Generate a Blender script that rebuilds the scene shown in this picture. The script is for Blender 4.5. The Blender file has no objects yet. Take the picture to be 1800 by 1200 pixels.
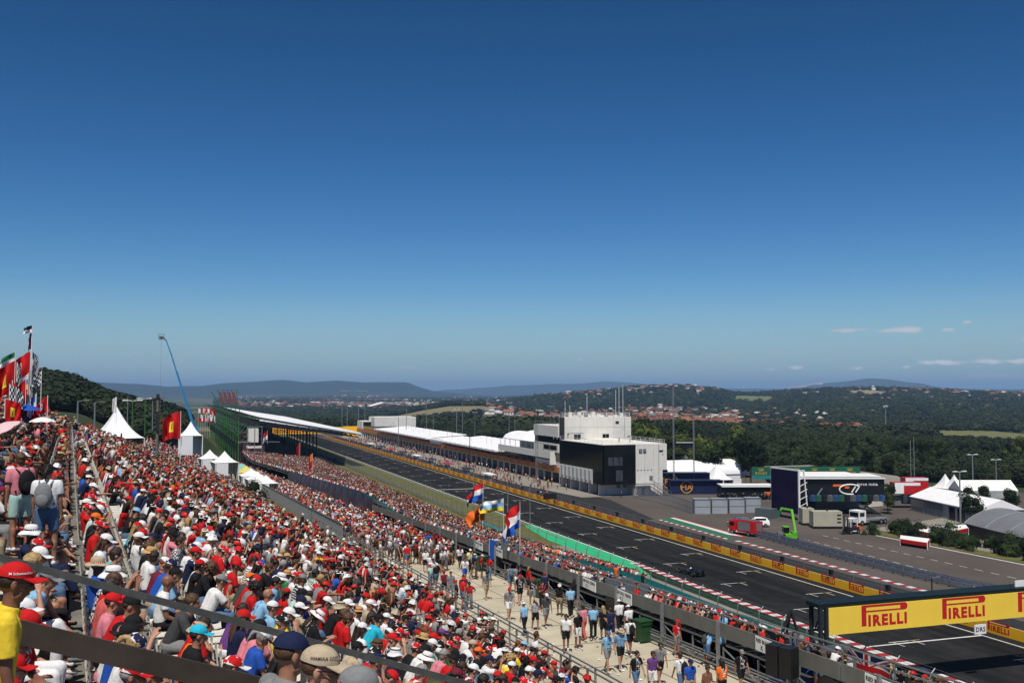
import bpy, math, random
import numpy as np
from mathutils import Vector, Matrix, Euler
random.seed(7); rng = np.random.default_rng(7)
R = math.radians
SC = bpy.context.scene
COL = SC.collection
# ---------------- camera ----------------
F_PX = 1750.0
YAW = R(19.03); PITCH = R(2.88); CAMZ = 25.0
cam_d = bpy.data.cameras.new("camera"); cam = bpy.data.objects.new("camera", cam_d); COL.objects.link(cam)
cam.location = (0, 0, CAMZ); cam.rotation_euler = (R(90) + PITCH, 0, -YAW)
cam_d.sensor_width = 36.0; cam_d.lens = 35.0; cam_d.clip_start = 0.1; cam_d.clip_end = 80000
SC.camera = cam
# ---------------- sky, sun, exposure ----------------
SUNV = Vector((-0.22, -0.50, 1.0)).normalized()
SUN_EL = math.asin(SUNV.z); SUN_AZ = math.atan2(SUNV.x, SUNV.y)
W = bpy.data.worlds.new("World"); SC.world = W; W.use_nodes = True
nt = W.node_tree; nt.nodes.clear()
sky = nt.nodes.new("ShaderNodeTexSky"); sky.sky_type = 'NISHITA'; sky.sun_disc = False
sky.sun_elevation = SUN_EL; sky.sun_rotation = SUN_AZ
sky.altitude = 200; sky.air_density = 1.0; sky.dust_density = 0.12; sky.ozone_density = 4.0
bg = nt.nodes.new("ShaderNodeBackground"); bg.inputs[1].default_value = 0.060
out = nt.nodes.new("ShaderNodeOutputWorld")
hsv = nt.nodes.new('ShaderNodeHueSaturation'); hsv.inputs['Saturation'].default_value = 1.28; hsv.inputs['Value'].default_value = 0.95
nt.links.new(sky.outputs[0], hsv.inputs['Color']); sc_ = nt.nodes.new('ShaderNodeSeparateColor'); cb_ = nt.nodes.new('ShaderNodeCombineColor'); nt.links.new(hsv.outputs[0], sc_.inputs[0])
for i_, g_ in enumerate((1.45, 1.45, 1.8)):
    pw_ = nt.nodes.new('ShaderNodeMath'); pw_.operation = 'POWER'; pw_.inputs[1].default_value = g_; nt.links.new(sc_.outputs[i_], pw_.inputs[0]); nt.links.new(pw_.outputs[0], cb_.inputs[i_])
skm = nt.nodes.new('ShaderNodeMix'); skm.data_type = 'RGBA'; skm.blend_type = 'MULTIPLY'; skm.inputs['Factor'].default_value = 1.0; skm.inputs['B'].default_value = (.520, .535, .284, 1)
nt.links.new(cb_.outputs[0], skm.inputs['A']); 
# sky above the view made paler and less saturated, so shadows turn less blue
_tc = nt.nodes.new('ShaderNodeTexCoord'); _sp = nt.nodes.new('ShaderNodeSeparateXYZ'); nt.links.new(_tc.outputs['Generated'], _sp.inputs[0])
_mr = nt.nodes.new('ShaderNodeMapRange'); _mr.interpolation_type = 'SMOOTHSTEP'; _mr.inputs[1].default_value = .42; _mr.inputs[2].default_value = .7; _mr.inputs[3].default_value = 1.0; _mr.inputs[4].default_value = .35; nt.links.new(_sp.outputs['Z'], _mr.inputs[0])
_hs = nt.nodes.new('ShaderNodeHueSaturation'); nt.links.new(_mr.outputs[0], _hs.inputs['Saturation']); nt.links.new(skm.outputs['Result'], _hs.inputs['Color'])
_m2 = nt.nodes.new('ShaderNodeMapRange'); _m2.interpolation_type = 'SMOOTHSTEP'; _m2.inputs[1].default_value = -.02; _m2.inputs[2].default_value = .11; _m2.inputs[3].default_value = .9; _m2.inputs[4].default_value = 0.0; nt.links.new(_sp.outputs['Z'], _m2.inputs[0])
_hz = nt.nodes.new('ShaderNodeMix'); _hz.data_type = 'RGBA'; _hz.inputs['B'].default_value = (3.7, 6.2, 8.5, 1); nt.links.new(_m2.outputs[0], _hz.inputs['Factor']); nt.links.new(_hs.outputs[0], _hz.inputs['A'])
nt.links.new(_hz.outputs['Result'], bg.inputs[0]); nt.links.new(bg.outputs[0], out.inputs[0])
sun_d = bpy.data.lights.new("sun", 'SUN'); sun = bpy.data.objects.new("sun", sun_d); COL.objects.link(sun)
sun_d.energy = 4.2; sun_d.angle = R(0.5); sun_d.color = (1.0, 0.95, 0.87)
sun.rotation_euler = SUNV.to_track_quat('Z', 'Y').to_euler()
sun.location = (0, 0, 300)
SC.view_settings.view_transform = 'Standard'; SC.view_settings.look = 'None'
SC.view_settings.exposure = 0.15; SC.view_settings.gamma = 1.0; SC.view_settings.use_curve_mapping = False
SC.cycles.max_bounces = 5; SC.cycles.diffuse_bounces = 2; SC.cycles.glossy_bounces = 2
SC.cycles.transparent_max_bounces = 12; SC.cycles.volume_bounces = 0; SC.cycles.transmission_bounces = 2

def ray(px, py):
    a = (px - 900) / F_PX; b = (600 - py) / F_PX
    fy = math.cos(PITCH) - b * math.sin(PITCH); fz = math.sin(PITCH) + b * math.cos(PITCH)
    return Vector((a * math.cos(YAW) + fy * math.sin(YAW), -a * math.sin(YAW) + fy * math.cos(YAW), fz))
def G(px, py, z=0.0):
    r = ray(px, py); t = (z - CAMZ) / r.z; return Vector((r.x * t, r.y * t, z))
def D(px, py, depth):
    r = ray(px, py); return Vector((0, 0, CAMZ)) + r * depth
def conc_z(y): return 14.9 - 0.0415 * y
def stand_z(x, y): return 21.6 - 0.42 * x - 0.043 * y

# ---------------- object helpers ----------------
def tag(o, label=None, cat=None, group=None, kind=None):
    if label: o['label'] = label
    if cat: o['category'] = cat
    if group: o['group'] = group
    if kind: o['kind'] = kind
    return o
def empty(name, loc=(0, 0, 0), rz=0.0, label=None, cat=None, group=None, kind=None):
    o = bpy.data.objects.new(name, None); COL.objects.link(o); o.location = loc; o.rotation_euler = (0, 0, rz)
    o.empty_display_size = 0.3
    return tag(o, label, cat, group, kind)
def copy_tree(o, parent=None):
    c = o.copy(); COL.objects.link(c); c.parent = parent
    for ch in o.children: copy_tree(ch, c)
    return c
def link(name, me, mats, parent=None, loc=None, rot=None):
    o = bpy.data.objects.new(name, me); COL.objects.link(o)
    if parent is not None: o.parent = parent
    if loc is not None: o.location = loc
    if rot is not None: o.rotation_euler = rot
    if mats is not None and len(me.materials) == 0:
        for m in (mats if isinstance(mats, (list, tuple)) else [mats]): me.materials.append(m)
    return o

class MB:
    """collects shapes into one mesh"""
    def __init__(s): s.v = []; s.f = []; s.m = []; s.mi = 0; s.sm = []; s.smooth = False
    def mat(s, i): s.mi = i; return s
    def add(s, vs, fs, smooth=None):
        b = len(s.v); s.v.extend([tuple(p) for p in vs])
        sm = s.smooth if smooth is None else smooth
        for f in fs: s.f.append([b + i for i in f]); s.m.append(s.mi); s.sm.append(sm)
        return s
    def box(s, c, d, rz=0.0, M=None):
        hx, hy, hz = d[0] / 2, d[1] / 2, d[2] / 2
        p = [(-hx, -hy, -hz), (hx, -hy, -hz), (hx, hy, -hz), (-hx, hy, -hz), (-hx, -hy, hz), (hx, -hy, hz), (hx, hy, hz), (-hx, hy, hz)]
        if M is not None: p = [M @ Vector(q) + Vector(c) for q in p]
        else:
            ca, sa = math.cos(rz), math.sin(rz)
            p = [(c[0] + q[0] * ca - q[1] * sa, c[1] + q[0] * sa + q[1] * ca, c[2] + q[2]) for q in p]
        return s.add(p, [(0, 3, 2, 1), (4, 5, 6, 7), (0, 1, 5, 4), (1, 2, 6, 5), (2, 3, 7, 6), (3, 0, 4, 7)], False)
    def box2(s, a, b):
        c = [(a[i] + b[i]) / 2 for i in range(3)]; d = [abs(b[i] - a[i]) for i in range(3)]
        return s.box(c, d)
    def bar(s, p0, p1, w, h=None, up=(0, 0, 1)):
        """rectangular bar between two points: w across, h along up"""
        h = w if h is None else h
        p0 = Vector(p0); p1 = Vector(p1); d = p1 - p0
        L = d.length
        if L < 1e-6: return s
        d.normalize(); u = Vector(up)
        if abs(d.dot(u)) > 0.98: u = Vector((0, 1, 0)) if abs(d.y) < 0.9 else Vector((1, 0, 0))
        x = d.cross(u).normalized(); z = x.cross(d).normalized()
        M = Matrix((x, d, z)).transposed()
        return s.box((p0 + p1) / 2, (w, L, h), M=M)
    def tube(s, p0, p1, r0, r1=None, n=8, caps=True):
        r1 = r0 if r1 is None else r1
        p0 = Vector(p0); p1 = Vector(p1); d = (p1 - p0)
        if d.length < 1e-6: return s
        q = d.to_track_quat('Z', 'Y').to_matrix()
        vs = []
        for (p, r) in ((p0, r0), (p1, r1)):
            for i in range(n):
                a = 2 * math.pi * i / n; vs.append(p + q @ Vector((math.cos(a) * r, math.sin(a) * r, 0)))
        fs = [(i, (i + 1) % n, n + (i + 1) % n, n + i) for i in range(n)]
        s.add(vs, fs, True)
        if caps: s.add(vs, [tuple(range(n - 1, -1, -1)), tuple(range(n, 2 * n))], False)
        return s
    def path(s, pts, r, n=6):
        for a, b in zip(pts[:-1], pts[1:]): s.tube(a, b, r, r, n)
        return s
    def ell(s, c, rad, nu=12, nv=8, M=None):
        rx, ry, rz = rad if isinstance(rad, (tuple, list)) else (rad,) * 3
        vs = [Vector((0, 0, -rz))]
        for j in range(1, nv):
            t = math.pi * j / nv - math.pi / 2
            for i in range(nu):
                a = 2 * math.pi * i / nu
                vs.append(Vector((rx * math.cos(t) * math.cos(a), ry * math.cos(t) * math.sin(a), rz * math.sin(t))))
        vs.append(Vector((0, 0, rz)))
        if M is not None: vs = [M @ v for v in vs]
        vs = [v + Vector(c) for v in vs]
        fs = [(0, 1 + (i + 1) % nu, 1 + i) for i in range(nu)]
        for j in range(nv - 2):
            for i in range(nu):
                a = 1 + j * nu + i; b = 1 + j * nu + (i + 1) % nu; fs.append((a, b, b + nu, a + nu))
        t = len(vs) - 1; o = 1 + (nv - 2) * nu
        fs += [(o + i, o + (i + 1) % nu, t) for i in range(nu)]
        return s.add(vs, fs, True)
    def cap(s, p0, p1, r0, r1=None, n=10):
        """tapered capsule"""
        r1 = r0 if r1 is None else r1
        s.tube(p0, p1, r0, r1, n); s.ell(p0, r0, n, 6); s.ell(p1, r1, n, 6); return s
    def prism(s, poly, z0, z1):
        n = len(poly); vs = [(p[0], p[1], z0) for p in poly] + [(p[0], p[1], z1) for p in poly]
        fs = [(i, (i + 1) % n, n + (i + 1) % n, n + i) for i in range(n)] + [tuple(range(n - 1, -1, -1)), tuple(range(n, 2 * n))]
        return s.add(vs, fs, False)
    def quad(s, a, b, c, d): return s.add([a, b, c, d], [(0, 1, 2, 3)], False)
    def slab(s, pts, t):
        """polygon (any plane) thickened downwards by t"""
        n = len(pts); vs = [tuple(p) for p in pts] + [(p[0], p[1], p[2] - t) for p in pts]
        return s.add(vs, [tuple(range(n)), tuple(range(2 * n - 1, n - 1, -1))] + [((i + 1) % n, i, n + i, n + (i + 1) % n) for i in range(n)], False)
    def grid(s, fn, nu, nv, smooth=True):
        vs = [fn(i / nu, j / nv) for j in range(nv + 1) for i in range(nu + 1)]
        fs = [(j * (nu + 1) + i, j * (nu + 1) + i + 1, (j + 1) * (nu + 1) + i + 1, (j + 1) * (nu + 1) + i) for j in range(nv) for i in range(nu)]
        return s.add(vs, fs, smooth)
    def merge(s, me, M, mi=None):
        s_mi = s.mi
        vs = [M @ v.co for v in me.vertices]
        if mi is not None: s.mi = mi
        s.add(vs, [tuple(p.vertices) for p in me.polygons], False); s.mi = s_mi
        return s
    def mesh(s, name="mesh"):
        me = bpy.data.meshes.new(name); me.from_pydata(s.v, [], s.f)
        me.polygons.foreach_set('material_index', s.m); me.polygons.foreach_set('use_smooth', s.sm)
        me.update(); return me
    def build(s, name, mats, parent=None, loc=None, rot=None, **kw):
        o = link(name, s.mesh(name), mats, parent, loc, rot)
        if kw: tag(o, kw.get('label'), kw.get('cat'), kw.get('group'), kw.get('kind'))
        return o

# ---------------- materials ----------------
_m = {}
def mat(name, col, rough=0.7, var=0.12, scale=6.0, bump=0.0, metal=0.0, spec=0.4, emit=None, col2=None, coord='Object', detail=4.0, alpha=None, trans=0.0):
    if name in _m: return _m[name]
    m = bpy.data.materials.new(name); m.use_nodes = True; nt = m.node_tree; N = nt.nodes; L = nt.links
    p = N['Principled BSDF']; p.inputs['Roughness'].default_value = rough; p.inputs['Metallic'].default_value = metal
    p.inputs['Specular IOR Level'].default_value = spec
    tc = N.new('ShaderNodeTexCoord'); nz = N.new('ShaderNodeTexNoise'); nz.inputs['Scale'].default_value = scale; nz.inputs['Detail'].default_value = detail
    L.new(tc.outputs[coord], nz.inputs['Vector'])
    mx = N.new('ShaderNodeMix'); mx.data_type = 'RGBA'
    rp = N.new('ShaderNodeMapRange'); rp.inputs[1].default_value = 0.3; rp.inputs[2].default_value = 0.7
    L.new(nz.outputs['Fac'], rp.inputs[0]); L.new(rp.outputs[0], mx.inputs['Factor'])
    c1 = [max(0, c * (1 - var)) for c in col]; c2 = [min(1, c * (1 + var)) for c in col] if col2 is None else col2
    if col2 is not None: c1 = col
    mx.inputs['A'].default_value = (*c1, 1); mx.inputs['B'].default_value = (*c2, 1)
    L.new(mx.outputs['Result'], p.inputs['Base Color'])
    if bump > 0:
        b = N.new('ShaderNodeBump'); b.inputs['Strength'].default_value = bump; b.inputs['Distance'].default_value = 0.02
        L.new(nz.outputs['Fac'], b.inputs['Height']); L.new(b.outputs[0], p.inputs['Normal'])
    if emit:
        p.inputs['Emission Color'].default_value = (*emit[:3], 1); p.inputs['Emission Strength'].default_value = emit[3]
    if alpha is not None: p.inputs['Alpha'].default_value = alpha
    if trans: p.inputs['Transmission Weight'].default_value = trans
    _m[name] = m; return m
def nodes(m): return m.node_tree.nodes, m.node_tree.links, m.node_tree.nodes['Principled BSDF']

M_WHITE = mat('white_paint', (0.80, 0.80, 0.78), 0.55, 0.05, 1.2)
M_TENT = mat('white_tent_fabric', (0.80, 0.80, 0.81), 0.6, 0.05, 0.8, bump=0.2)
M_STEEL = mat('galvanised_steel', (0.30, 0.31, 0.32), 0.45, 0.15, 8, metal=0.6)
M_GREYP = mat('grey_painted_steel', (0.17, 0.19, 0.20), 0.5, 0.12, 5)
M_DARK = mat('dark_steel', (0.02, 0.022, 0.025), 0.5, 0.2, 4)
M_BLACK = mat('black_plastic', (0.012, 0.012, 0.013), 0.45, 0.2, 4)
M_YEL = mat('yellow_board', (0.93, 0.50, 0.012), 0.5, 0.05, 0.7)
M_YEL2 = mat('yellow_panel', (0.80, 0.50, 0.025), 0.55, 0.06, 0.7)
M_RED = mat('logo_red', (0.52, 0.012, 0.018), 0.5, 0.06, 2)
M_REDP = mat('red_paint', (0.48, 0.012, 0.012), 0.4, 0.1, 2)
M_GRASS = mat('dry_grass', (0.075, 0.095, 0.022), 0.95, 0, 0.45, bump=0.5, col2=(0.16, 0.135, 0.05), detail=8)
M_CONC = mat('pale_concrete', (0.47, 0.425, 0.32), 0.9, 0.14, 0.5, bump=0.2, detail=9)
M_CONC2 = mat('grey_concrete', (0.22, 0.21, 0.19), 0.9, 0.2, 0.6, bump=0.2, detail=8)
M_GLASS = mat('dark_glass', (0.006, 0.007, 0.009), 0.12, 0.3, 0.5, spec=0.35)
M_GREENST = mat('green_steel', (0.035, 0.13, 0.03), 0.5, 0.2, 2)
M_NAVY = mat('navy_panel', (0.012, 0.018, 0.06), 0.4, 0.15, 2)
M_ORANGE = mat('orange_plastic', (0.75, 0.14, 0.02), 0.5, 0.1, 2)
M_TEAL = mat('teal_plastic', (0.02, 0.20, 0.20), 0.4, 0.25, 3)
M_WOOD = mat('weathered_wood', (0.030, 0.022, 0.017), 0.8, 0, 3, bump=0.6, col2=(0.06, 0.045, 0.035), detail=10)

_txt = {}
def text_mesh(s, size=1.0, depth=0.02, bold=0.0, sx=1.0, align='LEFT', sp=1.08):
    k = (s, size, depth, bold, sx, align, sp)
    if k in _txt: return _txt[k]
    c = bpy.data.curves.new('lettering', 'FONT'); c.body = s; c.size = size; c.extrude = depth; c.offset = bold; c.align_x = align; c.space_character = sp
    c.resolution_u = 2
    o = bpy.data.objects.new('lettering', c); COL.objects.link(o)
    dg = bpy.context.evaluated_depsgraph_get(); me = bpy.data.meshes.new_from_object(o.evaluated_get(dg))
    bpy.data.objects.remove(o)
    for v in me.vertices: v.co.x *= sx
    _txt[k] = me; return me
def frame_mat(origin, xdir, ydir):
    x = Vector(xdir).normalized(); y = Vector(ydir).normalized(); z = x.cross(y)
    M = Matrix((x, y, z)).transposed().to_4x4(); M.translation = Vector(origin); return M
def tyre_logo(mb, M, w, mi):
    """word mark with the long-barred first letter, w wide, drawn in the local XY plane"""
    h = w * 0.34; S = lambda pts, z=0.006: mb.add([M @ Vector((p[0] * w, p[1] * w, q)) for q in (0.0, z) for p in pts],
        [tuple(range(len(pts), 2 * len(pts)))] + [(i, (i + 1) % len(pts), len(pts) + (i + 1) % len(pts), len(pts) + i) for i in range(len(pts))], False)
    mb.mat(mi)
    S([(0, 0), (.10, 0), (.10, .362), (0, .362)])
    S([(.10, .322), (.83, .322), (.83, .362), (.10, .362)])
    S([(.83, .236)] + [(.925 + .063 * math.cos(a), .299 + .063 * math.sin(a)) for a in [-1.57 + .314 * k for k in range(11)]] + [(.83, .362)])
    S([(.10, .236), (.83, .236), (.83, .262), (.10, .262)])
    t = text_mesh('IRELLI', 0.255, 0.003, 0.013, 1.0, 'LEFT', 1.22)
    xs = [v.co.x for v in t.vertices]; k = 0.83 / (max(xs) - min(xs)); x0 = min(xs)
    MM = M @ Matrix.Translation((0.14 * w, 0.0, 0.003)) @ Matrix.Diagonal((k * w, w * 1.0, 1, 1)) @ Matrix.Translation((-x0, 0, 0))
    mb.merge(t, MM, mi)
# ================= terrain =================
def sstep(a, b, x):
    t = np.clip((x - a) / (b - a), 0, 1); return t * t * (3 - 2 * t)
def azr(px): return YAW + math.atan((px - 900) / F_PX)      # compass angle (from +Y, clockwise) of a photo column
def prof(az, pts):
    """elevation (m above camera per m of distance) interpolated over photo columns"""
    xs = [azr(p[0]) for p in pts]; ys = [(688 - p[1]) / F_PX for p in pts]
    return np.interp(az, xs, ys)
def terrain_z(x, y):
    x = np.asarray(x, float); y = np.asarray(y, float)
    r = np.hypot(x, y) + 1e-6; az = np.arctan2(x, y)
    # hillside under the upper stand and the walkway
    cz = np.maximum(14.9 - 0.0415 * y, 0.0)
    yy = np.clip(y, -200, 330)
    left = 20.4 - 0.42 * np.clip(x, -22, 14) - 0.043 * yy
    left = np.where(y > 330, left * (1 - sstep(330, 520, y)), left)
    a = sstep(14, 18, x); z1 = left * (1 - a) + (cz - 0.5) * a
    b = np.clip((x - 22) / 30, 0, 1); low = (cz - 1.2) * (1 - b) + (-0.35) * b
    z = np.where(x < 22, z1, np.minimum(low, cz))
    z = np.where(x > 52, -0.35, z)
    z = np.where((y > 600) & (x > 22), -0.35, z)
    # valley beyond the circuit
    d = np.maximum(np.maximum((x - 215), (y - 640)), 0.0)
    z = z - 14 * sstep(0, 500, d) * sstep(-0.2, 0.05, az)
    z = z - 8 * sstep(700, 2200, r) * sstep(-0.3, 0.0, az)
    # wooded hill on the left
    Hl = 25 + 450 * prof(az, [(-400, 600), (-200, 630), (0, 655), (75, 650), (130, 658), (180, 682), (250, 700), (300, 708), (340, 724), (372, 752), (420, 790)]) - 7
    g = np.exp(-((r - 470) / 150.0) ** 2); z = np.where(az < azr(420), np.maximum(z, z * (1 - g) + np.maximum(Hl, z) * g), z)
    def ridge(z, dist, width, pts, base=None):
        h = CAMZ + dist * prof(az, pts); gg = np.exp(-((r - dist) / width) ** 2)
        return np.where(h > z, z * (1 - gg) + h * gg, z)
    # tan field rise
    z = ridge(z, 1500, 330, [(560, 790), (660, 745), (700, 734), (745, 723), (790, 715), (850, 714), (900, 722), (960, 745), (1020, 780)])
    z = ridge(z, 1150, 160, [(720, 790), (780, 745), (830, 733), (880, 728), (930, 735), (1000, 780)])
    # town slope and the wooded hill above it
    z = ridge(z, 2900, 900, [(850, 715), (950, 699), (1000, 695), (1050, 691), (1110, 684), (1160, 681), (1210, 681), (1260, 686), (1290, 693), (1330, 694), (1400, 690), (1450, 686), (1530, 686), (1640, 690), (1750, 693), (1900, 696), (2300, 700)])
    z = ridge(z, 2000, 500, [(800, 745), (900, 738), (1000, 733), (1100, 728), (1200, 724), (1300, 718), (1400, 712), (1500, 708), (1700, 712), (1850, 720), (2300, 720)])
    z = ridge(z, 4600, 900, [(700, 716), (800, 712), (900, 703), (1000, 699), (1100, 700), (1300, 694), (1420, 688), (1530, 684), (1600, 686), (1700, 690), (1760, 694), (2300, 694)])
    # far mountains
    z = ridge(z, 9500, 1500, [(-400, 676), (100, 676), (190, 674), (240, 675), (300, 679), (350, 678), (400, 674), (440, 672), (500, 670), (540, 672), (590, 668), (640, 671), (715, 672), (735, 680), (760, 688), (820, 694), (900, 700), (2300, 700)])
    z = ridge(z, 15000, 1800, [(300, 694), (700, 694), (780, 686), (850, 681), (900, 677), (940, 676), (1000, 674), (1060, 671), (1110, 673), (1180, 678), (1250, 681), (1320, 682), (1380, 684), (1450, 684), (2300, 684)])
    z = ridge(z, 13000, 900, [(1100, 700), (1300, 692), (1380, 683), (1420, 677), (1450, 673), (1490, 671), (1530, 665), (1560, 667), (1590, 671), (1620, 674), (1650, 682), (1700, 684), (1800, 684), (2300, 686)])
    wob = np.sin(x * 0.004 + 1.3) * np.cos(y * 0.0037) * 2.0 + np.sin(x * 0.011) * np.sin(y * 0.009 + 2) * 1.0
    z = z + wob * sstep(300, 900, r) + 3 * wob * sstep(5000, 9000, r)
    return z
_rad = np.concatenate([np.linspace(12, 420, 90), np.geomspace(430, 6000, 90), np.geomspace(6200, 24000, 46)])
_az = np.concatenate([np.linspace(R(-30), R(66), 420), np.linspace(R(66), R(330), 70)[1:-1]])
def build_ground():
    A, RR = np.meshgrid(_az, _rad); X = RR * np.sin(A); Y = RR * np.cos(A); Z = terrain_z(X, Y)
    nr, na = A.shape
    v = np.stack([X, Y, Z], -1).reshape(-1, 3); v = np.vstack([v, [[0, 0, terrain_z(0, 0)]]])
    f = []
    for j in range(nr - 1):
        for i in range(na):
            a = j * na + i; b = j * na + (i + 1) % na; f.append((a, b, b + na, a + na))
    c = nr * na
    for i in range(na): f.append((c, (i + 1) % na, i))
    f = [q[::-1] for q in f]
    me = bpy.data.meshes.new('ground'); me.from_pydata(v.tolist(), [], f); me.polygons.foreach_set('use_smooth', [True] * len(f)); me.update()
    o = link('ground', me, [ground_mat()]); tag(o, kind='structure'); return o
def ground_mat():
    m = mat('ground_cover', (0.03, 0.045, 0.02), 0.95, 0, 0.012, col2=(0.055, 0.065, 0.028), detail=10)
    N, L, p = nodes(m)
    base = p.inputs['Base Color'].links[0].from_socket
    tc = N.new('ShaderNodeTexCoord')
    vor = N.new('ShaderNodeTexVoronoi'); vor.inputs['Scale'].default_value = 0.0032; vor.inputs['Randomness'].default_value = 0.9
    mp = N.new('ShaderNodeMapping'); mp.inputs['Rotation'].default_value = (0, 0, 0.5); mp.inputs['Scale'].default_value = (1, 1.9, 0.0)
    L.new(tc.outputs['Object'], mp.inputs[0]); L.new(mp.outputs[0], vor.inputs['Vector'])
    cr = N.new('ShaderNodeValToRGB'); e = cr.color_ramp.elements; e[0].position = 0.0; e[0].color = (0.16, 0.13, 0.06, 1); e[1].position = 1; e[1].color = (0.05, 0.085, 0.025, 1)
    for pos, c in ((0.25, (0.09, 0.10, 0.035, 1)), (0.5, (0.045, 0.06, 0.02, 1)), (0.7, (0.14, 0.12, 0.06, 1))):
        x = e.new(pos); x.color = c
    cr.color_ramp.interpolation = 'CONSTANT'
    sp = N.new('ShaderNodeSeparateColor'); L.new(vor.outputs['Color'], sp.inputs[0]); L.new(sp.outputs[0], cr.inputs[0])
    nz = N.new('ShaderNodeTexNoise'); nz.inputs['Scale'].default_value = 0.0016; nz.inputs['Detail'].default_value = 5; L.new(tc.outputs['Object'], nz.inputs['Vector'])
    r = N.new('ShaderNodeMapRange'); r.inputs[1].default_value = 0.53; r.inputs[2].default_value = 0.56; L.new(nz.outputs[0], r.inputs[0])
    mx = N.new('ShaderNodeMix'); mx.data_type = 'RGBA'; L.new(r.outputs[0], mx.inputs['Factor']); L.new(base, mx.inputs['A']); L.new(cr.outputs[0], mx.inputs['B'])
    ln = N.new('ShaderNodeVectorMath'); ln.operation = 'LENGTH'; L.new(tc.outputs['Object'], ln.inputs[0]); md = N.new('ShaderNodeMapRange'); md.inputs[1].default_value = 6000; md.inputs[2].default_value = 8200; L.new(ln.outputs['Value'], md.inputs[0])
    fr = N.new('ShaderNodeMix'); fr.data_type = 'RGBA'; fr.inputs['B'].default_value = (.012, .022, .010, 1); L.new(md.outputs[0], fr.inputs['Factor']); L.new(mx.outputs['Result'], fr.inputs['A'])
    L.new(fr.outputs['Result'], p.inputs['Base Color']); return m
ground = build_ground()
def tz(x, y): return float(terrain_z(x, y))
def field(name, pxs, z_at, col, col2):
    """a cultivated field laid on the terrain between bearings and distances"""
    (p0, p1, d0, d1) = pxs; mb = MB()
    def fn(u, v):
        az = azr(p0 + (p1 - p0) * u); d = d0 + (d1 - d0) * v + 60 * math.sin(5 * u); x = d * math.sin(az); y = d * math.cos(az)
        return (x, y, tz(x, y) + z_at)
    mb.grid(fn, 24, 10)
    o = mb.build(name, mat(name + '_soil_%d' % p0, col, 0.95, 0, 0.05, col2=col2, detail=8)); tag(o, kind='structure'); return o
field('field', (690, 892, 1270, 1560), 1.0, (0.15, 0.13, 0.06), (0.21, 0.17, 0.08))
field('field', (775, 905, 1060, 1160), 1.0, (0.10, 0.10, 0.04), (0.17, 0.14, 0.06))
field('field', (1640, 1850, 640, 820), 0.9, (0.06, 0.09, 0.025), (0.085, 0.11, 0.03))
field('field', (1600, 1850, 830, 1010), 0.9, (0.11, 0.12, 0.035), (0.15, 0.14, 0.05))
field('field', (1290, 1355, 2250, 2600), 2, (0.10, 0.12, 0.04), (0.13, 0.14, 0.05))
field('field', (1490, 1560, 2400, 2700), 2, (0.22, 0.18, 0.10), (0.26, 0.2, 0.11))
field('field', (1400, 1445, 2500, 2800), 2, (0.22, 0.18, 0.12), (0.28, 0.2, 0.13))
field('quarry', (1385, 1418, 12650, 12950), 8, (0.36, 0.27, 0.23), (0.45, 0.35, 0.3))
field('quarry', (1420, 1446, 12650, 12950), 8, (0.36, 0.27, 0.23), (0.45, 0.35, 0.3))

# ================= circuit sheets =================
def strip(name, x0, x1, y0, y1, z, m, kind='structure', ny=1):
    mb = MB()
    for k in range(ny):
        a = y0 + (y1 - y0) * k / ny; b = y0 + (y1 - y0) * (k + 1) / ny
        mb.add([(x0, a, z), (x1, a, z), (x1, b, z), (x0, b, z)], [(0, 1, 2, 3)], False)
    return mb.build(name, m, kind=kind)
M_ASPH = mat('track_asphalt', (0.0165, 0.0163, 0.0165), 0.85, 0, 0.5, bump=0.1, col2=(0.030, 0.0295, 0.029), detail=12)
def add_streaks(m, sx, amt, dark):
    N, L, p = nodes(m); src = p.inputs['Base Color'].links[0].from_socket
    tc = N.new('ShaderNodeTexCoord'); mp = N.new('ShaderNodeMapping'); mp.inputs['Scale'].default_value = (sx, 0.02, 1)
    nz = N.new('ShaderNodeTexNoise'); nz.inputs['Scale'].default_value = 1.0; nz.inputs['Detail'].default_value = 5
    L.new(tc.outputs['Object'], mp.inputs[0]); L.new(mp.outputs[0], nz.inputs[0])
    r = N.new('ShaderNodeMapRange'); r.inputs[1].default_value = 0.42; r.inputs[2].default_value = 0.62; r.inputs[4].default_value = amt
    L.new(nz.outputs[0], r.inputs[0]); mx = N.new('ShaderNodeMix'); mx.data_type = 'RGBA'
    L.new(r.outputs[0], mx.inputs['Factor']); L.new(src, mx.inputs['A']); mx.inputs['B'].default_value = (*dark, 1); L.new(mx.outputs['Result'], p.inputs['Base Color'])
add_streaks(M_ASPH, 0.7, 0.75, (0.0085, 0.0085, 0.0085))
M_PIT = mat('pit_lane_asphalt', (0.033, 0.033, 0.034), 0.85, 0.15, 0.3, bump=0.1, detail=10)
M_PAD = mat('paddock_asphalt', (0.078, 0.066, 0.060), 0.95, 0, 0.06, bump=0.1, col2=(0.110, 0.095, 0.086), detail=12)
M_PADC = mat('paddock_concrete', (0.24, 0.22, 0.19), 0.9, 0.12, 0.1, detail=10)
M_LINE = mat('white_road_paint', (0.62, 0.61, 0.58), 0.7, 0.12, 1.5)
M_GREENP = mat('green_runoff_paint', (0.025, 0.40, 0.17), 0.7, 0.07, 0.6)
M_GREEND = mat('dark_green_turf', (0.016, 0.035, 0.022), 0.95, 0.25, 1.0)
M_ROADC = mat('access_road_concrete', (0.24, 0.225, 0.195), 0.9, 0.12, 0.4, detail=9)
add_streaks(M_ROADC, 1.2, 0.5, (0.17, 0.16, 0.145))
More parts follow.
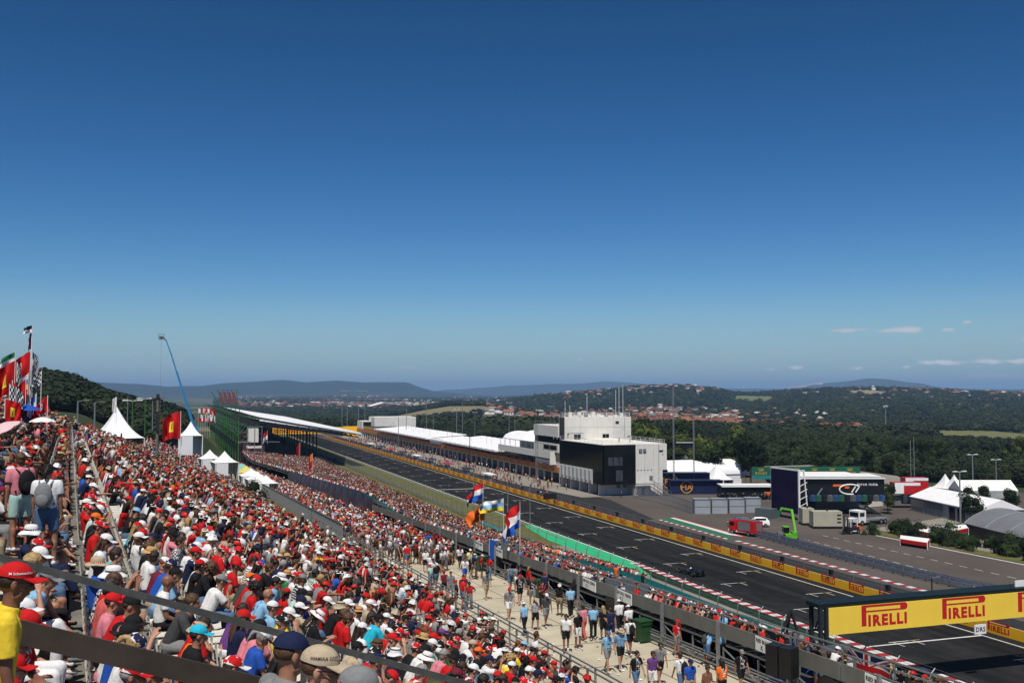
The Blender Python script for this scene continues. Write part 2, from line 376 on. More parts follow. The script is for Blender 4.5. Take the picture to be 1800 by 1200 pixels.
mb = MB(); mb.add([(81.2, -60, -.02), (225, -60, -.02), (200, 200, -.02), (172, 262, -.02), (150, 300, -.02), (136, 380, -.02), (136, 640, -.02), (81.2, 640, -.02)], [tuple(range(8))]); mb.build('paddock', M_PAD, kind='structure')
strip('track', 65.4, 81.2, -60, 600, 0.0, M_ASPH)
strip('pit_lane', 82.0, 88.6, -60, 177, -0.008, M_PIT)
mb = MB(); mb.add([(82, 177, -.008), (90.6, 177, -.008), (97.2, 212, -.008), (97.2, 560, -.008), (82, 560, -.008)], [(0, 1, 2, 3, 4)]); mb.build('pit_lane', M_PIT, kind='structure')
mb = MB(); mb.add([(93.0, 219, .002), (101, 219, .002), (101, 560, .002), (90, 560, .002), (89.5, 260, .002)], [(0, 1, 2, 3, 4)]); mb.build('pit_apron', M_PADC, kind='structure')
strip('access_road', 56.6, 62.2, -60, 152, -0.02, M_ROADC)
mb = MB(); mb.add([(62.2, -60, -.01), (65.2, -60, -.01), (65.2, 134, -.01), (64.0, 132, -.01), (62.2, 120, -.01)], [(0, 1, 2, 3, 4)]); mb.build('runoff', M_GREEND, kind='structure')
mb = MB(); mb.add([(62.2, 122, -.006), (65.2, 134.5, -.006), (65.2, 178, -.006), (63.2, 176, -.006), (61.0, 158, -.006), (61.6, 140, -.006)], [(0, 1, 2, 3, 4, 5)]); mb.build('runoff', M_GREENP, kind='structure')
strip('verge', 56.6, 65.3, 152, 600, -0.03, M_GRASS)
strip('track_edge_line', 65.05, 65.35, 134, 600, 0.006, M_LINE)
strip('track_edge_line', 79.45, 79.65, -60, 590, 0.006, M_LINE)
# grid slots
def grid_slots():
    mw = MB(); my = MB()
    for k in range(-3, 24):
        for side in (0, 1):
            y = 99.0 + 16.0 * k + (6.9 if side else 0.0); x = 68.4 + (6.6 if side else 0.0)
            if not (60 < y < 420): continue
            mw.box((x + 1.25, y, 0.006), (2.5, 0.15, 0.004)); mw.box((x + 0.5, y - 0.9, 0.006), (0.10, 1.7, 0.004)); mw.box((x + 2.9, y - 0.9, 0.006), (0.10, 1.7, 0.004))
            my.box((x + 3.2, y, 0.006), (1.2, 0.16, 0.004))
    mw.build('grid_slot_lines', M_LINE, kind='structure'); my.build('grid_slot_lines', mat('ochre_road_paint', (0.42, 0.28, 0.06), 0.7, 0.1), kind='structure')
grid_slots()
strip('timing_line', 65.5, 79.4, 82.2, 82.5, 0.006, M_LINE)
strip('start_line', 65.5, 79.4, 247.6, 248.3, 0.006, M_LINE)
# kerbs: real low steps with painted blocks
def kerb(path, w, L=1.05, name='kerb'):
    r_, w_ = MB(), MB(); s = 0.0
    (p0, p1) = path; p0 = Vector(p0); p1 = Vector(p1); n = int((p1 - p0).length / L); d = (p1 - p0).normalized(); nx = Vector((d.y, -d.x))
    for k in range(n):
        a = p0 + d * L * k; b = a + d * L
        q = r_ if k % 2 else w_
        A = [a - nx * w / 2, a + nx * w / 2, b + nx * w / 2, b - nx * w / 2]
        q.add([(v.x, v.y, -0.02) for v in A] + [(A[0].x, A[0].y, 0.03), (A[1].x, A[1].y, 0.02), (A[2].x, A[2].y, 0.02), (A[3].x, A[3].y, 0.03)],
              [(4, 5, 6, 7), (0, 1, 5, 4), (1, 2, 6, 5), (2, 3, 7, 6), (3, 0, 4, 7)], False)
    me = MB(); me.v = r_.v + w_.v; me.f = r_.f + [[i + len(r_.v) for i in f] for f in w_.f]; me.m = [0] * len(r_.f) + [1] * len(w_.f); me.sm = [False] * len(me.f)
    return me.build(name, [mat('kerb_red', (0.36, 0.02, 0.03), 0.6, 0.15, 2), mat('kerb_white', (0.62, 0.60, 0.57), 0.6, 0.12, 2)], kind='structure')
kerb(((64.75, 40.0), (64.75, 134.0)), 1.15)
kerb(((90.3, 100.0), (90.7, 148.0)), 0.9, 1.15)
kerb(((91.3, 176.0), (90.2, 148.6)), 0.5, 1.15)
mb = MB()
mb.add([(91.7, 176.5, .004), (94.6, 178, .004), (93.2, 154, .004), (90.9, 148.6, .004)], [(0, 1, 2, 3)]); mb.build('runoff', mat('deep_green_paint', (0.02, 0.14, 0.07), 0.7, 0.1), kind='structure')
mb = MB(); mb.add([(94.6, 178, .008), (95.5, 178, .008), (94.4, 151, .008), (93.2, 154, .008)], [(0, 1, 2, 3)]); mb.build('runoff', M_LINE, kind='structure')
mb = MB(); mb.add([(95.5, 178, .006), (95.9, 178, .006), (94.8, 151, .006), (94.4, 151, .006)], [(0, 1, 2, 3)]); mb.build('runoff', M_RED, kind='structure')
# dashes on the paddock road
mb = MB()
for k in range(34):
    y = 60 + k * 2.9
    if y < 148: mb.box((108.0 + 0.006 * (y - 100), y, -0.008), (0.14, 1.5, 0.006))
    if y < 146: mb.box((100.6 + 0.05 * (y - 108), y, -0.008), (0.14, 1.5, 0.006))
mb.build('road_dashes', M_LINE, kind='structure')
mb = MB(); mb.add([(118.2, 60, -.012), (118.6, 60, -.012), (117.2, 150, -.012), (116.8, 150, -.012)], [(0, 1, 2, 3)]); mb.build('road_edge_line', M_LINE, kind='structure')
strip('verge', 118.7, 121.5, 60, 150, -0.010, M_GRASS)
mb = MB(); mb.add([(121.5, 118, -.010), (150, 118, -.010), (158, 165, -.010), (122, 152, -.010)], [(0, 1, 2, 3)]); mb.build('yard', M_PADC, kind='structure')
# ---- walkway between the stands ----
mb = MB()
mb.grid(lambda u, v: (14.4 + 7.8 * u, 8 + 330 * v, conc_z(8 + 330 * v) - 0.01), 3, 60); mb.build('walkway', M_CONC, kind='structure')
mb = MB()
for k in range(60): y = 12 + 4.6 * k; mb.add([(14.6, y, conc_z(y) + .004), (22.0, y, conc_z(y) + .004), (22.0, y + .05, conc_z(y) + .003), (14.6, y + .05, conc_z(y) + .003)], [(0, 1, 2, 3)])
for x in (17.0, 19.6):
    for k in range(40): y = 10 + 4 * k; mb.add([(x, y, conc_z(y) + .004), (x + .04, y, conc_z(y) + .004), (x + .04, y + 4, conc_z(y + 4) + .004), (x, y + 4, conc_z(y + 4) + .004)], [(0, 1, 2, 3)])
mb.build('walkway_joints', mat('joint_dirt', (.16, .14, .11), .95, .3), kind='structure')
mb = MB()
for k in range(420):
    y = random.uniform(20, 120); x = random.uniform(15.5, 21.8) if k % 3 else random.choice((15.6, 21.5)) + random.uniform(-.2, .2); s = random.uniform(.03, .09); a = random.uniform(0, 3); c, q = math.cos(a) * s, math.sin(a) * s; z = conc_z(y) + .02
    mb.mat(random.choice((0, 0, 1, 2))); mb.add([(x - c, y - q, z), (x + q, y - c, z + .01), (x + c, y + q, z + .03), (x - q, y + c, z)], [(0, 1, 2, 3)])
tag(mb.build('litter', [M_WHITE, M_CONC2, M_REDP]), 'scraps of litter strewn over the walkway', 'litter', kind='stuff')
add_streaks(M_CONC, 0.8, 0.35, (0.34, 0.30, 0.23))
# grass bank in front of the lower stand
mb = MB(); mb.grid(lambda u, v: (45.5 + 11.1 * u, 112 + 260 * v, (1 - u) ** 1.3 * 2.4 * min(1, v * 8) + 0.02 + 0.08 * math.sin(40 * v + 5 * u)), 10, 80)
mb.build('grass_bank', M_GRASS, kind='structure')
def lim(y): return float(np.interp(y, [70, 90, 170], [12.9, 9.9, 6.6]))
# grass strip beside the upper stand
mb = MB(); mb.grid(lambda u, v: (13.2 - .05 * (66 + 84 * v) * (1 - u) + 1.2 * u, 66 + 104 * v, stand_z(13.2 - .05 * (66 + 84 * v) * (1 - u) + 1.2 * u, 66 + 104 * v) + 0.22 + 0.05 * math.sin(30 * v)), 6, 40)
mb.build('grass_strip', M_GRASS, kind='structure')

for _k in ('track_asphalt', 'pit_lane_asphalt', 'paddock_asphalt', 'paddock_concrete', 'access_road_concrete', 'ground_cover', 'pale_concrete', 'dry_grass', 'dark_green_turf'):
    _m[_k].node_tree.nodes['Principled BSDF'].inputs['Specular IOR Level'].default_value = .08
# ================= people =================
def baked(mb, voxel=None, smooth=0, ratio=None, name='body'):
    me = mb.mesh(name); o = bpy.data.objects.new('bake', me); COL.objects.link(o)
    if voxel: m = o.modifiers.new('r', 'REMESH'); m.mode = 'VOXEL'; m.voxel_size = voxel; m.use_smooth_shade = True
    if smooth: m = o.modifiers.new('s', 'SMOOTH'); m.factor = 0.5; m.iterations = smooth
    if ratio: m = o.modifiers.new('d', 'DECIMATE'); m.ratio = ratio
    dg = bpy.context.evaluated_depsgraph_get(); r = bpy.data.meshes.new_from_object(o.evaluated_get(dg)); r.name = name
    bpy.data.objects.remove(o); bpy.data.meshes.remove(me); return r
V = Vector
def rotx(v, a, o=V((0, 0, 0))):
    d = v - o; return V((d.x, d.y * math.cos(a) - d.z * math.sin(a), d.y * math.sin(a) + d.z * math.cos(a))) + o
def hand(mb, wrist, dirv, palm_n, s=1.0, curl=0.5):
    d = V(dirv).normalized(); n = V(palm_n); n = (n - d * n.dot(d)).normalized(); x = d.cross(n)
    w = V(wrist)
    for k in (-1.0, -0.3, 0.3, 1.0): mb.cap(w + x * 0.020 * k, w + d * 0.085 * s + x * 0.028 * k, 0.015, 0.013, 6)
    for k, L in ((-1.35, .065), (-.45, .08), (.45, .076), (1.35, .06)):
        a = w + d * 0.088 * s + x * 0.024 * k; b = a + (d * math.cos(curl * .6) + n * math.sin(curl * .6)) * L * .5 * s
        c = b + (d * math.cos(curl * 1.5) + n * math.sin(curl * 1.5)) * L * .5 * s
        mb.cap(a, b, .0095, .009, 6); mb.cap(b, c, .009, .0078, 6)
    a = w + d * .03 - x * .032; b = a + (d * .7 - x * .6 + n * .35).normalized() * .042; c = b + (d * .9 + n * .3 - x * .15).normalized() * .03
    mb.cap(a, b, .0125, .011, 6); mb.cap(b, c, .0105, .009, 6)
def head_shape(mb, H, Mh, s=1.0):
    """H head centre, Mh rotation: face looks along local +Y"""
    P = lambda x, y, z: H + Mh @ V((x, y, z)) * s
    mb.ell(H + Mh @ V((0, -.012, .02)) * s, (.076 * s, .098 * s, .098 * s), 16, 12, Mh)
    mb.ell(P(0, .012, -.045), (.062 * s, .078 * s, .078 * s), 14, 10, Mh)
    mb.cap(P(-.022, .045, -.098), P(.022, .045, -.098), .022 * s, .022 * s, 8)      # chin
    mb.cap(P(-.045, .02, -.08), P(-.025, .045, -.098), .024 * s, .022 * s, 8); mb.cap(P(.045, .02, -.08), P(.025, .045, -.098), .024 * s, .022 * s, 8)
    mb.cap(P(0, .086, .008), P(0, .108, -.032), .009 * s, .016 * s, 8)             # nose
    mb.cap(P(-.032, .078, .022), P(.032, .078, .022), .012 * s, .012 * s, 8)       # brow
    mb.cap(P(-.016, .088, -.066), P(.016, .088, -.066), .009 * s, .009 * s, 6)     # mouth
    for sx in (-1, 1): mb.ell(P(sx * .079, -.01, -.015), (.010 * s, .020 * s, .033 * s), 8, 8, Mh)
def joints(p):
    """p: pose dict -> joint positions; origin under the seat on the floor, facing +Y"""
    J = {}
    w = p.get('w', 1.0); st = p.get('stand', False)
    hip = V((0, 0, .50)) if not st else V((0, 0, .93))
    lean = p.get('lean', .15); J['hip'] = hip
    up = lambda L, off=0: hip + V((0, math.sin(lean + off) * L, math.cos(lean + off) * L))
    J['waist'] = up(.16, -.05); J['chest'] = up(.38); J['neck'] = up(.50, .06)
    ny = p.get('nod', .25); yw = p.get('yaw', 0.0)
    Mh = Matrix.Rotation(yw, 3, 'Z') @ Matrix.Rotation(-ny, 3, 'X')
    J['Mh'] = Mh; J['head'] = J['neck'] + V((0, math.sin(lean * .5 + .15) * .15, .155))
    for i, sd in ((0, -1), (1, 1)):
        sh = up(.44, .02) + V((sd * .185 * w, 0, 0)); J['sh%d' % i] = sh
        arm = p['arms'][i]
        e = sh + V((sd * arm[0][0], arm[0][1], arm[0][2])).normalized() * .29; J['el%d' % i] = e
        h = e + V((sd * arm[1][0], arm[1][1], arm[1][2])).normalized() * .25; J['wr%d' % i] = h
        hp = hip + V((sd * .09, 0, 0)); J['hp%d' % i] = hp
        leg = p['legs'][i]
        k = hp + V((sd * leg[0][0], leg[0][1], leg[0][2])).normalized() * .43; J['kn%d' % i] = k
        a = k + V((sd * leg[1][0], leg[1][1], leg[1][2])).normalized() * .42; J['an%d' % i] = a
    return J
SEAT_LEG = [((.18, 1, .0), (.02, -.12, -1)), ((.18, 1, .0), (.02, .1, -1))]
def person_meshes(p, fine=False):
    J = joints(p); w = p.get('w', 1.0); fem = p.get('fem', False); st = p.get('stand', False)
    vx = .0105 if not fine else .008
    b = MB()
    b.ell(J['hip'] + V((0, -.01, .02)), (.155 * w, .11, .12), 12, 8)
    for sx in (-1, 1):
        b.cap(J['waist'] + V((sx * .065 * w, 0, 0)), J['chest'] + V((sx * .085 * w, 0, .0)), .095, .10, 10)
        b.cap(J['hip'] + V((sx * .07 * w, 0, 0)), J['waist'] + V((sx * .06 * w, 0, 0)), .10, .092, 10)
        b.cap(J['chest'] + V((sx * .08 * w, -.01, .04)), J['sh0' if sx < 0 else 'sh1'] + V((-sx * .02, 0, 0)), .075, .056, 10)
    b.cap(J['chest'], J['neck'], .08, .058, 10); b.cap(J['neck'] - V((0, 0, .04)), J['head'] + V((0, -.015, -.05)), .056, .053, 10)
    head_shape(b, J['head'], J['Mh'])
    for i in (0, 1):
        b.cap(J['sh%d' % i], J['el%d' % i], .050 * (1 if not fem else .84), .038 * (1 if not fem else .86), 10); b.cap(J['el%d' % i], J['wr%d' % i], .038 * (1 if not fem else .86), .025, 10)
        d = (J['wr%d' % i] - J['el%d' % i]).normalized()
        hd = p.get('hands', (None, None))[i]; hd = V(hd) if hd else d
        hand(b, J['wr%d' % i] + d * .01, hd, V((0, .3, -1)) if abs(hd.z) < .8 else V(((1 if i == 0 else -1), 0, 0)), 1.0, p.get('curl', .6))
        b.cap(J['hp%d' % i], J['kn%d' % i], .085, .058, 10); b.cap(J['kn%d' % i], J['an%d' % i], .056, .036, 10)
        k = J['kn%d' % i] + (J['an%d' % i] - J['kn%d' % i]) * .3 + V((0, -.018, 0)); b.cap(k, k + (J['an%d' % i] - J['kn%d' % i]) * .2, .05, .042, 8)
        fd = p.get('feet', [V((0, 1, -.02))] * 2)[i]
        b.cap(J['an%d' % i] + V((0, -.02, -.03)), J['an%d' % i] + V(fd) * .15 + V((0, 0, -.045)), .036, .028, 8)
    body = baked(b, vx, 2, .16 if not fine else .4, 'body')
    # shirt: torso and sleeves with open square ends
    s = MB(); g = .016
    for sx in (-1, 1):
        i = 0 if sx < 0 else 1
        s.cap(J['hip'].lerp(J['waist'], .42) + V((sx * .068 * w, 0, 0)), J['waist'] + V((sx * .07 * w, 0, 0)), .097 + g, .10 + g, 10)
        s.cap(J['waist'] + V((sx * .07 * w, 0, 0)), J['chest'] + V((sx * .088 * w, 0, 0)), .098 + g, .100 + g, 10)
        s.cap(J['chest'] + V((sx * .08 * w, -.01, .04)), J['sh%d' % i] + V((-sx * .02, 0, 0)), .080 + g * .6, .058 + g * .7, 10)
        sl = p.get('sleeve', .62)
        if sl > 0:
            e = J['sh%d' % i].lerp(J['el%d' % i], min(sl, 1.0)); s.tube(J['sh%d' % i], e, .054 + g, .058 + g * .9, 12); s.ell(J['sh%d' % i], .055 + g * .8, 10, 6)
            if sl > 1: s.tube(J['el%d' % i], J['el%d' % i].lerp(J['wr%d' % i], sl - 1), .05, .038, 10); s.ell(J['el%d' % i], .05, 8, 6)
    s.tube(J['chest'] + V((0, 0, .0)), J['neck'] + V((0, -.0, .012)), .105, .068, 12)
    # creases
    for k in range(7):
        t = k / 6; c = J['hip'].lerp(J['chest'], t); a = random.uniform(0, 6.28)
        s.cap(c + V((math.cos(a) * .13 * w, math.sin(a) * .10, 0)), c + V((math.cos(a + .9) * .15 * w, math.sin(a + .9) * .105, random.uniform(-.05, .07))), .016, .010, 6)
    shirt = baked(s, .014 if not fine else .01, 2, .22 if not fine else .5, 'shirt')
    q = MB(); g2 = .018; ln = p.get('shorts', .82)
    q.ell(J['hip'] + V((0, -.01, .0)), (.165 * w + .005, .125, .12), 12, 8)
    for i in (0, 1):
        if ln <= 1: q.tube(J['hp%d' % i], J['hp%d' % i].lerp(J['kn%d' % i], ln), .088 + g2, .070 + g2, 12)
        else: q.tube(J['hp%d' % i], J['kn%d' % i], .088 + g2, .062 + g2, 12); q.ell(J['kn%d' % i], .062 + g2, 10, 6); q.tube(J['kn%d' % i], J['kn%d' % i].lerp(J['an%d' % i], ln - 1), .06 + g2, .05 + g2, 10)
        q.ell(J['hp%d' % i], .087 + g2, 10, 6)
    shorts = baked(q, .016, 2, .3, 'shorts')
    sh = MB()
    for i in (0, 1):
        fd = V(p.get('feet', [V((0, 1, -.02))] * 2)[i]); a = J['an%d' % i]
        sh.cap(a + V((0, -.035, -.045)), a + fd * .06 + V((0, 0, -.045)), .042, .040, 8); sh.cap(a + fd * .05 + V((0, 0, -.05)), a + fd * .17 + V((0, 0, -.055)), .040, .033, 8)
    shoes = baked(sh, .014, 1, .35, 'shoes')
    return dict(body=body, shirt=shirt, shorts=shorts, shoes=shoes, J=J, p=p)
ARM_D = ((.12, .10, -1), (-.15, .9, -.42))           # forearm on thigh
ARM_K = ((.10, .40, -.9), (-.45, .62, -.55))        # elbow near knee, leaning
ARM_HANG = ((.10, .02, -1), (.02, .18, -1))
ARM_X = ((.1, .22, -.95), (-1, .45, .05))              # folded
ARM_UP = ((.25, .65, -.25), (-.45, -.1, .9))         # hand at the face
ARM_PT = ((.1, .95, .05), (.1, 1, .1))               # pointing
ARM_HD = ((.75, .3, .35), (-.55, -.35, .8))          # hand on the head
POSES = {
 'sit_upright': dict(shorts=1.9, lean=.10, nod=.2, arms=[ARM_D, ARM_D], legs=SEAT_LEG),
 'sit_forward': dict(lean=.48, nod=.10, arms=[ARM_K, ARM_K], legs=[((.3, 1, .06), (0, -.1, -1)), ((.25, 1, .03), (0, .05, -1))], w=1.05),
 'sit_chin': dict(shorts=1.9, lean=.42, nod=.3, arms=[ARM_K, ((.1, .55, -.75), (-.45, .05, .95))], legs=SEAT_LEG, hands=(None, (0, .5, 1))),
 'sit_folded': dict(lean=.2, nod=.35, arms=[ARM_X, ARM_X], legs=SEAT_LEG, w=1.08),
 'sit_phone': dict(lean=.30, nod=.75, arms=[((.1, .25, -.9), (-.45, .75, .25)), ((.1, .25, -.9), (-.45, .75, .25))], legs=SEAT_LEG, fem=True, w=.88),
 'sit_point': dict(lean=.3, nod=.1, arms=[ARM_D, ARM_PT], legs=SEAT_LEG),
 'sit_turned': dict(lean=.15, nod=.15, yaw=.9, arms=[ARM_D, ARM_X], legs=SEAT_LEG, fem=True, w=.88, sleeve=.25),
 'sit_back': dict(shorts=1.9, lean=-.12, nod=.05, yaw=-.4, arms=[ARM_X, ARM_UP], legs=[((.05, 1, .25), (0, .5, -1)), ((.35, 1, .1), (0, -.1, -1))]),
 'sit_vest': dict(lean=.45, nod=.3, yaw=-.2, arms=[ARM_K, ARM_D], legs=SEAT_LEG, sleeve=0),
 'sit_binoculars': dict(lean=.2, nod=.05, arms=[((.35, .8, .05), (-.75, .25, .65)), ((.35, .8, .05), (-.75, .25, .65))], legs=SEAT_LEG),
 'stand_walk': dict(stand=True, lean=.05, nod=.15, arms=[((.12, .35, -1), (.0, .45, -1)), ((.12, -.35, -1), (.0, -.1, -1))], legs=[((.02, -.28, -1), (0, -.5, -1)), ((.02, .35, -1), (0, .12, -1))], feet=[V((0, .75, -.5)), V((0, .95, .2))]),
 'stand_stroll': dict(stand=True, lean=.03, nod=.3, arms=[((.15, .1, -1), (-.15, .9, .2)), ((.12, -.15, -1), (.0, .15, -1))], legs=[((.03, .22, -1), (0, .02, -1)), ((.03, -.18, -1), (0, -.3, -1))], fem=True, w=.88, sleeve=.3),
 'stand_still': dict(stand=True, lean=.0, nod=.05, arms=[ARM_HANG, ARM_HANG], legs=[((.06, .03, -1), (0, -.03, -1)), ((.10, .05, -1), (0, -.02, -1))]),
 'stand_hips': dict(stand=True, lean=.02, nod=.1, yaw=.4, arms=[((.7, -.2, -.75), (-.75, .3, -.45)), ((.12, .3, -1), (-.4, .8, .5))], legs=[((.08, .05, -1), (0, -.03, -1)), ((.12, .12, -1), (0, -.1, -1))], shorts=1.9),
 'stand_trousers': dict(stand=True, lean=.03, nod=.1, arms=[ARM_HANG, ((.12, .25, -1), (.0, .5, -1))], legs=[((.02, -.25, -1), (0, -.42, -1)), ((.02, .30, -1), (0, .05, -1))], shorts=1.92, feet=[V((0, .8, -.4)), V((0, 1, .1))]),
 'stand_lean': dict(stand=True, lean=.55, nod=.1, arms=[((.15, .9, -.45), (-.1, .9, .0)), ((.15, .9, -.45), (-.1, .9, 0))], legs=[((.06, -.1, -1), (0, -.05, -1)), ((.06, .0, -1), (0, -.1, -1))]),
}
TPL = {k: person_meshes(p) for k, p in POSES.items()}
# stand the feet on the floor
for k, t in TPL.items():
    lo = min(v.co.z for v in t['shoes'].vertices)
    t['dz'] = -lo if POSES[k].get('stand') else 0.0
# ---- headgear and hair, built round the head centre looking along +Y ----
def cap_meshes(fine=False):
    b = MB(); n = 20 if not fine else 32
    def dome(u, v):
        a = 2 * math.pi * u; t = v * math.pi / 2 * .98
        k = 1 + .01 * math.cos(6 * a) * (1 - v)
        return V((.090 * math.cos(t) * math.cos(a) * k, -.012 + .110 * math.cos(t) * math.sin(a) * k, .038 + .088 * math.sin(t)))
    b.grid(dome, n, 8)
    b.tube((0, -.012, .036), (0, -.012, .044), .0905, .0905, n)
    b.ell((0, -.012, .128), (.007, .007, .004), 8, 4)
    br = MB()
    def brim(u, v, dz=0):
        a = math.pi * (.12 + .76 * u); r0 = V((.088 * math.cos(a), -.012 + .108 * math.sin(a), .040))
        r1 = V((.082 * math.cos(a), .06 + .125 * math.sin(a), .028 - .022 * abs(math.cos(a)) ** 1.5 + .012 * math.sin(a)))
        p = r0.lerp(r1, v); p.z += dz; return p
    br.grid(lambda u, v: brim(u, v), 14, 4); br.grid(lambda u, v: brim(1 - u, v, -.004), 14, 4)
    return b.mesh('cap_dome'), br.mesh('cap_brim')
def hat_mesh(kind):
    b = MB(); n = 22
    prof_ = {'straw': [(.17, .018), (.16, .030), (.125, .036), (.098, .044), (.094, .10), (.080, .128), (.04, .122), (.0, .118)],
             'bucket': [(.135, -.002), (.132, .004), (.100, .042), (.092, .09), (.078, .122), (.04, .132), (0, .133)],
             'floppy': [(.175, -.012), (.165, .004), (.13, .028), (.098, .04), (.092, .095), (.075, .12), (.03, .128), (0, .128)],
             'trilby': [(.135, .028), (.128, .036), (.10, .036), (.096, .05), (.088, .105), (.06, .13), (.03, .118), (0, .115)]}[kind]
    m = len(prof_) - 1
    def fn(u, v):
        f = v * m; i = min(int(f), m - 1); t = f - i; r = prof_[i][0] * (1 - t) + prof_[i + 1][0] * t; z = prof_[i][1] * (1 - t) + prof_[i + 1][1] * t
        a = 2 * math.pi * u; wv = (.012 * math.sin(2 * a + .5) + .005 * math.sin(5 * a)) * (1 if r > .11 else 0)
        return V((r * math.cos(a) * .92, -.012 + r * 1.08 * math.sin(a), z + wv))
    b.grid(fn, n, m * 2)
    b.grid(lambda u, v: V((prof_[0][0] * (.98 - .4 * v) * math.cos(-2 * math.pi * u) * .92, -.012 + prof_[0][0] * (.98 - .4 * v) * 1.08 * math.sin(-2 * math.pi * u), prof_[0][1] + .01 * v)), n, 2)
    band = MB(); band.tube((0, -.012, prof_[3][1] + .004), (0, -.012, prof_[3][1] + .026), prof_[3][0] * .98, prof_[3][0] * .96, 20, False)
    for i, v in enumerate(band.v): band.v[i] = (v[0] * .94, -.012 + (v[1] + .012) * 1.10, v[2])
    return b.mesh(kind + '_hat'), band.mesh('hat_band')
def hair_mesh(kind):
    b = MB(); rr = random.Random(hash(kind) % 99 if False else len(kind))
    b.ell((0, -.022, .032), (.088, .104, .100), 14, 10)
    for k in range(60):
        a = rr.uniform(0, 6.28); t = rr.uniform(-.1, 1.4); d = V((.078 * math.cos(t) * math.cos(a), -.022 + .095 * math.cos(t) * math.sin(a), .03 + .092 * math.sin(t)))
        if d.y > .05 and d.z < .06: continue
        b.ell(d, (.02, .022, .016), 6, 4)
    if kind == 'long':
        for k in range(22):
            x = rr.uniform(-.07, .07); b.cap((x, -.07 - rr.uniform(0, .03), .03), (x * 1.25, -.10 - rr.uniform(0, .04), -.22 - rr.uniform(0, .10)), .024, .012, 6)
        b.cap((-.07, -.03, 0), (-.085, -.02, -.16), .026, .015, 6); b.cap((.07, -.03, 0), (.085, -.02, -.16), .026, .015, 6)
    elif kind == 'tail':
        b.cap((0, -.115, .03), (0, -.17, -.02), .03, .028, 8); b.cap((0, -.17, -.02), (0, -.15, -.16), .028, .01, 8)
    elif kind == 'curly':
        for k in range(90):
            a = rr.uniform(0, 6.28); t = rr.uniform(-.6, 1.5); d = V((.10 * math.cos(t) * math.cos(a), -.04 + .11 * math.cos(t) * math.sin(a), .02 + .115 * math.sin(t)))
            if d.y > .04 and d.z < .07: continue
            b.ell(d, rr.uniform(.02, .03), 6, 4)
    elif kind == 'short':
        b.ell((0, -.05, -.03), (.074, .066, .07), 10, 8)
    return baked(b, .009, 1, .35, 'hair')
def nape_mesh():
    b = MB(); b.ell((0, -.030, .010), (.080, .084, .066), 16, 10); return b.mesh('hair')
def glasses_mesh():
    b = MB(); b.ell((-.034, .098, .004), (.027, .012, .020), 10, 6); b.ell((.034, .098, .004), (.027, .012, .020), 10, 6)
    b.bar((-.06, .096, .012), (.06, .096, .012), .006, .006); b.bar((-.066, .09, .010), (-.084, -.01, .004), .004, .006); b.bar((.066, .09, .010), (.084, -.01, .004), .004, .006)
    return b.mesh('sunglasses')
def backpack_mesh():
    b = MB(); b.ell((0, -.20, .10), (.15, .095, .22), 14, 10); b.ell((0, -.27, .02), (.11, .05, .12), 12, 8); b.box((0, -.16, .30), (.05, .02, .04))
    for sx in (-1, 1):
        b.path([(sx * .09, -.13, .27), (sx * .11, -.04, .33), (sx * .12, .09, .26), (sx * .13, .10, .08), (sx * .14, -.10, -.06)], .016, 6)
    return b.mesh('backpack')
HATS = {'cap': cap_meshes(), 'straw': hat_mesh('straw'), 'bucket': hat_mesh('bucket'), 'floppy': hat_mesh('floppy'), 'trilby': hat_mesh('trilby')}
HAIR = {'short': hair_mesh('short'), 'long': hair_mesh('long'), 'tail': hair_mesh('tail'), 'curly': hair_mesh('curly')}
NAPE = nape_mesh(); GLASSES = glasses_mesh(); BACKPACK = backpack_mesh()
# ---- colours ----
SKINS = {'light': (.42, .22, .15), 'tanned': (.32, .155, .095), 'brown': (.20, .09, .055), 'dark': (.07, .035, .022)}
CLOTH = {'red': (.48, .012, .014), 'white': (.68, .68, .69), 'black': (.012, .012, .014), 'navy blue': (.012, .018, .055), 'grey': (.19, .195, .20), 'dark grey': (.055, .058, .062), 'royal blue': (.02, .08, .38),
         'light blue': (.22, .42, .62), 'turquoise': (.02, .42, .58), 'yellow': (.72, .52, .04), 'orange': (.70, .14, .02), 'pink': (.60, .20, .25), 'maroon': (.15, .015, .03), 'beige': (.42, .34, .24), 'green': (.03, .20, .08),
         'olive': (.07, .075, .035), 'mint': (.36, .55, .50), 'purple': (.13, .05, .20), 'brown': (.10, .055, .03), 'coral': (.50, .10, .09), 'tan': (.45, .29, .12), 'amber': (.72, .32, .02), 'khaki': (.30, .25, .15), 'denim': (.08, .14, .24)}
def skin_mat(k): return mat('skin_' + k, SKINS[k], .5, .08, 12, spec=.35)
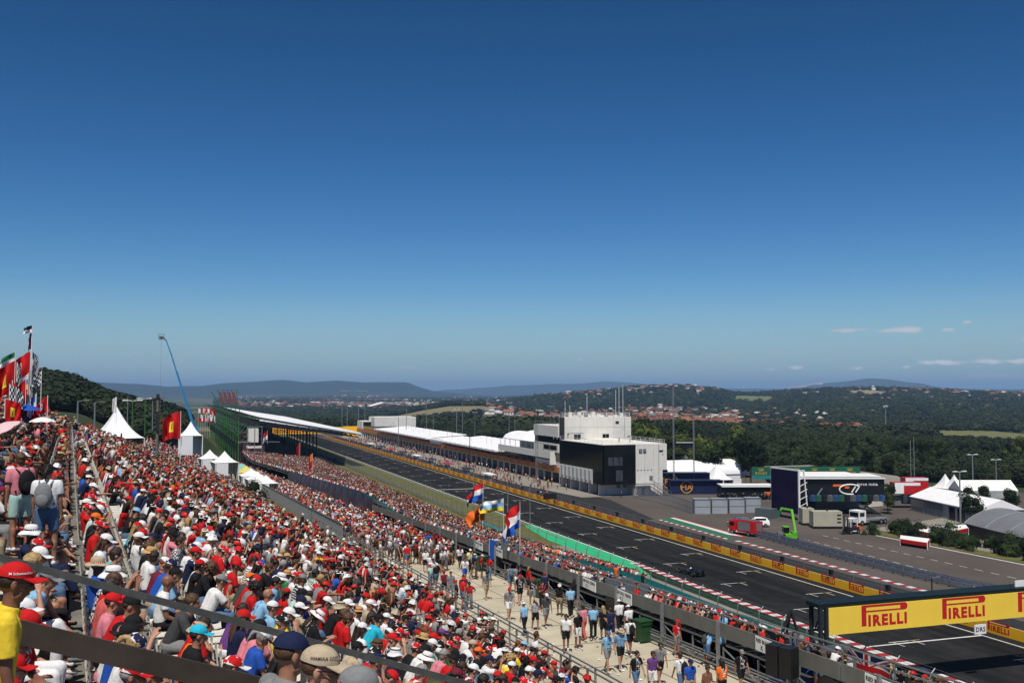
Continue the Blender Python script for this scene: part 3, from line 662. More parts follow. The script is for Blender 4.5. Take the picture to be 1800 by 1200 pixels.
def cloth_mat(k, pat='plain'):
    nm = 'cloth_' + k.replace(' ', '_') + ('' if pat == 'plain' else '_' + pat)
    if nm in _m: return _m[nm]
    m = mat(nm, CLOTH[k], .85, .10, 22, bump=.25, spec=.15)
    if pat != 'plain':
        N, L, p = nodes(m); src = p.inputs['Base Color'].links[0].from_socket
        tc = N.new('ShaderNodeTexCoord'); mx = N.new('ShaderNodeMix'); mx.data_type = 'RGBA'
        L.new(src, mx.inputs['A']); c2 = CLOTH['navy blue'] if k in ('white', 'light blue', 'grey') else CLOTH['white']
        mx.inputs['B'].default_value = (*c2, 1)
        if pat == 'striped':
            wv = N.new('ShaderNodeTexWave'); wv.bands_direction = 'Z'; wv.inputs['Scale'].default_value = 5.5; wv.inputs['Distortion'].default_value = .6
            L.new(tc.outputs['Object'], wv.inputs[0]); r = N.new('ShaderNodeMapRange'); r.inputs[1].default_value = .72; r.inputs[2].default_value = .80; L.new(wv.outputs['Fac'], r.inputs[0]); L.new(r.outputs[0], mx.inputs['Factor'])
        elif pat == 'checked':
            ck = N.new('ShaderNodeTexChecker'); ck.inputs['Scale'].default_value = 26; L.new(tc.outputs['Object'], ck.inputs[0]); L.new(ck.outputs['Fac'], mx.inputs['Factor'])
        elif pat == 'printed':      # a print on chest and back
            sp = N.new('ShaderNodeSeparateXYZ'); L.new(tc.outputs['Object'], sp.inputs[0])
            nz = N.new('ShaderNodeTexNoise'); nz.inputs['Scale'].default_value = 16; nz.inputs['Detail'].default_value = 1; L.new(tc.outputs['Object'], nz.inputs[0])
            r = N.new('ShaderNodeMapRange'); r.inputs[1].default_value = .54; r.inputs[2].default_value = .57; L.new(nz.outputs[0], r.inputs[0])
            ab = N.new('ShaderNodeMath'); ab.operation = 'ABSOLUTE'; L.new(sp.outputs['X'], ab.inputs[0])
            lt = N.new('ShaderNodeMath'); lt.operation = 'LESS_THAN'; lt.inputs[1].default_value = .10; L.new(ab.outputs[0], lt.inputs[0])
            mu = N.new('ShaderNodeMath'); mu.operation = 'MULTIPLY'; L.new(lt.outputs[0], mu.inputs[0]); L.new(r.outputs[0], mu.inputs[1]); L.new(mu.outputs[0], mx.inputs['Factor'])
        L.new(mx.outputs['Result'], p.inputs['Base Color'])
    return m
HAIRC = {'black': (.010, .008, .007), 'dark brown': (.028, .015, .009), 'brown': (.075, .038, .018), 'blonde': (.36, .24, .10), 'grey': (.25, .24, .23), 'red': (.16, .045, .015)}
def hair_mat(k): return mat('hair_' + k.replace(' ', '_'), HAIRC[k], .6, .35, 40, bump=.6)
def slot_obj(name, me, m, parent, loc=None, rot=None):
    o = bpy.data.objects.new(name, me); COL.objects.link(o); o.parent = parent
    if loc is not None: o.location = loc
    if rot is not None: o.rotation_euler = rot
    ms = m if isinstance(m, (list, tuple)) else [m]
    while len(me.materials) < len(ms): me.materials.append(ms[len(me.materials)])
    for i, x in enumerate(ms):
        o.material_slots[i].link = 'OBJECT'; o.material_slots[i].material = x
    return o
N_PERSON = [0]
def make_person(tpl, loc, rz, spec, label, group, scale=1.0, fine=None):
    """spec: skin, top, toppat, legs, hat, hatcol, hair, haircol, glasses, backpack"""
    t = fine or TPL[tpl]; J = t['J']; r = empty('person', loc, rz, label, 'person', group); r.scale = (scale,) * 3; N_PERSON[0] += 1
    dz = t.get('dz', 0.0)
    if dz: r.location.z += dz * scale
    sk = skin_mat(spec.get('skin', 'tanned'))
    slot_obj('body', t['body'], sk, r)
    if spec.get('top'): slot_obj('shirt', t['shirt'], cloth_mat(spec['top'], spec.get('pat', 'plain')), r)
    slot_obj('trousers' if t['p'].get('shorts', 1) > 1 else 'shorts', t['shorts'], cloth_mat(spec.get('legs', 'denim')), r)
    slot_obj('shoes', t['shoes'], cloth_mat(spec.get('shoes', 'white')), r)
    Hd = J['head']; e = J['Mh'].to_euler()
    hat = spec.get('hat')
    if hat:
        a, b = HATS[hat]; h = slot_obj('cap' if 'cap' in hat else 'hat', a, cloth_mat(spec['hatcol'], spec.get('hatpat', 'plain')), r, Hd, e)
        if 'cap' in hat:
            if spec.get('back'): h.rotation_euler = (J['Mh'] @ Matrix.Rotation(math.pi, 3, 'Z')).to_euler()
            slot_obj('brim', b, cloth_mat(spec.get('brim', spec['hatcol'])), h)
        else: slot_obj('hat_band', b, cloth_mat(spec.get('band', 'black')), h)
        if spec.get('hair') in ('long', 'tail'): slot_obj('hair', HAIR[spec['hair']], hair_mat(spec.get('haircol', 'dark brown')), r, Hd - V((0, 0, .012)), e)
        else: slot_obj('hair', NAPE, hair_mat(spec.get('haircol', 'dark brown')), r, Hd, e)
    elif spec.get('hair') != 'bald':
        slot_obj('hair', HAIR[spec.get('hair', 'short')], hair_mat(spec.get('haircol', 'dark brown')), r, Hd, e)
    if spec.get('glasses'): slot_obj('sunglasses', GLASSES, M_BLACK, r, Hd, e)
    if spec.get('backpack'): slot_obj('backpack', BACKPACK, cloth_mat(spec['backpack']), r, J['waist'])
    return r
# ---- low versions for the crowd mass ----
def arrays(me):
    n = len(me.vertices); co = np.empty(n * 3); me.vertices.foreach_get('co', co)
    me.calc_loop_triangles(); tr = np.empty(len(me.loop_triangles) * 3, int); me.loop_triangles.foreach_get('vertices', tr)
    return co.reshape(-1, 3), tr.reshape(-1, 3)
def decimated(me, tris):
    o = bpy.data.objects.new('bake', me); COL.objects.link(o); n = sum(len(p.vertices) - 2 for p in me.polygons)
    m = o.modifiers.new('d', 'DECIMATE'); m.ratio = min(1.0, tris / n)
    dg = bpy.context.evaluated_depsgraph_get(); r = bpy.data.meshes.new_from_object(o.evaluated_get(dg)); bpy.data.objects.remove(o)
    a = arrays(r); bpy.data.meshes.remove(r); return a
def low_person(tpl, hat, hair, budget):
    t = TPL[tpl]; J = t['J']; V_, T_, C_ = [], [], []; base = 0
    Mh = np.array(J['Mh']); H = np.array(J['head'])
    parts = [(t['body'], 0, budget[0], False), (t['shirt'], 1, budget[1], False), (t['shorts'], 2, budget[2], False)]
    if hat: parts += [(HATS[hat][0], 3, budget[3], True), (HATS[hat][1], 3, 8, True)]
    parts.append((HAIR[hair] if not hat or hair == 'long' else NAPE, 4, budget[3], True))
    for me, reg, n, hd in parts:
        v, f = decimated(me, n)
        if hd: v = v @ Mh.T + H
        V_.append(v); T_.append(f + base); C_.append(np.full(len(v), reg)); base += len(v)
    v = np.vstack(V_); v[:, 2] += t.get('dz', 0)
    return v, np.vstack(T_), np.concatenate(C_)
def crowd_palette(n, redness=.36):
    def pick(d, m):
        ks = list(d); w = np.array([d[k] for k in ks], float); w /= w.sum(); idx = rng.choice(len(ks), m, p=w); return np.array([CLOTH[ks[i]] for i in idx])
    top = {'red': redness, 'white': .24, 'black': .16, 'navy blue': .07, 'grey': .06, 'dark grey': .04, 'royal blue': .03, 'light blue': .03, 'yellow': .012, 'orange': .02, 'pink': .012, 'maroon': .03, 'beige': .03, 'mint': .01, 'brown': .02}
    hat = {'red': .32, 'white': .25, 'black': .17, 'navy blue': .06, 'beige': .05, 'tan': .04, 'grey': .03, 'orange': .01, 'light blue': .02}
    leg = {'denim': .3, 'khaki': .2, 'black': .2, 'grey': .15, 'white': .1, 'navy blue': .1}
    sk = list(SKINS.values()); hc = list(HAIRC.values())
    c = np.stack([np.array([sk[i] for i in rng.choice(4, n, p=[.35, .45, .16, .04])]), pick(top, n), pick(leg, n), pick(hat, n), np.array([hc[i] for i in rng.choice(6, n, p=[.3, .32, .18, .1, .07, .03])])], 1)
    return c * rng.uniform(.8, 1.12, (n, 1, 1))
class Crowd:
    def __init__(s): s.V = []; s.T = []; s.C = []; s.n = 0; s.lib = {}
    def tpl(s, key):
        if key not in s.lib: s.lib[key] = low_person(*key)
        return s.lib[key]
    def add(s, P, rz, keys, red=.36, scale=None):
        """P: (n,3) positions, rz: (n,), keys: list of template keys"""
        P = np.asarray(P, float); n = len(P)
        if n == 0: return
        pal = crowd_palette(n, red); ki = rng.integers(0, len(keys), n); sc = rng.uniform(.92, 1.06, n)
        for k, key in enumerate(keys):
            I = np.nonzero(ki == k)[0]
            if len(I) == 0: continue
            v, t, c = s.tpl(key); m = len(I); ca = np.cos(rz[I])[:, None]; sa = np.sin(rz[I])[:, None]
            x = v[None, :, 0] * sc[I][:, None]; y = v[None, :, 1] * sc[I][:, None]; z = v[None, :, 2] * sc[I][:, None]
            X = x * ca - y * sa + P[I][:, 0:1]; Y = x * sa + y * ca + P[I][:, 1:2]; Z = z + P[I][:, 2:3]
            s.V.append(np.stack([X, Y, Z], -1).reshape(-1, 3)); s.C.append(pal[I][:, c, :].reshape(-1, 3))
            off = s.n + np.arange(m)[:, None, None] * len(v); s.T.append((t[None] + off).reshape(-1, 3)); s.n += m * len(v)
    def build(s, name):
        Vv = np.vstack(s.V).astype(np.float32); T = np.vstack(s.T).astype(np.int32); C = np.vstack(s.C).astype(np.float32)
        me = bpy.data.meshes.new(name); me.vertices.add(len(Vv)); me.vertices.foreach_set('co', Vv.ravel())
        me.loops.add(T.size); me.loops.foreach_set('vertex_index', T.ravel()); me.polygons.add(len(T))
        me.polygons.foreach_set('loop_start', np.arange(0, T.size, 3, dtype=np.int32)); me.polygons.foreach_set('loop_total', np.full(len(T), 3, np.int32)); me.update(calc_edges=True)
        a = me.attributes.new('colour', 'FLOAT_COLOR', 'POINT'); a.data.foreach_set('color', np.hstack([C, np.ones((len(C), 1), np.float32)]).ravel())
        m = bpy.data.materials.new('crowd_clothing'); m.use_nodes = True; N, L, p = nodes(m); at = N.new('ShaderNodeAttribute'); at.attribute_name = 'colour'
        L.new(at.outputs['Color'], p.inputs['Base Color']); p.inputs['Roughness'].default_value = .8; p.inputs['Specular IOR Level'].default_value = .2
        print('crowd', name, len(T), 'tris'); return link(name, me, [m])
# ================= stands, railings, people =================
def project(p):
    x, y, z = p[0], p[1], p[2] - CAMZ
    fx = x * math.cos(YAW) - y * math.sin(YAW); fy = x * math.sin(YAW) + y * math.cos(YAW)
    d = fy * math.cos(PITCH) + z * math.sin(PITCH); u = -fy * math.sin(PITCH) + z * math.cos(PITCH)
    if d < .3: return (-9999, -9999, d)
    return (900 + F_PX * fx / d, 600 - F_PX * u / d, d)
def inview(p, m=30):
    x, y, d = project(p); return -m < x < 1800 + m and -m < y < 1200 + m and d > 1
PITCHX = .95; ROW0 = 12.35
def row_x(r, y): return ROW0 - PITCHX * r - .085 * (y - 20)
def row_z(r, y): return 21.6 - .42 * row_x(r, y) - .043 * y
def y_end(r):  # far end of each row
    return 150 - 1.1 * r
NROW = 26
# upper stand: stepped terraces
stand = empty('grandstand', (12, 60, 14), 0, 'open hillside grandstand of white seats packed with spectators', 'grandstand')
def local(o, mb):
    for i, v in enumerate(mb.v): mb.v[i] = (v[0] - o.location.x, v[1] - o.location.y, v[2] - o.location.z)
    return mb
mb = MB()
for r in range(-13, NROW + 1):
    for k in range(28):
        y0 = -4 + k * 5.6; y1 = y0 + 5.6
        if y0 > y_end(max(r, 0)): break
        if row_x(r, y1) > 13.2 or row_x(r, y1) > lim(y1) + .6: continue
        x = row_x(r, y0); X = row_x(r, y1); za = row_z(r, y0); zb = row_z(r, y1)
        mb.add([(x - .70, y0, za), (x + .18, y0, za), (X + .18, y1, zb), (X - .70, y1, zb), (x + .18, y0, za - .8), (X + .18, y1, zb - .8)], [(0, 1, 2, 3), (1, 4, 5, 2)], False)
local(stand, mb).build('terrace', mat('terrace_concrete', (0.16, 0.15, 0.13), .95, .25, 2, bump=.3, detail=8), stand)
# one seat: a bucket with a rounded open back; back towards -X, faces +X
def seat_mb():
    m = MB(); m.smooth = True
    def shell(u, v):
        x = -.20 + .40 * v; y = -.21 + .42 * u; return V((x, y, .42 + .035 * (2 * u - 1) ** 2 + (.02 if v > .9 else 0)))
    m.grid(shell, 5, 4); m.grid(lambda u, v: shell(1 - u, v) - V((0, 0, .02)), 5, 4)
    for k in range(5):
        y = -.18 + .09 * k; m.bar((-.205, y, .43), (-.235, y * .96, .70), .045, .016, (1, 0, 0))
    def rim(u, v):
        a = math.pi * (1 - u); return V((-.235 - .01 * v, .20 * math.cos(a), .68 + .09 * math.sin(a) - .055 * v))
    m.grid(rim, 8, 1); m.grid(lambda u, v: rim(1 - u, v) + V((.018, 0, 0)), 8, 1)
    m.box((0, 0, .40), (.34, .06, .04)); m.box((.0, 0, .2), (.05, .05, .4))
    return m
SEAT = seat_mb().mesh('seat')
M_SEAT = mat('white_seat_plastic', (.58, .56, .50), .45, .08, 6)
seats = []
for r in range(-13, NROW):
    n = int((y_end(max(r, 0)) - 2) / .52)
    off = random.uniform(0, .5)
    for k in range(n):
        y = 2 + off + k * .52; x = row_x(r, y); z = row_z(r, y)
        if x < 12.7 and x < lim(y): seats.append((r, k, x, y, z))
seats = [s for s in seats if inview((s[2], s[3], s[4] + 1.1), 60)]
seats.sort(key=lambda s: math.hypot(s[2], s[3], s[4] - 25))
print('seats', len(seats))
slp = math.atan(.043)
for s in seats[:96]:
    o = link('seat', SEAT, M_SEAT, stand, (s[2] - .28 - 12, s[3] - 60, s[4] - 14)); o.rotation_euler = (-slp, 0, 0)
sv, sf = arrays(SEAT)
def mass_seats(lst, name, m, parent, simple_from=60):
    Vs, Ts, n = [], [], 0
    lo = MB(); lo.box((0, 0, .42), (.38, .42, .03)); lo.box((-.22, 0, .60), (.03, .42, .34)); lv, lf = arrays(lo.mesh('seat_low'))
    for s in lst:
        v, t = (sv, sf) if math.hypot(s[2], s[3]) < simple_from else (lv, lf)
        Vs.append(v + np.array([s[2] - .28 - parent.location.x, s[3] - parent.location.y, s[4] - parent.location.z])); Ts.append(t + n); n += len(v)
    v = np.vstack(Vs); t = np.vstack(Ts); me = bpy.data.meshes.new(name); me.from_pydata(v.tolist(), [], t.tolist()); me.update()
    o = link(name, me, [m], parent); o['kind'] = 'stuff'; return o
mass_seats([s for s in seats[96:] if abs(row_x(s[0], 0) + .3) > 1.7 or random.random() < .22], 'seat_rows', M_SEAT, stand, 40)

# ---- spectators ----
KEYS = list(POSES)
SIT = [k for k in KEYS if k.startswith('sit')]
SITW = {'sit_upright': 3, 'sit_forward': 3.5, 'sit_chin': 2.5, 'sit_folded': 2.5, 'sit_phone': 2, 'sit_point': .3, 'sit_turned': 1.5, 'sit_back': 1.2, 'sit_vest': 1.2, 'sit_binoculars': .4}
DESC = {'sit_upright': 'hands on thighs', 'sit_forward': 'leaning forward on the elbows', 'sit_chin': 'leaning forward with one hand raised', 'sit_folded': 'with folded arms', 'sit_phone': 'looking down at the hands', 'sit_point': 'pointing at the track',
        'sit_turned': 'turned to a neighbour', 'sit_back': 'leaning back', 'sit_vest': 'leaning forward bare-armed', 'sit_binoculars': 'with both hands raised to the face'}
def wpick(d, rr): ks = list(d); return rr.choices(ks, [d[k] for k in ks])[0]
TOPW = {'red': 24, 'white': 23, 'black': 15, 'navy blue': 8, 'grey': 6, 'dark grey': 4, 'royal blue': 4, 'light blue': 4, 'yellow': 2, 'orange': 2, 'pink': 2, 'maroon': 3, 'beige': 3, 'mint': 1, 'turquoise': 1, 'coral': 1, 'green': 1, 'purple': 1}
CAPW = {'red': 36, 'white': 22, 'black': 18, 'navy blue': 8, 'grey': 4, 'royal blue': 2, 'light blue': 2, 'orange': 1, 'beige': 3, 'maroon': 1, 'purple': 1}
def rand_spec(rr):
    s = dict(skin=wpick({'light': 30, 'tanned': 50, 'brown': 17, 'dark': 3}, rr), top=wpick(TOPW, rr), pat=wpick({'plain': 70, 'printed': 18, 'striped': 8, 'checked': 4}, rr),
             legs=wpick({'denim': 20, 'khaki': 20, 'black': 20, 'grey': 15, 'white': 8, 'navy blue': 12, 'beige': 6}, rr), shoes=wpick({'white': 4, 'black': 4, 'grey': 2, 'red': 1}, rr))
    h = wpick({'cap': 66, None: 18, 'straw': 3, 'bucket': 4, 'floppy': 2, 'trilby': 1.5}, rr); s['hat'] = h
    if h == 'cap':
        s['hatcol'] = wpick(CAPW, rr)
        if rr.random() < .4 and s['hatcol'] in ('red', 'black', 'navy blue'): s['hatpat'] = 'printed'
        if rr.random() < .12: s['brim'] = wpick({'white': 2, 'black': 2, 'red': 1}, rr)
        if rr.random() < .07: s['back'] = 1
    elif h: s['hatcol'] = {'straw': rr.choice(['tan', 'beige']), 'bucket': rr.choice(['beige', 'white', 'grey', 'olive']), 'floppy': 'white', 'trilby': 'tan'}[h]; s['band'] = rr.choice(['black', 'brown', 'red'])
    s['hair'] = wpick({'short': 62, 'long': 18, 'tail': 8, 'curly': 4, 'bald': 5}, rr); s['haircol'] = wpick({'black': 25, 'dark brown': 38, 'brown': 18, 'blonde': 12, 'grey': 6, 'red': 2}, rr)
    s['glasses'] = rr.random() < .4; return s
HATW = {'cap': 'cap', 'straw': 'straw hat', 'bucket': 'bucket hat', 'floppy': 'floppy sun hat', 'trilby': 'trilby hat'}
def head_words(s):
    if s.get('hat') == 'cap':
        w = ('printed ' if s.get('hatpat') else '') + s['hatcol'] + ' cap'
        if s.get('back'): w += ' worn backwards'
        elif s.get('brim') and s['brim'] != s['hatcol']: w += ' with %s peak' % s['brim']
        return w
    if s.get('hat'): return s['hatcol'] + ' ' + HATW[s['hat']]
    if s.get('hair') == 'bald': return 'bald head'
    return {'short': 'short', 'long': 'long', 'tail': 'tied', 'curly': 'curly'}[s.get('hair', 'short')] + ' ' + s.get('haircol', 'dark brown') + ' hair'
def top_words(s, tpl):
    if not s.get('top'): return 'bare chest'
    g = 'vest' if tpl in ('sit_vest',) else ('top' if POSES[tpl].get('fem') else 'shirt')
    return ('' if s.get('pat', 'plain') == 'plain' else s['pat'] + ' ') + s['top'] + ' ' + g
USED = {}
def uniq(cands):
    for c in cands:
        w = c.split()
        if len(w) <= 16 and c not in USED: USED[c] = 1; return c
    return None
# foreground people round the camera, modelled finer
FINE = {'a': person_meshes(dict(stand=True, lean=.10, nod=.18, arms=[ARM_HANG, ARM_HANG], legs=[((.06, .03, -1), (0, -.03, -1)), ((.10, .05, -1), (0, -.02, -1))], sleeve=.72), True)}
FINE['a']['dz'] = 0
HATS['finecap'] = cap_meshes(True)
def stand_at(px, py_top, depth, tpl_t, spec, label, rz, captop=.128, nod=0, scale=1.0):
    """person whose hat top is at the given bearing, height and distance"""
    top = D(px, py_top, depth); J = tpl_t['J']; hd = J['head'] + J['Mh'] @ V((0, -.012, captop))
    c, s_ = math.cos(rz), math.sin(rz); off = V((hd.x * c - hd.y * s_, hd.x * s_ + hd.y * c, hd.z)) * scale
    loc = top - off
    return make_person('stand_still', loc, rz, spec, label, 'spectators standing by the foreground rail', scale, tpl_t)
HATW['finecap'] = 'cap'
fg = []
fg.append(stand_at(32, 986, 6.3, FINE['a'], dict(skin='brown', top='yellow', legs='khaki', hat='finecap', hatcol='red', glasses=True, haircol='dark brown', hair='short'), 'man in red cap, dark sunglasses and yellow polo shirt by the foreground wooden rail', R(-80)))
fg.append(stand_at(516, 1108, 5.9, FINE['a'], dict(skin='tanned', top='grey', legs='khaki', hat='finecap', hatcol='navy blue', haircol='brown', hair='short'), 'young man in plain navy cap and grey shirt, cap overlapping the metal handrail', R(-72)))
fg.append(stand_at(568, 1132, 5.5, FINE['a'], dict(skin='light', top='white', legs='khaki', hat='finecap', hatcol='beige', glasses=True, haircol='brown', hair='short'), 'man in beige cap beside the navy-capped young man below the handrail', R(-105)))
fg.append(stand_at(636, 1168, 5.3, FINE['a'], dict(skin='tanned', top='dark grey', legs='khaki', hat='finecap', hatcol='grey', haircol='brown', hair='short'), 'person in plain grey cap beside the beige-capped man at the bottom edge', R(-95)))
M_PRINT = mat('dark_print', (.03, .025, .02), .7, .1)
for _p, _t, _s, _mm, _o in ((fg[0], 'M Schumacher', .022, cloth_mat('white'), (.0935, -.055, .052)), (fg[2], 'FORMULA ONE', .020, M_PRINT, (.0925, -.06, .062))):
    _c = [q for q in _p.children if q.name.startswith('cap')][0]; _mb = MB(); _mb.merge(text_mesh(_t, _s, .0008, .0004, 1.0), frame_mat(_o, (-.05, 1, .12), (-.35, -.12, 1)))
    for _i, _v in enumerate(_mb.v): _y = (_v[1] + .012) / .112; _mb.v[_i] = (_v[0] - .09 * (1 - math.sqrt(max(0, 1 - _y * _y))), _v[1], _v[2])
    _mb.build('lettering', _mm, _c)
# listed spectators that stand out in the photograph: (px, py of head top, depth, pose, spec, extra words)
LISTED = [
 (165, 1030, 11.3, 'sit_upright', dict(skin='tanned', top='coral', legs='khaki', hat=None, hair='short', haircol='dark brown'), 'short dark hair and coral sleeveless shirt sitting behind the wooden rail'),
 (258, 1058, 11.0, 'sit_forward', dict(skin='tanned', top='white', legs='pink', hat='cap', hatcol='black', hair='short', glasses=True), 'black cap and plain white shirt seen above the wooden rail'),
 (346, 1034, 13.0, 'sit_forward', dict(skin='tanned', top='dark grey', legs='grey', hat=None, hair='short', haircol='brown'), 'brown hair, dark grey shirt and grey shorts on the row end'),
 (328, 998, 14.0, 'sit_upright', dict(skin='brown', top='white', legs='black', hat=None, hair='bald'), 'bald head and white shirt sitting upright'),
 (318, 1141, 8.8, 'sit_upright', dict(skin='tanned', top='black', legs='denim', hat='cap', hatcol='turquoise', hair='short'), 'turquoise cap behind the wooden rail'),
 (292, 930, 19.0, 'sit_upright', dict(skin='tanned', top='red', pat='printed', legs='denim', hat='cap', hatcol='red', brim='white', hair='short'), 'red cap wrapped in a red, black and gold flag'),
 (505, 1046, 12.6, 'sit_forward', dict(skin='tanned', top='mint', legs='denim', hat='cap', hatcol='black', hair='short'), 'black cap and pale mint shirt near the handrail'),
 (548, 1005, 16.0, 'sit_forward', dict(skin='tanned', top='green', pat='checked', legs='denim', hat=None, hair='short', haircol='black'), 'green and white checked shirt and black hair'),
 (658, 1082, 15.5, 'sit_forward', dict(skin='tanned', top='turquoise', legs='denim', hat='cap', hatcol='black', hair='short'), 'black cap and bright turquoise shirt above the handrail'),
 (670, 1128, 12.5, 'sit_upright', dict(skin='tanned', top='royal blue', pat='printed', legs='denim', hat='trilby', hatcol='brown', hair='short'), 'brown felt hat and royal blue shirt just above the handrail'),
 (443, 1080, 10.8, 'sit_upright', dict(skin='tanned', top='navy blue', legs='denim', hat='cap', hatcol='red', hair='long', haircol='brown'), 'red cap, long brown hair and navy shirt behind the handrail'),
 (228, 1040, 12.6, 'sit_chin', dict(skin='tanned', top='red', legs='black', hat='cap', hatcol='black', hair='short'), 'black cap and red shirt left of the white-shirted capped man'),
 (104, 992, 14.0, 'sit_upright', dict(skin='tanned', top='yellow', legs='black', hat=None, hair='long', haircol='blonde'), 'long blonde hair and shiny yellow top'),
 (735, 1098, 17.5, 'sit_folded', dict(skin='tanned', top='royal blue', legs='denim', hat=None, hair='short', haircol='brown'), 'boy with short brown hair and royal blue shirt standing out among caps'),
 (866, 1155, 21.5, 'sit_binoculars', dict(skin='tanned', top='white', legs='denim', hat='cap', hatcol='navy blue', hair='short'), 'dark navy cap and white shirt near the walkway railing'),
 (562, 964, 22, 'sit_point', dict(skin='tanned', top='amber', legs='denim', hat='cap', hatcol='white', hair='short'), 'white cap and amber shirt pointing at the track'),
 (838, 1140, 19, 'sit_forward', dict(skin='tanned', top='black', pat='printed', legs='denim', hat='cap', hatcol='orange', hair='short'), 'orange cap and dark printed shirt near the lower rows'),
 (900, 1130, 26, 'sit_forward', dict(skin='tanned', top='yellow', legs='denim', hat='cap', hatcol='white', hair='short'), 'white cap and yellow shirt in the lowest row'),
 (940, 1160, 25, 'sit_upright', dict(skin='tanned', top='white', legs='denim', hat='cap', hatcol='red', hair='short'), 'red cap and white shirt in the lowest row by the walkway'),
]
taken = set(); jobs = []
def nearest_seat(P):
    best = None
    for s in seats[:1800]:
        if (s[0], s[1]) in taken: continue
        d = (s[2] - P.x) ** 2 + (s[3] - P.y) ** 2
        if best is None or d < best[0]: best = (d, s)
    return best[1]
for (px, py, dep, tpl, spec, words) in LISTED:
    r_ = ray(px, py); # seat whose head height meets this line of sight
    best = None
    for s in seats[:2500]:
        if (s[0], s[1]) in taken: continue
        q = project((s[2] - .1, s[3], s[4] + 1.28)); e = (q[0] - px) ** 2 + (q[1] - py) ** 2
        if best is None or e < best[0]: best = (e, s)
    s = best[1]; taken.add((s[0], s[1])); jobs.append((s, tpl, spec, words))
# flags and two standing people need room
STANDING = [(38, 786, 17.5, 'stand_still', dict(skin='tanned', top='pink', legs='mint', hat=None, hair='short', haircol='brown', backpack='black'), 'standing man in pink shirt with a black backpack', R(35)),
            (84, 806, 17.0, 'stand_still', dict(skin='tanned', top='white', legs='denim', hat='cap', hatcol='black', hair='tail', haircol='black', backpack='grey'), 'standing woman in black cap, white top and blue shorts with a grey backpack', R(-10))]
stand_spots = []
for (px, py, dep, tpl, spec, words, rz) in STANDING:
    P = D(px, py, dep); z = stand_z(P.x, P.y); t = TPL[tpl]
    o = make_person(tpl, V((P.x, P.y, P.z - 1.80)), rz, spec, words, 'people standing among the seated spectators'); stand_spots.append((P.x, P.y)); USED[words] = 1
NEAR = [s for s in seats if (s[0], s[1]) not in taken and min(math.hypot(s[2] - a, s[3] - b) for a, b in stand_spots) > .55]
N_IND = 300 - 4 - 2 - len(LISTED) - 58
rr = random.Random(11); chosen = []; rest = []
# keep the space in front of the lens and the handrail free
for s in NEAR:
    if math.hypot(s[2], s[3]) < 7.6: continue
    if rr.random() < .34 or (s[3] % 17 < .9 and rr.random() < .7): continue
    (chosen if len(chosen) < N_IND else rest).append(s)
def seat_person(s, tpl, spec, label, jr=None):
    y = s[3] + random.uniform(-.07, .07)
    r = make_person(tpl, V((s[2] - .30, y, s[4] + random.uniform(-.02, .03))), R(-90 + random.gauss(0, 9)), spec, label, 'spectators seated in the hillside stand', random.uniform(.98, 1.09) if not POSES[tpl].get('fem') else random.uniform(.93, 1.02))
    return r
for (s, tpl, spec, words) in jobs:
    seat_person(s, tpl, spec, words); USED[words] = 1
specs = {}
for s in chosen: specs[(s[0], s[1])] = (wpick(SITW, rr), rand_spec(rr))
def nb(s, d):
    for k in (1, 2):
        q = specs.get((s[0], s[1] + d * k))
        if q: return q
PLAIN = {}
for s in chosen:
    tpl, sp = specs[(s[0], s[1])]; hw, tw = head_words(sp), top_words(sp, tpl); c = ['%s and %s, seated %s' % (hw, tw, DESC[tpl])]
    a, b = nb(s, 1), nb(s, -1)
    if sp['glasses']: c.append('%s, sunglasses and %s, seated %s' % (hw, tw, DESC[tpl]))
    if a: c.append('seated, %s and %s, just beyond %s and %s' % (hw, tw, head_words(a[1]), top_words(a[1], a[0])))
    if b: c.append('seated, %s and %s, just nearer than %s and %s' % (hw, tw, head_words(b[1]), top_words(b[1], b[0])))
    c.append('%s, %s and %s bottoms, seated %s' % (hw, tw, sp['legs'], DESC[tpl]))
    if a and b: c.append('%s and %s, between neighbours in %s and %s' % (hw, tw, top_words(b[1], b[0]), top_words(a[1], a[0])))
    l = uniq(c)
    if l is None:
        l = '%s and %s, seated' % (hw, tw); print('dup', l)
    seat_person(s, tpl, sp, l)
print('individual seated', len(chosen))

# ---- the rest of the crowd: one object ----
crowd = Crowd()
HI, MI, LO = (170, 70, 40, 34), (64, 26, 14, 16), (26, 12, 6, 8)
def keyset(b, stand_=False, n=14):
    ks = []
    base = (['sit_upright', 'sit_forward', 'sit_forward', 'sit_chin', 'sit_folded', 'sit_phone', 'sit_turned', 'sit_point', 'sit_binoculars'] if not stand_ else ['stand_walk', 'stand_still', 'stand_trousers', 'stand_hips', 'stand_stroll'])
    hats = [('cap', 'short'), ('cap', 'short'), ('cap', 'long'), (None, 'short'), ('bucket', 'short'), ('cap', 'short'), (None, 'long')]
    for i in range(n): h = hats[i % len(hats)]; ks.append((base[i % len(base)], h[0], h[1], b))
    return ks
KH, KM, KL = keyset(HI), keyset(MI), keyset(LO, n=9); KSM, KSL = keyset(MI, True, 10), keyset(LO, True, 7)
def split_add(P, face=R(-90), spread=.2, red=.36):
    P = np.array(P); d = np.hypot(P[:, 0], P[:, 1]); rz = face + rng.normal(0, spread, len(P))
    for lo, hi, ks in ((0, 45, KH), (45, 85, KM), (85, 9999, KL)):
        I = (d >= lo) & (d < hi); crowd.add(P[I], rz[I], ks, red)
P = [(s[2] - .30, s[3] + rng.uniform(-.08, .08), s[4]) for s in rest if rng.random() < (.66 if s[3] < 60 else .78) and (s[3] % 17 > .9 or rng.random() < .3)]
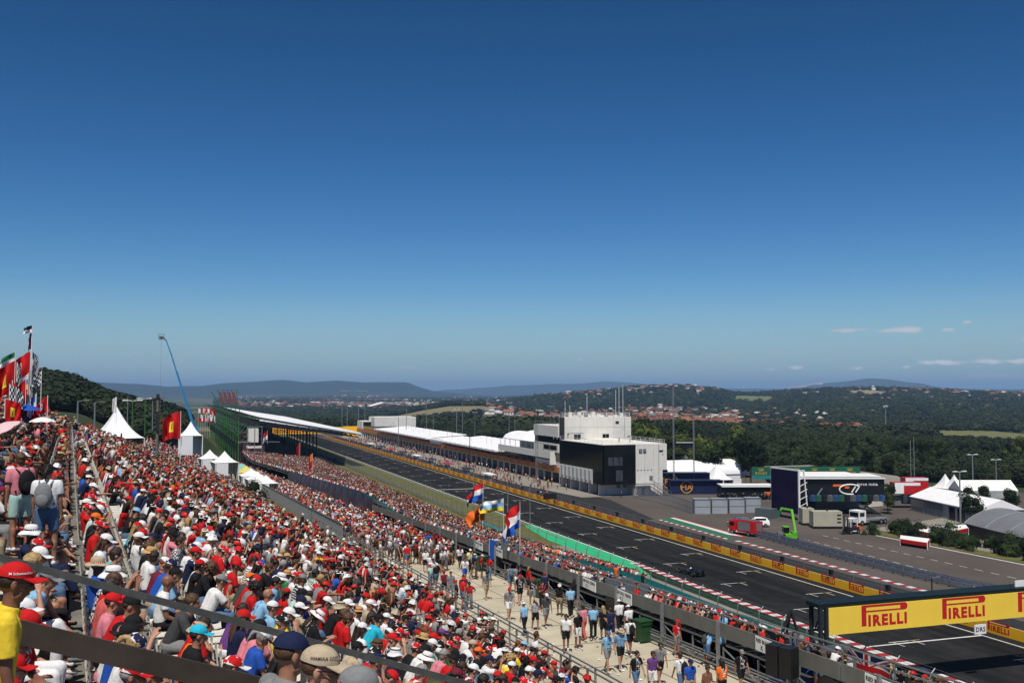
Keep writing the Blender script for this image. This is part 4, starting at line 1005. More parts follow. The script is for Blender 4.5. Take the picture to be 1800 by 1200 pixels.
_u = rng.random(len(P)) < .035; up = [p for p, q in zip(P, _u) if q]; crowd.add(up, rng.normal(-1.57, .5, len(up)), KSM, .3); P = [p for p, q in zip(P, _u) if not q]
split_add(P, red=.30)
# standing folk along the top of the stand and the crowd on the path beyond it
P = []
for k in range(900):
    y = rng.uniform(150, 330); x = rng.uniform(-6, 13); P.append((x, y, tz(x, y)))
crowd.add(P, rng.uniform(0, 6.28, len(P)), KSL, .3)
P = []
for k in range(900):
    y = 118 + 200 * rng.random() ** 1.1; x = rng.uniform(15.5, 21.5)
    P.append((x, y, conc_z(y)))
crowd.add(P, rng.uniform(0, 6.28, len(P)), KSL, .25)
P = []
for k in range(400):
    y = rng.uniform(74, 118); x = rng.uniform(15.8, 21.3)
    if y < 84 and rng.random() < .5: continue
    P.append((x, y, conc_z(y)))
crowd.add(P, rng.uniform(0, 6.28, len(P)), KSM, .25)
P = []
for (gx, gy, n_) in ((20.6, 66, 4), (18.6, 70, 4), (20.9, 59, 3), (17.0, 63, 3), (20.5, 53, 2), (16.6, 55, 3), (20.2, 74, 6), (17.4, 76, 6), (19.0, 79, 8)):
    for k in range(n_): y = gy + rng.normal(0, .7); P.append((min(21.4, gx + rng.normal(0, .45)), y, conc_z(y)))
crowd.add(P, rng.uniform(0, 6.28, len(P)), [(a, b, c, HI) for (a, b, c, d) in KSM], .25)

# ================= lower stand =================
def low_top(y): return 15.75 - .0415 * y + (1.3 * sstep(95, 125, y))
def low_x1(y): return 52.8 - 6.3 * float(sstep(104, 132, y))
def low_z(x, y):
    t = np.clip((x - 22.6) / (low_x1(y) - 22.6), 0, 1); zb = 2.7 if y < 250 else 2.2
    return float(low_top(min(y, 290)) * (1 - t) + zb * t)
low = empty('grandstand', (22, 60, 12), 0, 'lower trackside grandstand on scaffolding with teal seats behind the catch fence', 'grandstand')
mb = MB(); NR = 36
for k in range(62):
    y0 = 6 + k * 5.2; y1 = y0 + 5.2
    for r in range(NR):
        xa = 22.6 + (low_x1(y0) - 22.6) * r / NR; xb = 22.6 + (low_x1(y0) - 22.6) * (r + 1) / NR
        xc = 22.6 + (low_x1(y1) - 22.6) * r / NR; xd = 22.6 + (low_x1(y1) - 22.6) * (r + 1) / NR
        mb.add([(xa, y0, low_z(xa, y0)), (xb, y0, low_z(xa, y0)), (xd, y1, low_z(xc, y1)), (xc, y1, low_z(xc, y1)), (xb, y0, low_z(xb, y0)), (xd, y1, low_z(xd, y1))], [(0, 1, 2, 3), (1, 4, 5, 2)], False)
local(low, mb).build('terrace', mat('dark_decking', (.045, .045, .045), .9, .3, 3), low)
TS = []; P1 = []
for r in range(NR):
    for k in range(640):
        y = 14 + k * .5
        x = 22.6 + (low_x1(y) - 22.6) * (r + .45) / NR; z = low_z(22.6 + (low_x1(y) - 22.6) * r / NR, y)
        if not inview((x, y, z + 1), 40): continue
        occ = 1.0 if y > 105 else float(np.clip(1.25 - (x - 22) / 15, 0, .85)) * (.75 if y < 100 else 1)
        if y > 105: occ = .93
        if y > 105 and (int(y / 28) * 28 + 3 > y) : occ *= .25
        if y > 105 and 34.2 < x < 35.6: occ = .08
        if rng.random() < occ: P1.append((x, y, z))
        if y < 150: TS.append((r, k, x + .28, y, z))
mass_seats(TS, 'seat_rows', M_TEAL, low, 10)
P1 = np.array(P1); print('lower crowd', len(P1)); split_add(P1, red=.20)
# rear parapet panels, frames and braces of the lower stand (each bay of panelling a part)
M_PANEL = mat('grey_parapet_panel', (.15, .155, .14), .55, .15, 1.5)
M_TARP = mat('navy_tarpaulin', (.012, .022, .065), .45, 0, .6, col2=(.03, .05, .12), bump=.6, detail=6)
Y0 = 24
for k in range(40):
    ya = Y0 + k * 2.6; yb = ya + 2.54
    if ya > 112: break
    za = conc_z(ya) + 1.4; zb = conc_z(yb) + 1.4; m = MB()
    m.add([(22.0, ya, za), (22.0, yb, zb), (22.0, yb, zb + .6), (22.0, ya, za + .6), (22.05, ya, za), (22.05, yb, zb), (22.05, yb, zb + .6), (22.05, ya, za + .6)],
          [(0, 3, 2, 1), (4, 5, 6, 7), (3, 7, 6, 2), (0, 1, 5, 4), (0, 4, 7, 3), (1, 2, 6, 5)], False)
    local(low, m).build('parapet_panel', M_PANEL, low)
m = MB()
for k in range(16):
    ya = 112 + k * 5.2; yb = ya + 5.2
    def fn(u, v, ya=ya): y = ya + 5.2 * u; b = conc_z(y) + .6; t = low_top(y) + 1.0; return V((22.1 + .12 * math.sin(3 * u + 4 * v) + .05 * math.sin(17 * u), y, b + (t - b) * v))
    m.grid(fn, 8, 6)
local(low, m).build('tarpaulin', M_TARP, low)
m = MB()
for k in range(44):
    y = Y0 + k * 2.6
    c = conc_z(y)
    m.bar((22.12, y, c - .3), (22.12, y, c + 1.0), .07); m.bar((22.14, y, c + 2.0), (22.14, y, c + 2.55), .05)
    m.bar((23.6, y, c - .3), (23.6, y, c + 1.3), .06)
    if k % 2 == 0: m.bar((22.1, y, c + .1), (22.1, y + 2.6, conc_z(y + 2.6) + .95), .05); m.bar((23.5, y, c), (22.1, y, c + .9), .05)
for (x, dz) in ((22.14, 2.55), (22.14, 2.3), (22.10, .55), (22.1, .12)):
    m.bar((x, Y0 - 4, conc_z(Y0 - 4) + dz), (x, 130, conc_z(130) + dz), .05)
m.box((22.6, 60, 0), (.001, .001, .001))
local(low, m).build('scaffold_frame', M_STEEL, low)
m = MB()
for k in range(24): y0 = 10 + 5 * k; m.add([(22.5, y0, conc_z(y0) - .25), (23.2, y0, conc_z(y0) - .25), (23.2, y0 + 5, conc_z(y0 + 5) - .25), (22.5, y0 + 5, conc_z(y0 + 5) - .25), (22.5, y0, conc_z(y0) + .12), (23.2, y0, conc_z(y0) + .12), (23.2, y0 + 5, conc_z(y0 + 5) + .12), (22.5, y0 + 5, conc_z(y0 + 5) + .12)], [(4, 5, 6, 7), (0, 4, 7, 3), (0, 1, 5, 4)], False)
local(low, m).build('kerb', M_CONC2, low)
m = MB()
for k in range(42): y0 = 8 + 5 * k; m.add([(24.6, y0, conc_z(y0) - .6), (24.6, y0 + 5, conc_z(y0 + 5) - .6), (24.6, y0 + 5, conc_z(y0 + 5) + 1.35), (24.6, y0, conc_z(y0) + 1.35)], [(3, 2, 1, 0)]); m.add([(23.0, y0, conc_z(y0) - .3), (24.7, y0, conc_z(y0) - .3), (24.7, y0 + 5, conc_z(y0 + 5) - .3), (23.0, y0 + 5, conc_z(y0 + 5) - .3)], [(0, 1, 2, 3)])
local(low, m).build('shade_sheet', M_DARK, low)  # dark sheet and floor added to stand in for shade under the stand
# entrance boxes and block signs on the parapet
def block_sign(y, big, lab):
    z = conc_z(y); o = empty('sign', (21.92, y, z + 1.42), 0, lab, 'sign', 'block signs on the parapet of the lower stand')
    m = MB(); m.box((0, 0, .27), (.03, 1.75, .54)); m.build('panel', M_WHITE, o)
    t = MB(); Mx = frame_mat((-.018, .82, .33), (0, -1, 0), (0, 0, 1)); t.merge(text_mesh('RED BULL TRIB\u00dcN', .185, .002, .006, 1.0), Mx)
    t.merge(text_mesh(big, .24, .002, .006, 1.0), frame_mat((-.018, .5, .07), (0, -1, 0), (0, 0, 1)))
    t.build('lettering', mat('sign_black', (.02, .02, .02), .6), o)
block_sign(26.9, 'K  E', 'white block sign reading RED BULL TRIB\u00dcN and K E nearest the yellow gantry')
block_sign(33.4, 'K  E', 'white block sign partly behind the black loudspeaker near the gantry')
block_sign(46.2, 'A C', 'white block sign beside the green bin under the parapet gap')
block_sign(50.6, 'C 1', 'white block sign left of the parapet gap by the green bin')
block_sign(66.5, 'C 2', 'white block sign under the standing man with blue and white flag')
block_sign(71.0, 'D 1', 'farthest white block sign on the parapet, above the dark doorway')
# open entrances: angled return walls
for y in (30.2, 48.4, 68.8):
    z = conc_z(y); o = empty('entrance_box', (22.1, y, z), 0, {30.2: 'grey entrance box with a notice, beside the black loudspeaker', 48.4: 'grey entrance box with a white notice behind the green bin', 68.8: 'grey entrance box under the hanging blue and white flag'}[y], 'entrance', 'entrance boxes of the lower stand')
    for s_ in (-1, 1): m = MB(); m.box((.9, s_ * .95, 1.75), (1.9, .05, .66)); m.build('side_wall', mat('slate_panel', (.10, .115, .13), .6, .1), o)
    m = MB(); m.box((.3, -.99, 1.75), (.3, .02, .48)); m.build('notice', M_WHITE, o)
    m = MB(); m.box((1.2, 0, .6), (2.0, 1.8, 1.2)); m.build('doorway', M_BLACK, o)
# speaker on a bracket
o = empty('loudspeaker', (21.6, 31.6, conc_z(31.6) + 1.0), R(25), 'large black loudspeaker hanging in front of the parapet sign', 'loudspeaker')
m = MB(); m.box((0, 0, .55), (.55, .5, 1.1)); m.box((0, .56, .55), (.55, .5, 1.1)); m.build('cabinet', M_BLACK, o); m = MB(); m.bar((.2, .28, .2), (.5, .28, -.6), .06); m.build('bracket', M_STEEL, o)
# walkway fence rails (far side) + posts, a fence of its own
def rail_fence(name, x, y0, y1, zf, h, dy, mt, label, bars=(1.0, .55), mesh=None, pw=.07, lean=0.0):
    o = empty(name, (x, y0, zf(y0)), 0, label, 'railing' if mesh is None else 'fence'); n = int((y1 - y0) / dy)
    for i in range(min(n + 1, 100)):
        y = y0 + i * dy; m = MB(); m.bar((x, y, zf(y) - .1), (x + lean, y, zf(y) + h), pw); local(o, m).build('post', mt, o)
    for b in bars:
        m = MB(); ys = np.linspace(y0, y0 + n * dy, max(2, int(n / 3)))
        for a, c in zip(ys[:-1], ys[1:]): m.bar((x - .02, a, zf(a) + h * b), (x - .02, c, zf(c) + h * b), .05)
        local(o, m).build('rail', mt, o)
    return o
rail_fence('railing', 15.4, 20, 112, lambda y: conc_z(y), 1.15, 2.5, M_STEEL, 'galvanised railing along the near edge of the walkway')
rail_fence('railing', 14.0, 20, 104, lambda y: conc_z(y) + .55, 1.25, 2.5, M_STEEL, 'galvanised railing along the bottom row of the hillside stand')
rail_fence('railing', 21.85, 22, 96, lambda y: conc_z(y), 2.1, 5.0, M_STEEL, 'tall grey posts and low rails in front of the lower stand parapet', bars=(.12, .26), pw=.12)
m = MB()
for k in range(24): y = 12 + 4 * k; m.add([(13.2, y, conc_z(y) + .35), (14.3, y, conc_z(y) + .35), (14.3, y + 4, conc_z(y + 4) + .35), (13.2, y + 4, conc_z(y + 4) + .35), (14.3, y, conc_z(y) - .1), (14.3, y + 4, conc_z(y + 4) - .1)], [(0, 1, 2, 3), (1, 4, 5, 2)], False)
m.build('path', M_CONC2, kind='structure')
o = empty('kickboard', (14.35, 20, conc_z(20))); tag(o, 'long weathered brown plank below the railing of the hillside stand', 'plank')
m = MB(); m.bar((14.36, 18, conc_z(18) + .5), (14.36, 104, conc_z(104) + .5), .06, .28); m.bar((14.36, 18, conc_z(18) + .1), (14.36, 104, conc_z(104) + .1), .06, .12); local(o, m).build('plank', mat('brown_plank', (.07, .05, .03), .85, .3, 3), o)
# tall mesh fence between grass strip and walkway
o = rail_fence('mesh_fence', 14.6, 88, 166, lambda y: conc_z(y) - .1, 2.3, 2.0, M_STEEL, 'tall grey mesh fence between the grass strip and the walkway', bars=(1.0, .02), mesh=1)
m = MB()
for k in range(330): y = 88 + k * .235; m.bar((14.62, y, conc_z(y)), (14.62, y, conc_z(y) + 2.2), .045, .02)
local(o, m).build('mesh', M_STEEL, o)
rail_fence('railing', 9.2, 96, 160, lambda y: stand_z(9.2, y) + .1, 1.05, 3.0, M_STEEL, 'thin railing above the grass strip beside the hillside stand')
# ---- the foreground handrail ----
P0 = D(-40, 969, 7.0); P1_ = D(820, 1201, 8.6); Q0 = D(30, 1109, 6.7); Q1 = D(560, 1232, 7.6)
o = empty('handrail', tuple(P0)); tag(o, 'foreground barrier with a flat metal bar above a dark wooden plank', 'railing')
d = (P1_ - P0).normalized()
m = MB(); m.bar(P0 - d * .5, P1_ + d * 1.5, .012, .052); local(o, m).build('metal_bar', mat('flat_steel_bar', (.10, .10, .095), .4, .2, 12, metal=.3), o)
m = MB(); m.bar(Q0, Q1 + (Q1 - Q0) * .6, .035, .155); local(o, m).build('plank', M_WOOD, o)
for t in (.62, 1.05):
    A = P0.lerp(P1_, t); m = MB(); m.bar(A - V((0, 0, 1.9)), A, .04, .04); local(o, m).build('post', mat('flat_steel_bar', (.10, .10, .095)), o)
# ---- people on the walkway: (foot px, foot py, pose, heading deg, spec, label) ----
WALK = [
 (855, 1053, 'stand_walk', 180, dict(top='grey', pat='printed', legs='khaki', hat='cap', hatcol='black'), 'man in grey printed shirt and khaki shorts walking alone on the bare walkway'),
 (897, 1040, 'stand_walk', 0, dict(top='grey', legs='denim', hat=None, backpack='denim', hair='short'), 'man in grey shirt with a blue backpack near the first green bin'),
 (895, 1090, 'stand_walk', 175, dict(top='grey', legs='white', hat='cap', hatcol='red'), 'man in red cap, grey polo shirt and white shorts walking towards the camera'),
 (914, 1062, 'stand_walk', 170, dict(top='black', pat='printed', legs='black', hat='cap', hatcol='red'), 'person in red cap and black printed shirt behind the man in white shorts'),
 (922, 1118, 'stand_trousers', 20, dict(top='light blue', legs='black', hat='cap', hatcol='white'), 'officer in light blue shirt and white cap with back to the camera beside a post'),
 (936, 1066, 'stand_stroll', 170, dict(top='black', legs='grey', hat='cap', hatcol='red', pat='printed'), 'person in red cap and black shirt left of the near bin'),
 (941, 1108, 'stand_stroll', 185, dict(top='white', pat='checked', legs='black', hat='cap', hatcol='beige', hair='long'), 'woman in beige cap and checked top beside the light blue officer'),
 (960, 1102, 'stand_walk', 180, dict(top='dark grey', legs='grey', hat='cap', hatcol='white'), 'man in white cap and dark grey shirt with a shoulder bag'),
 (958, 1056, 'stand_walk', 0, dict(top='navy blue', legs='navy blue', hat='cap', hatcol='red'), 'man in red cap and navy clothes next to the middle bin'),
 (1003, 1086, 'stand_trousers', -10, dict(top='light blue', legs='black', hat='cap', hatcol='navy blue'), 'officer in light blue shirt and dark cap by the parapet, left of the pink shirt'),
 (1010, 1070, 'stand_still', 0, dict(top='black', legs='black', hat=None, hair='long', haircol='black'), 'dark-haired woman in black behind the officer at the parapet'),
 (995, 1146, 'stand_walk', 160, dict(top='white', legs='black', hat=None, haircol='black'), 'man in white polo shirt and black shorts in front of the group'),
 (1016, 1140, 'stand_still', 200, dict(top='black', legs='white', hat='cap', hatcol='grey'), 'man in black shirt and white shorts facing the white polo shirt'),
 (1026, 1126, 'stand_trousers', 20, dict(top='pink', legs='coral', hat=None, haircol='black'), 'man in pink shirt and coral trousers'),
 (1043, 1124, 'stand_trousers', -25, dict(top='light blue', legs='black', hat='cap', hatcol='black'), 'officer in light blue shirt striding right of the pink-shirted man'),
 (1061, 1126, 'stand_still', 10, dict(top='black', legs='black', hat=None, hair='long', haircol='blonde'), 'blonde woman in a black dress'),
 (1074, 1132, 'stand_stroll', 0, dict(top='navy blue', legs='navy blue', hat=None, haircol='dark brown'), 'person in navy between the blonde woman and the white caps'),
 (1089, 1116, 'stand_trousers', 0, dict(top='white', legs='black', hat='cap', hatcol='white'), 'officer in white shirt and white cap, left one of a pair'),
 (1106, 1126, 'stand_trousers', 10, dict(top='white', legs='black', hat='cap', hatcol='white'), 'officer in white shirt and white cap, right one of the pair by the bin'),
 (1068, 1182, 'stand_walk', 190, dict(top='light blue', pat='printed', legs='grey', hat='cap', hatcol='denim'), 'man in blue cap, pale blue printed shirt and grey shorts walking to the camera'),
 (1091, 1177, 'stand_walk', 175, dict(top='light blue', pat='striped', legs='black', hat='straw', hatcol='beige'), 'man in cream straw hat and pale shirt beside the blue-capped man'),
 (1108, 1151, 'stand_walk', 0, dict(top='white', legs='black', hat='cap', hatcol='grey', backpack='black'), 'man in white shirt carrying a black backpack left of the big bin'),
 (1190, 1153, 'stand_still', 200, dict(top='red', pat='printed', legs='grey', hat='cap', hatcol='red'), 'man in red jacket and red cap standing behind the fence rails'),
 (1118, 1226, 'stand_walk', 200, dict(top='black', pat='printed', legs='denim', hat=None, glasses=True, haircol='black'), 'man in sunglasses and black printed shirt at the bottom of the walkway'),
 (1147, 1222, 'stand_stroll', 180, dict(top='purple', legs='white', hat=None, glasses=True), 'man in purple shirt and sunglasses at the bottom of the walkway'),
 (1160, 1204, 'stand_walk', 175, dict(top='grey', legs='black', hat=None, glasses=True, haircol='black'), 'man in grey shirt just behind the purple shirt'),
 (1198, 1230, 'stand_walk', 10, dict(top='white', legs='denim', hat=None, backpack='black'), 'man in white shirt with a large black backpack beside the blue polo'),
 (1213, 1242, 'stand_still', 190, dict(top='royal blue', legs='khaki', hat='cap', hatcol='navy blue'), 'man in royal blue polo shirt and navy cap at the bottom edge'),
 (1243, 1250, 'stand_stroll', 185, dict(top=None, legs='denim', hat=None, haircol='dark brown'), 'bare-chested man with dark hair at the bottom edge'),
 (1270, 1240, 'stand_still', 10, dict(top='orange', pat='printed', legs='black', hat=None, hair='long', haircol='black'), 'person in orange shirt with black hair at the bottom edge'),
 (1243, 1170, 'stand_lean', -90, dict(top='light blue', legs='denim', hat=None, hair='short', haircol='black', backpack='dark grey'), 'woman with a grey backpack bending over the blue sheet'),
 (1268, 1172, 'stand_still', 0, dict(top='light blue', legs='black', hat='cap', hatcol='red'), 'man in red cap and light blue shirt at the rails by the blue sheet'),
 (1303, 1218, 'stand_walk', 180, dict(top='black', pat='printed', legs='black', hat='cap', hatcol='grey'), 'man in black shirt with an orange print near the lattice mast'),
 (716, 997, 'stand_walk', 0, dict(top='red', legs='denim', hat='cap', hatcol='red'), 'person in red shirt and denim shorts right above the walkway railing'),
 (752, 972, 'stand_walk', 0, dict(top='royal blue', legs='denim', hat='cap', hatcol='red'), 'man in royal blue shirt with back turned in the walkway crowd'),
 (757, 1017, 'stand_walk', 180, dict(top='white', legs='denim', hat=None), 'person in white shirt and jeans, nearest of the white-shirted walkers'),
 (740, 992, 'stand_stroll', 180, dict(top='white', legs='khaki', hat='cap', hatcol='red'), 'person in red cap, white shirt and khaki shorts'),
 (748, 1006, 'stand_still', 170, dict(top='white', legs='black', hat=None, haircol='black'), 'person in white shirt and black shorts behind the nearest white shirt'),
 (772, 990, 'stand_walk', 185, dict(top='white', legs='black', hat='cap', hatcol='white'), 'walker in white cap, white shirt and black shorts'),
 (768, 1004, 'stand_hips', 180, dict(top='black', pat='printed', legs='black', hat='cap', hatcol='black'), 'man in black cap and black clothes among white-shirted walkers'),
 (783, 1002, 'stand_still', 180, dict(top='white', pat='printed', legs='denim', hat='cap', hatcol='white'), 'walker in white cap and printed white shirt'),
 (826, 1007, 'stand_trousers', 185, dict(top='yellow', legs='black', hat='cap', hatcol='white', pat='striped'), 'steward in yellow striped vest by the green bin'),
 (808, 1000, 'stand_walk', 180, dict(top='white', legs='black', hat='cap', hatcol='maroon', pat='printed'), 'man in maroon cap and white printed shirt left of the steward'),
 (817, 1024, 'stand_walk', 175, dict(top='white', legs='royal blue', hat=None, pat='printed'), 'man in white shirt and royal blue shorts in front of the steward'),
 (781, 1050, 'stand_stroll', 0, dict(top='maroon', legs='black', hat='cap', hatcol='red'), 'person in maroon shirt standing at the walkway railing'),
 (815, 1062, 'stand_walk', 0, dict(top='maroon', legs='maroon', hat='cap', hatcol='maroon'), 'person all in maroon near the walkway railing'),
 (792, 1054, 'stand_still', 185, dict(top='grey', legs='grey', hat=None), 'person in grey beside the maroon shirt at the railing'),
 (738, 968, 'stand_walk', 180, dict(top='orange', legs='black', hat='cap', hatcol='orange'), 'person in orange shirt and cap in the walkway crowd'),
 (703, 960, 'stand_stroll', 175, dict(top='red', legs='black', hat='cap', hatcol='red', pat='printed'), 'person in red shirt behind the walkway railing'),
 (726, 960, 'stand_walk', 10, dict(top='orange', legs='grey', hat=None), 'person in orange shirt with dark hair in the walkway crowd'),
 (765, 965, 'stand_still', 0, dict(top='maroon', legs='black', hat=None), 'person in maroon shirt by the parapet in the walkway crowd'),
 (608, 926, 'stand_trousers', 0, dict(top='white', legs='black', hat='cap', hatcol='white'), 'far officer in white shirt, left one of a distant pair'),
 (616, 926, 'stand_trousers', 0, dict(top='white', legs='black', hat='cap', hatcol='white'), 'far officer in white shirt, right one of a distant pair'),
]
for (px, py, tpl, hd, sp, lab) in WALK:
    # intersect with the sloping walkway
    r_ = ray(px, py); t = (14.9 - CAMZ) / (r_.z + .0415 * r_.y); P = V((0, 0, CAMZ)) + r_ * t
    P.x = min(max(P.x, 15.9), 23.4)
    sp.setdefault('skin', random.choice(['tanned', 'light', 'brown'])); sp.setdefault('hair', 'short')
    make_person(tpl, V((P.x, P.y, conc_z(P.y))), R(hd), sp, lab, 'people on the walkway', random.uniform(.96, 1.03)); USED[lab] = 1
# people standing up in the lower stand
LOWS = [(1083, 1026, 20.6, 'stand_still', -60, dict(top='orange', legs='orange', hat='cap', hatcol='navy blue', skin='tanned'), 'man in orange shirt and navy cap standing in the lower stand'),
        (1130, 1040, 20.0, 'stand_still', -80, dict(top='black', legs='black', hat='cap', hatcol='black', skin='tanned'), 'man in black shirt standing against the lower stand railing')]
for (px, py, dep, tpl, hd, sp, lab) in LOWS:
    for dd in np.arange(30, 90, .3):
        P = D(px, py, dd)
        if P.x > 22.7 and P.z < low_z(P.x, P.y): break
    make_person(tpl, P, R(hd), sp, lab, 'people standing in the lower stand')
for (px, py, x, tpl, hd, sp, lab) in ((1438, 1128, 22.3, 'stand_still', -70, dict(top='brown', legs='denim', hat=None, skin='tanned'), 'man in brown shirt leaning on the grey entrance box'), (1455, 1142, 22.6, 'stand_hips', -80, dict(top='grey', legs='denim', hat=None, skin='tanned'), 'man in grey shirt with a shoulder strap beside the brown shirt')):
    r_ = ray(px, py); t = x / r_.x; P = V((0, 0, CAMZ)) + r_ * t
    make_person(tpl, P - V((0, 0, 1.75)), R(hd), sp, lab, 'people standing in the lower stand')
# ---- bins, bags and the blue sheet ----
def bin_(px, py, lab):
    r_ = ray(px, py); t = (14.9 - CAMZ) / (r_.z + .0415 * r_.y); P = V((0, 0, CAMZ)) + r_ * t
    o = empty('wheelie_bin', (P.x, P.y, conc_z(P.y)), R(10), lab, 'bin', 'green bins along the parapet'); g = mat('green_bin_plastic', (.016, .065, .02), .45, .1)
    m = MB(); m.add([(-.26, -.26, .08), (.26, -.26, .08), (.26, .26, .08), (-.26, .26, .08), (-.33, -.35, 1.0), (.33, -.35, 1.0), (.33, .35, 1.0), (-.33, .35, 1.0)], [(0, 3, 2, 1), (4, 5, 6, 7), (0, 1, 5, 4), (1, 2, 6, 5), (2, 3, 7, 6), (3, 0, 4, 7)], False)
    m.box((0, -.36, .92), (.6, .04, .1)); m.build('body', g, o)
    m = MB(); m.box((0, .0, 1.04), (.72, .78, .06)); m.tube((-.34, .40, 1.03), (.34, .40, 1.03), .035); m.build('lid', g, o)
    for sx in (-1, 1): m = MB(); m.tube((sx * .27 - .03, .26, .1), (sx * .27 + .03, .26, .1), .1, .1, 12); m.build('wheel', M_BLACK, o)
bin_(1129, 1128, 'large green wheelie bin in front of the parapet gap, nearest one'); bin_(949, 1049, 'green wheelie bin below the hanging blue and white flag'); bin_(846, 1003, 'farther green wheelie bin beside the steward')
o = empty('sheet', (23.1, 33.2, conc_z(33.2)), 0, 'crumpled blue sheet lying over the kerb behind the fence', 'sheet')
m = MB(); m.grid(lambda u, v: V((-.5 + 1.0 * u, -1.7 + 3.4 * v, .35 + .35 * math.sin(3.1 * u) * (1.2 + .8 * math.sin(4 * v)) + .07 * math.sin(14 * u + 9 * v) - .35 * abs(2 * u - 1))), 14, 22); m.build('cloth', mat('blue_sheet', (.015, .05, .25), .5, .2, 5, bump=.4), o)

# flag with crossed bars hung over the rail by the gantry
o = empty('flag', (22.75, 28.6, conc_z(28.6) + 2.35), 0, 'blue flag with red and white crosses hung on the rail near the gantry', 'flag')
def _fj(u, v, d=0): return V((-.05 - d + .05 * math.sin(9 * u), -1.1 + 2.2 * u, -.95 * v + .04 * math.sin(6 * u)))
m = MB(); m.grid(lambda u, v: _fj(u, v), 16, 8); m.build('cloth', cloth_mat('navy blue'), o)
m = MB(); m.mat(0)
for (a, b) in (((0, 0), (1, 1)), ((0, 1), (1, 0))): m.grid(lambda u, v: _fj(a[0] + (b[0] - a[0]) * u, min(1, max(0, a[1] + (b[1] - a[1]) * u + (v - .5) * .16)), .01), 16, 1)
m.grid(lambda u, v: _fj(u, .34 + .32 * v, .014), 16, 1); m.grid(lambda u, v: _fj(.42 + .16 * u, v, .014), 2, 8)
m.mat(1)
for (a, b) in (((0, 0), (1, 1)), ((0, 1), (1, 0))): m.grid(lambda u, v: _fj(a[0] + (b[0] - a[0]) * u, min(1, max(0, a[1] + (b[1] - a[1]) * u + (v - .5) * .05)), .018), 16, 1)
m.grid(lambda u, v: _fj(u, .41 + .18 * v, .022), 16, 1); m.grid(lambda u, v: _fj(.46 + .08 * u, v, .022), 2, 8)
m.build('cross', [cloth_mat('white'), cloth_mat('red')], o)
# ================= fences and walls along the track =================
o = empty('catch_fence', (56.3, 60, 0), 0, 'tall catch fence with curved post tops between lower stand and track', 'fence')
CFX = 56.3
def cpost(y):
    m = MB(); m.tube((CFX, y, -.2), (CFX, y, 2.75), .06, .06, 6); m.path([(CFX, y, 2.75), (CFX + .18, y, 3.15), (CFX + .55, y, 3.5)], .055, 6); return m
ys = [40 + 3.95 * k for k in range(100)]
for y in ys: local(o, cpost(y)).build('post', M_STEEL, o)
m = MB()
for z in (.5, 1.1, 1.7, 2.3, 2.75):
    m.bar((CFX + .07, 40, z), (CFX + .07, 460, z), .022)
for a in ((.25, 3.2), (.5, 3.48)): m.bar((CFX + a[0], 40, a[1]), (CFX + a[0], 460, a[1]), .02)
for k in range(600): y = 150 + k * .5; m.bar((CFX + .08, y, .1), (CFX + .08, y, 2.7), .012)
local(o, m).build('cables', M_STEEL, o)
m = MB(); m.box((CFX + .25, 270, .42), (.08, 260, .34)); m.box((CFX + .25, 270, .85), (.08, 260, .3)); m.bar((CFX + .3, 140, 2.85), (CFX + .3, 460, 2.85), .10)
local(o, m).build('guard_rail', mat('rail_galv', (.36, .37, .34), .5, .15, 3), o)
rail_fence('mesh_fence', 46.6, 118, 330, lambda y: 2.1, 1.7, 3.4, M_STEEL, 'thin fence on the grass bank in front of the lower stand crowd', bars=(1.0, .5), mesh=1, pw=.05)
# teal benches below the fence on the grass bank
o = empty('bench_row', (54.6, 118, .6), 0, 'row of empty teal benches on posts below the catch fence', 'bench')
m = MB()
for k in range(26): y = 112 + k * 2.5; m.box((54.6, y, 1.15), (.7, 2.3, .06))
local(o, m).build('seat_board', M_TEAL, o)
m = MB(); m.bar((0, 0, .1), (0, 0, 1.12), .08); _lg = m.mesh('leg')
for k in range(52): link('leg', _lg, M_STEEL, o, (0, 111.4 + k * 1.25 - 118, -.6))
# ---- pit wall with advertising boards ----
pw = empty('pit_wall', (81.5, 60, 0), 0, 'long concrete pit wall faced with yellow sponsor boards and topped by a fence', 'wall')
m = MB(); m.box2((81.36, 40, -.1), (81.95, 575, .95)); local(pw, m).build('wall', M_CONC2, pw)
def board(y, L=5.6):
    m = MB(); m.mat(0); m.box((-.06, 0, .55), (.06, L - .04, 1.1))
    Mx = frame_mat((-.095, L * .30, .30), (0, -1, 0), (0, 0, 1)); tyre_logo(m, Mx, L * .52, 1); return m
BOARD = board(0).mesh('advert_board')
for k in range(90):
    y = 48 + 5.6 * k; q = link('advert_board', BOARD, [M_YEL, M_RED], pw, (-.2, y - 60, .0))
m = MB()
for k in range(60): y = 90 + k * 5.2; m.bar((81.9, y, .9), (81.9, y, 2.05), .05)
m.bar((81.9, 90, 2.05), (81.9, 400, 2.05), .06); m.bar((81.9, 90, 1.5), (81.9, 400, 1.5), .03); local(pw, m).build('fence_rail', M_STEEL, pw)
for k in range(17):
    y = 77 + k * 10.8
    if y > 245: break
    m = MB(); m.box((0, 0, 0), (.35, .55, .62)); m.box((-.25, 0, .33), (.3, .5, .04)); m.bar((0, 0, 0), (0, 0, -1.1), .06)
    q = m.build('light_panel', M_BLACK, pw, (-.28 + .1, y - 60, 1.75))
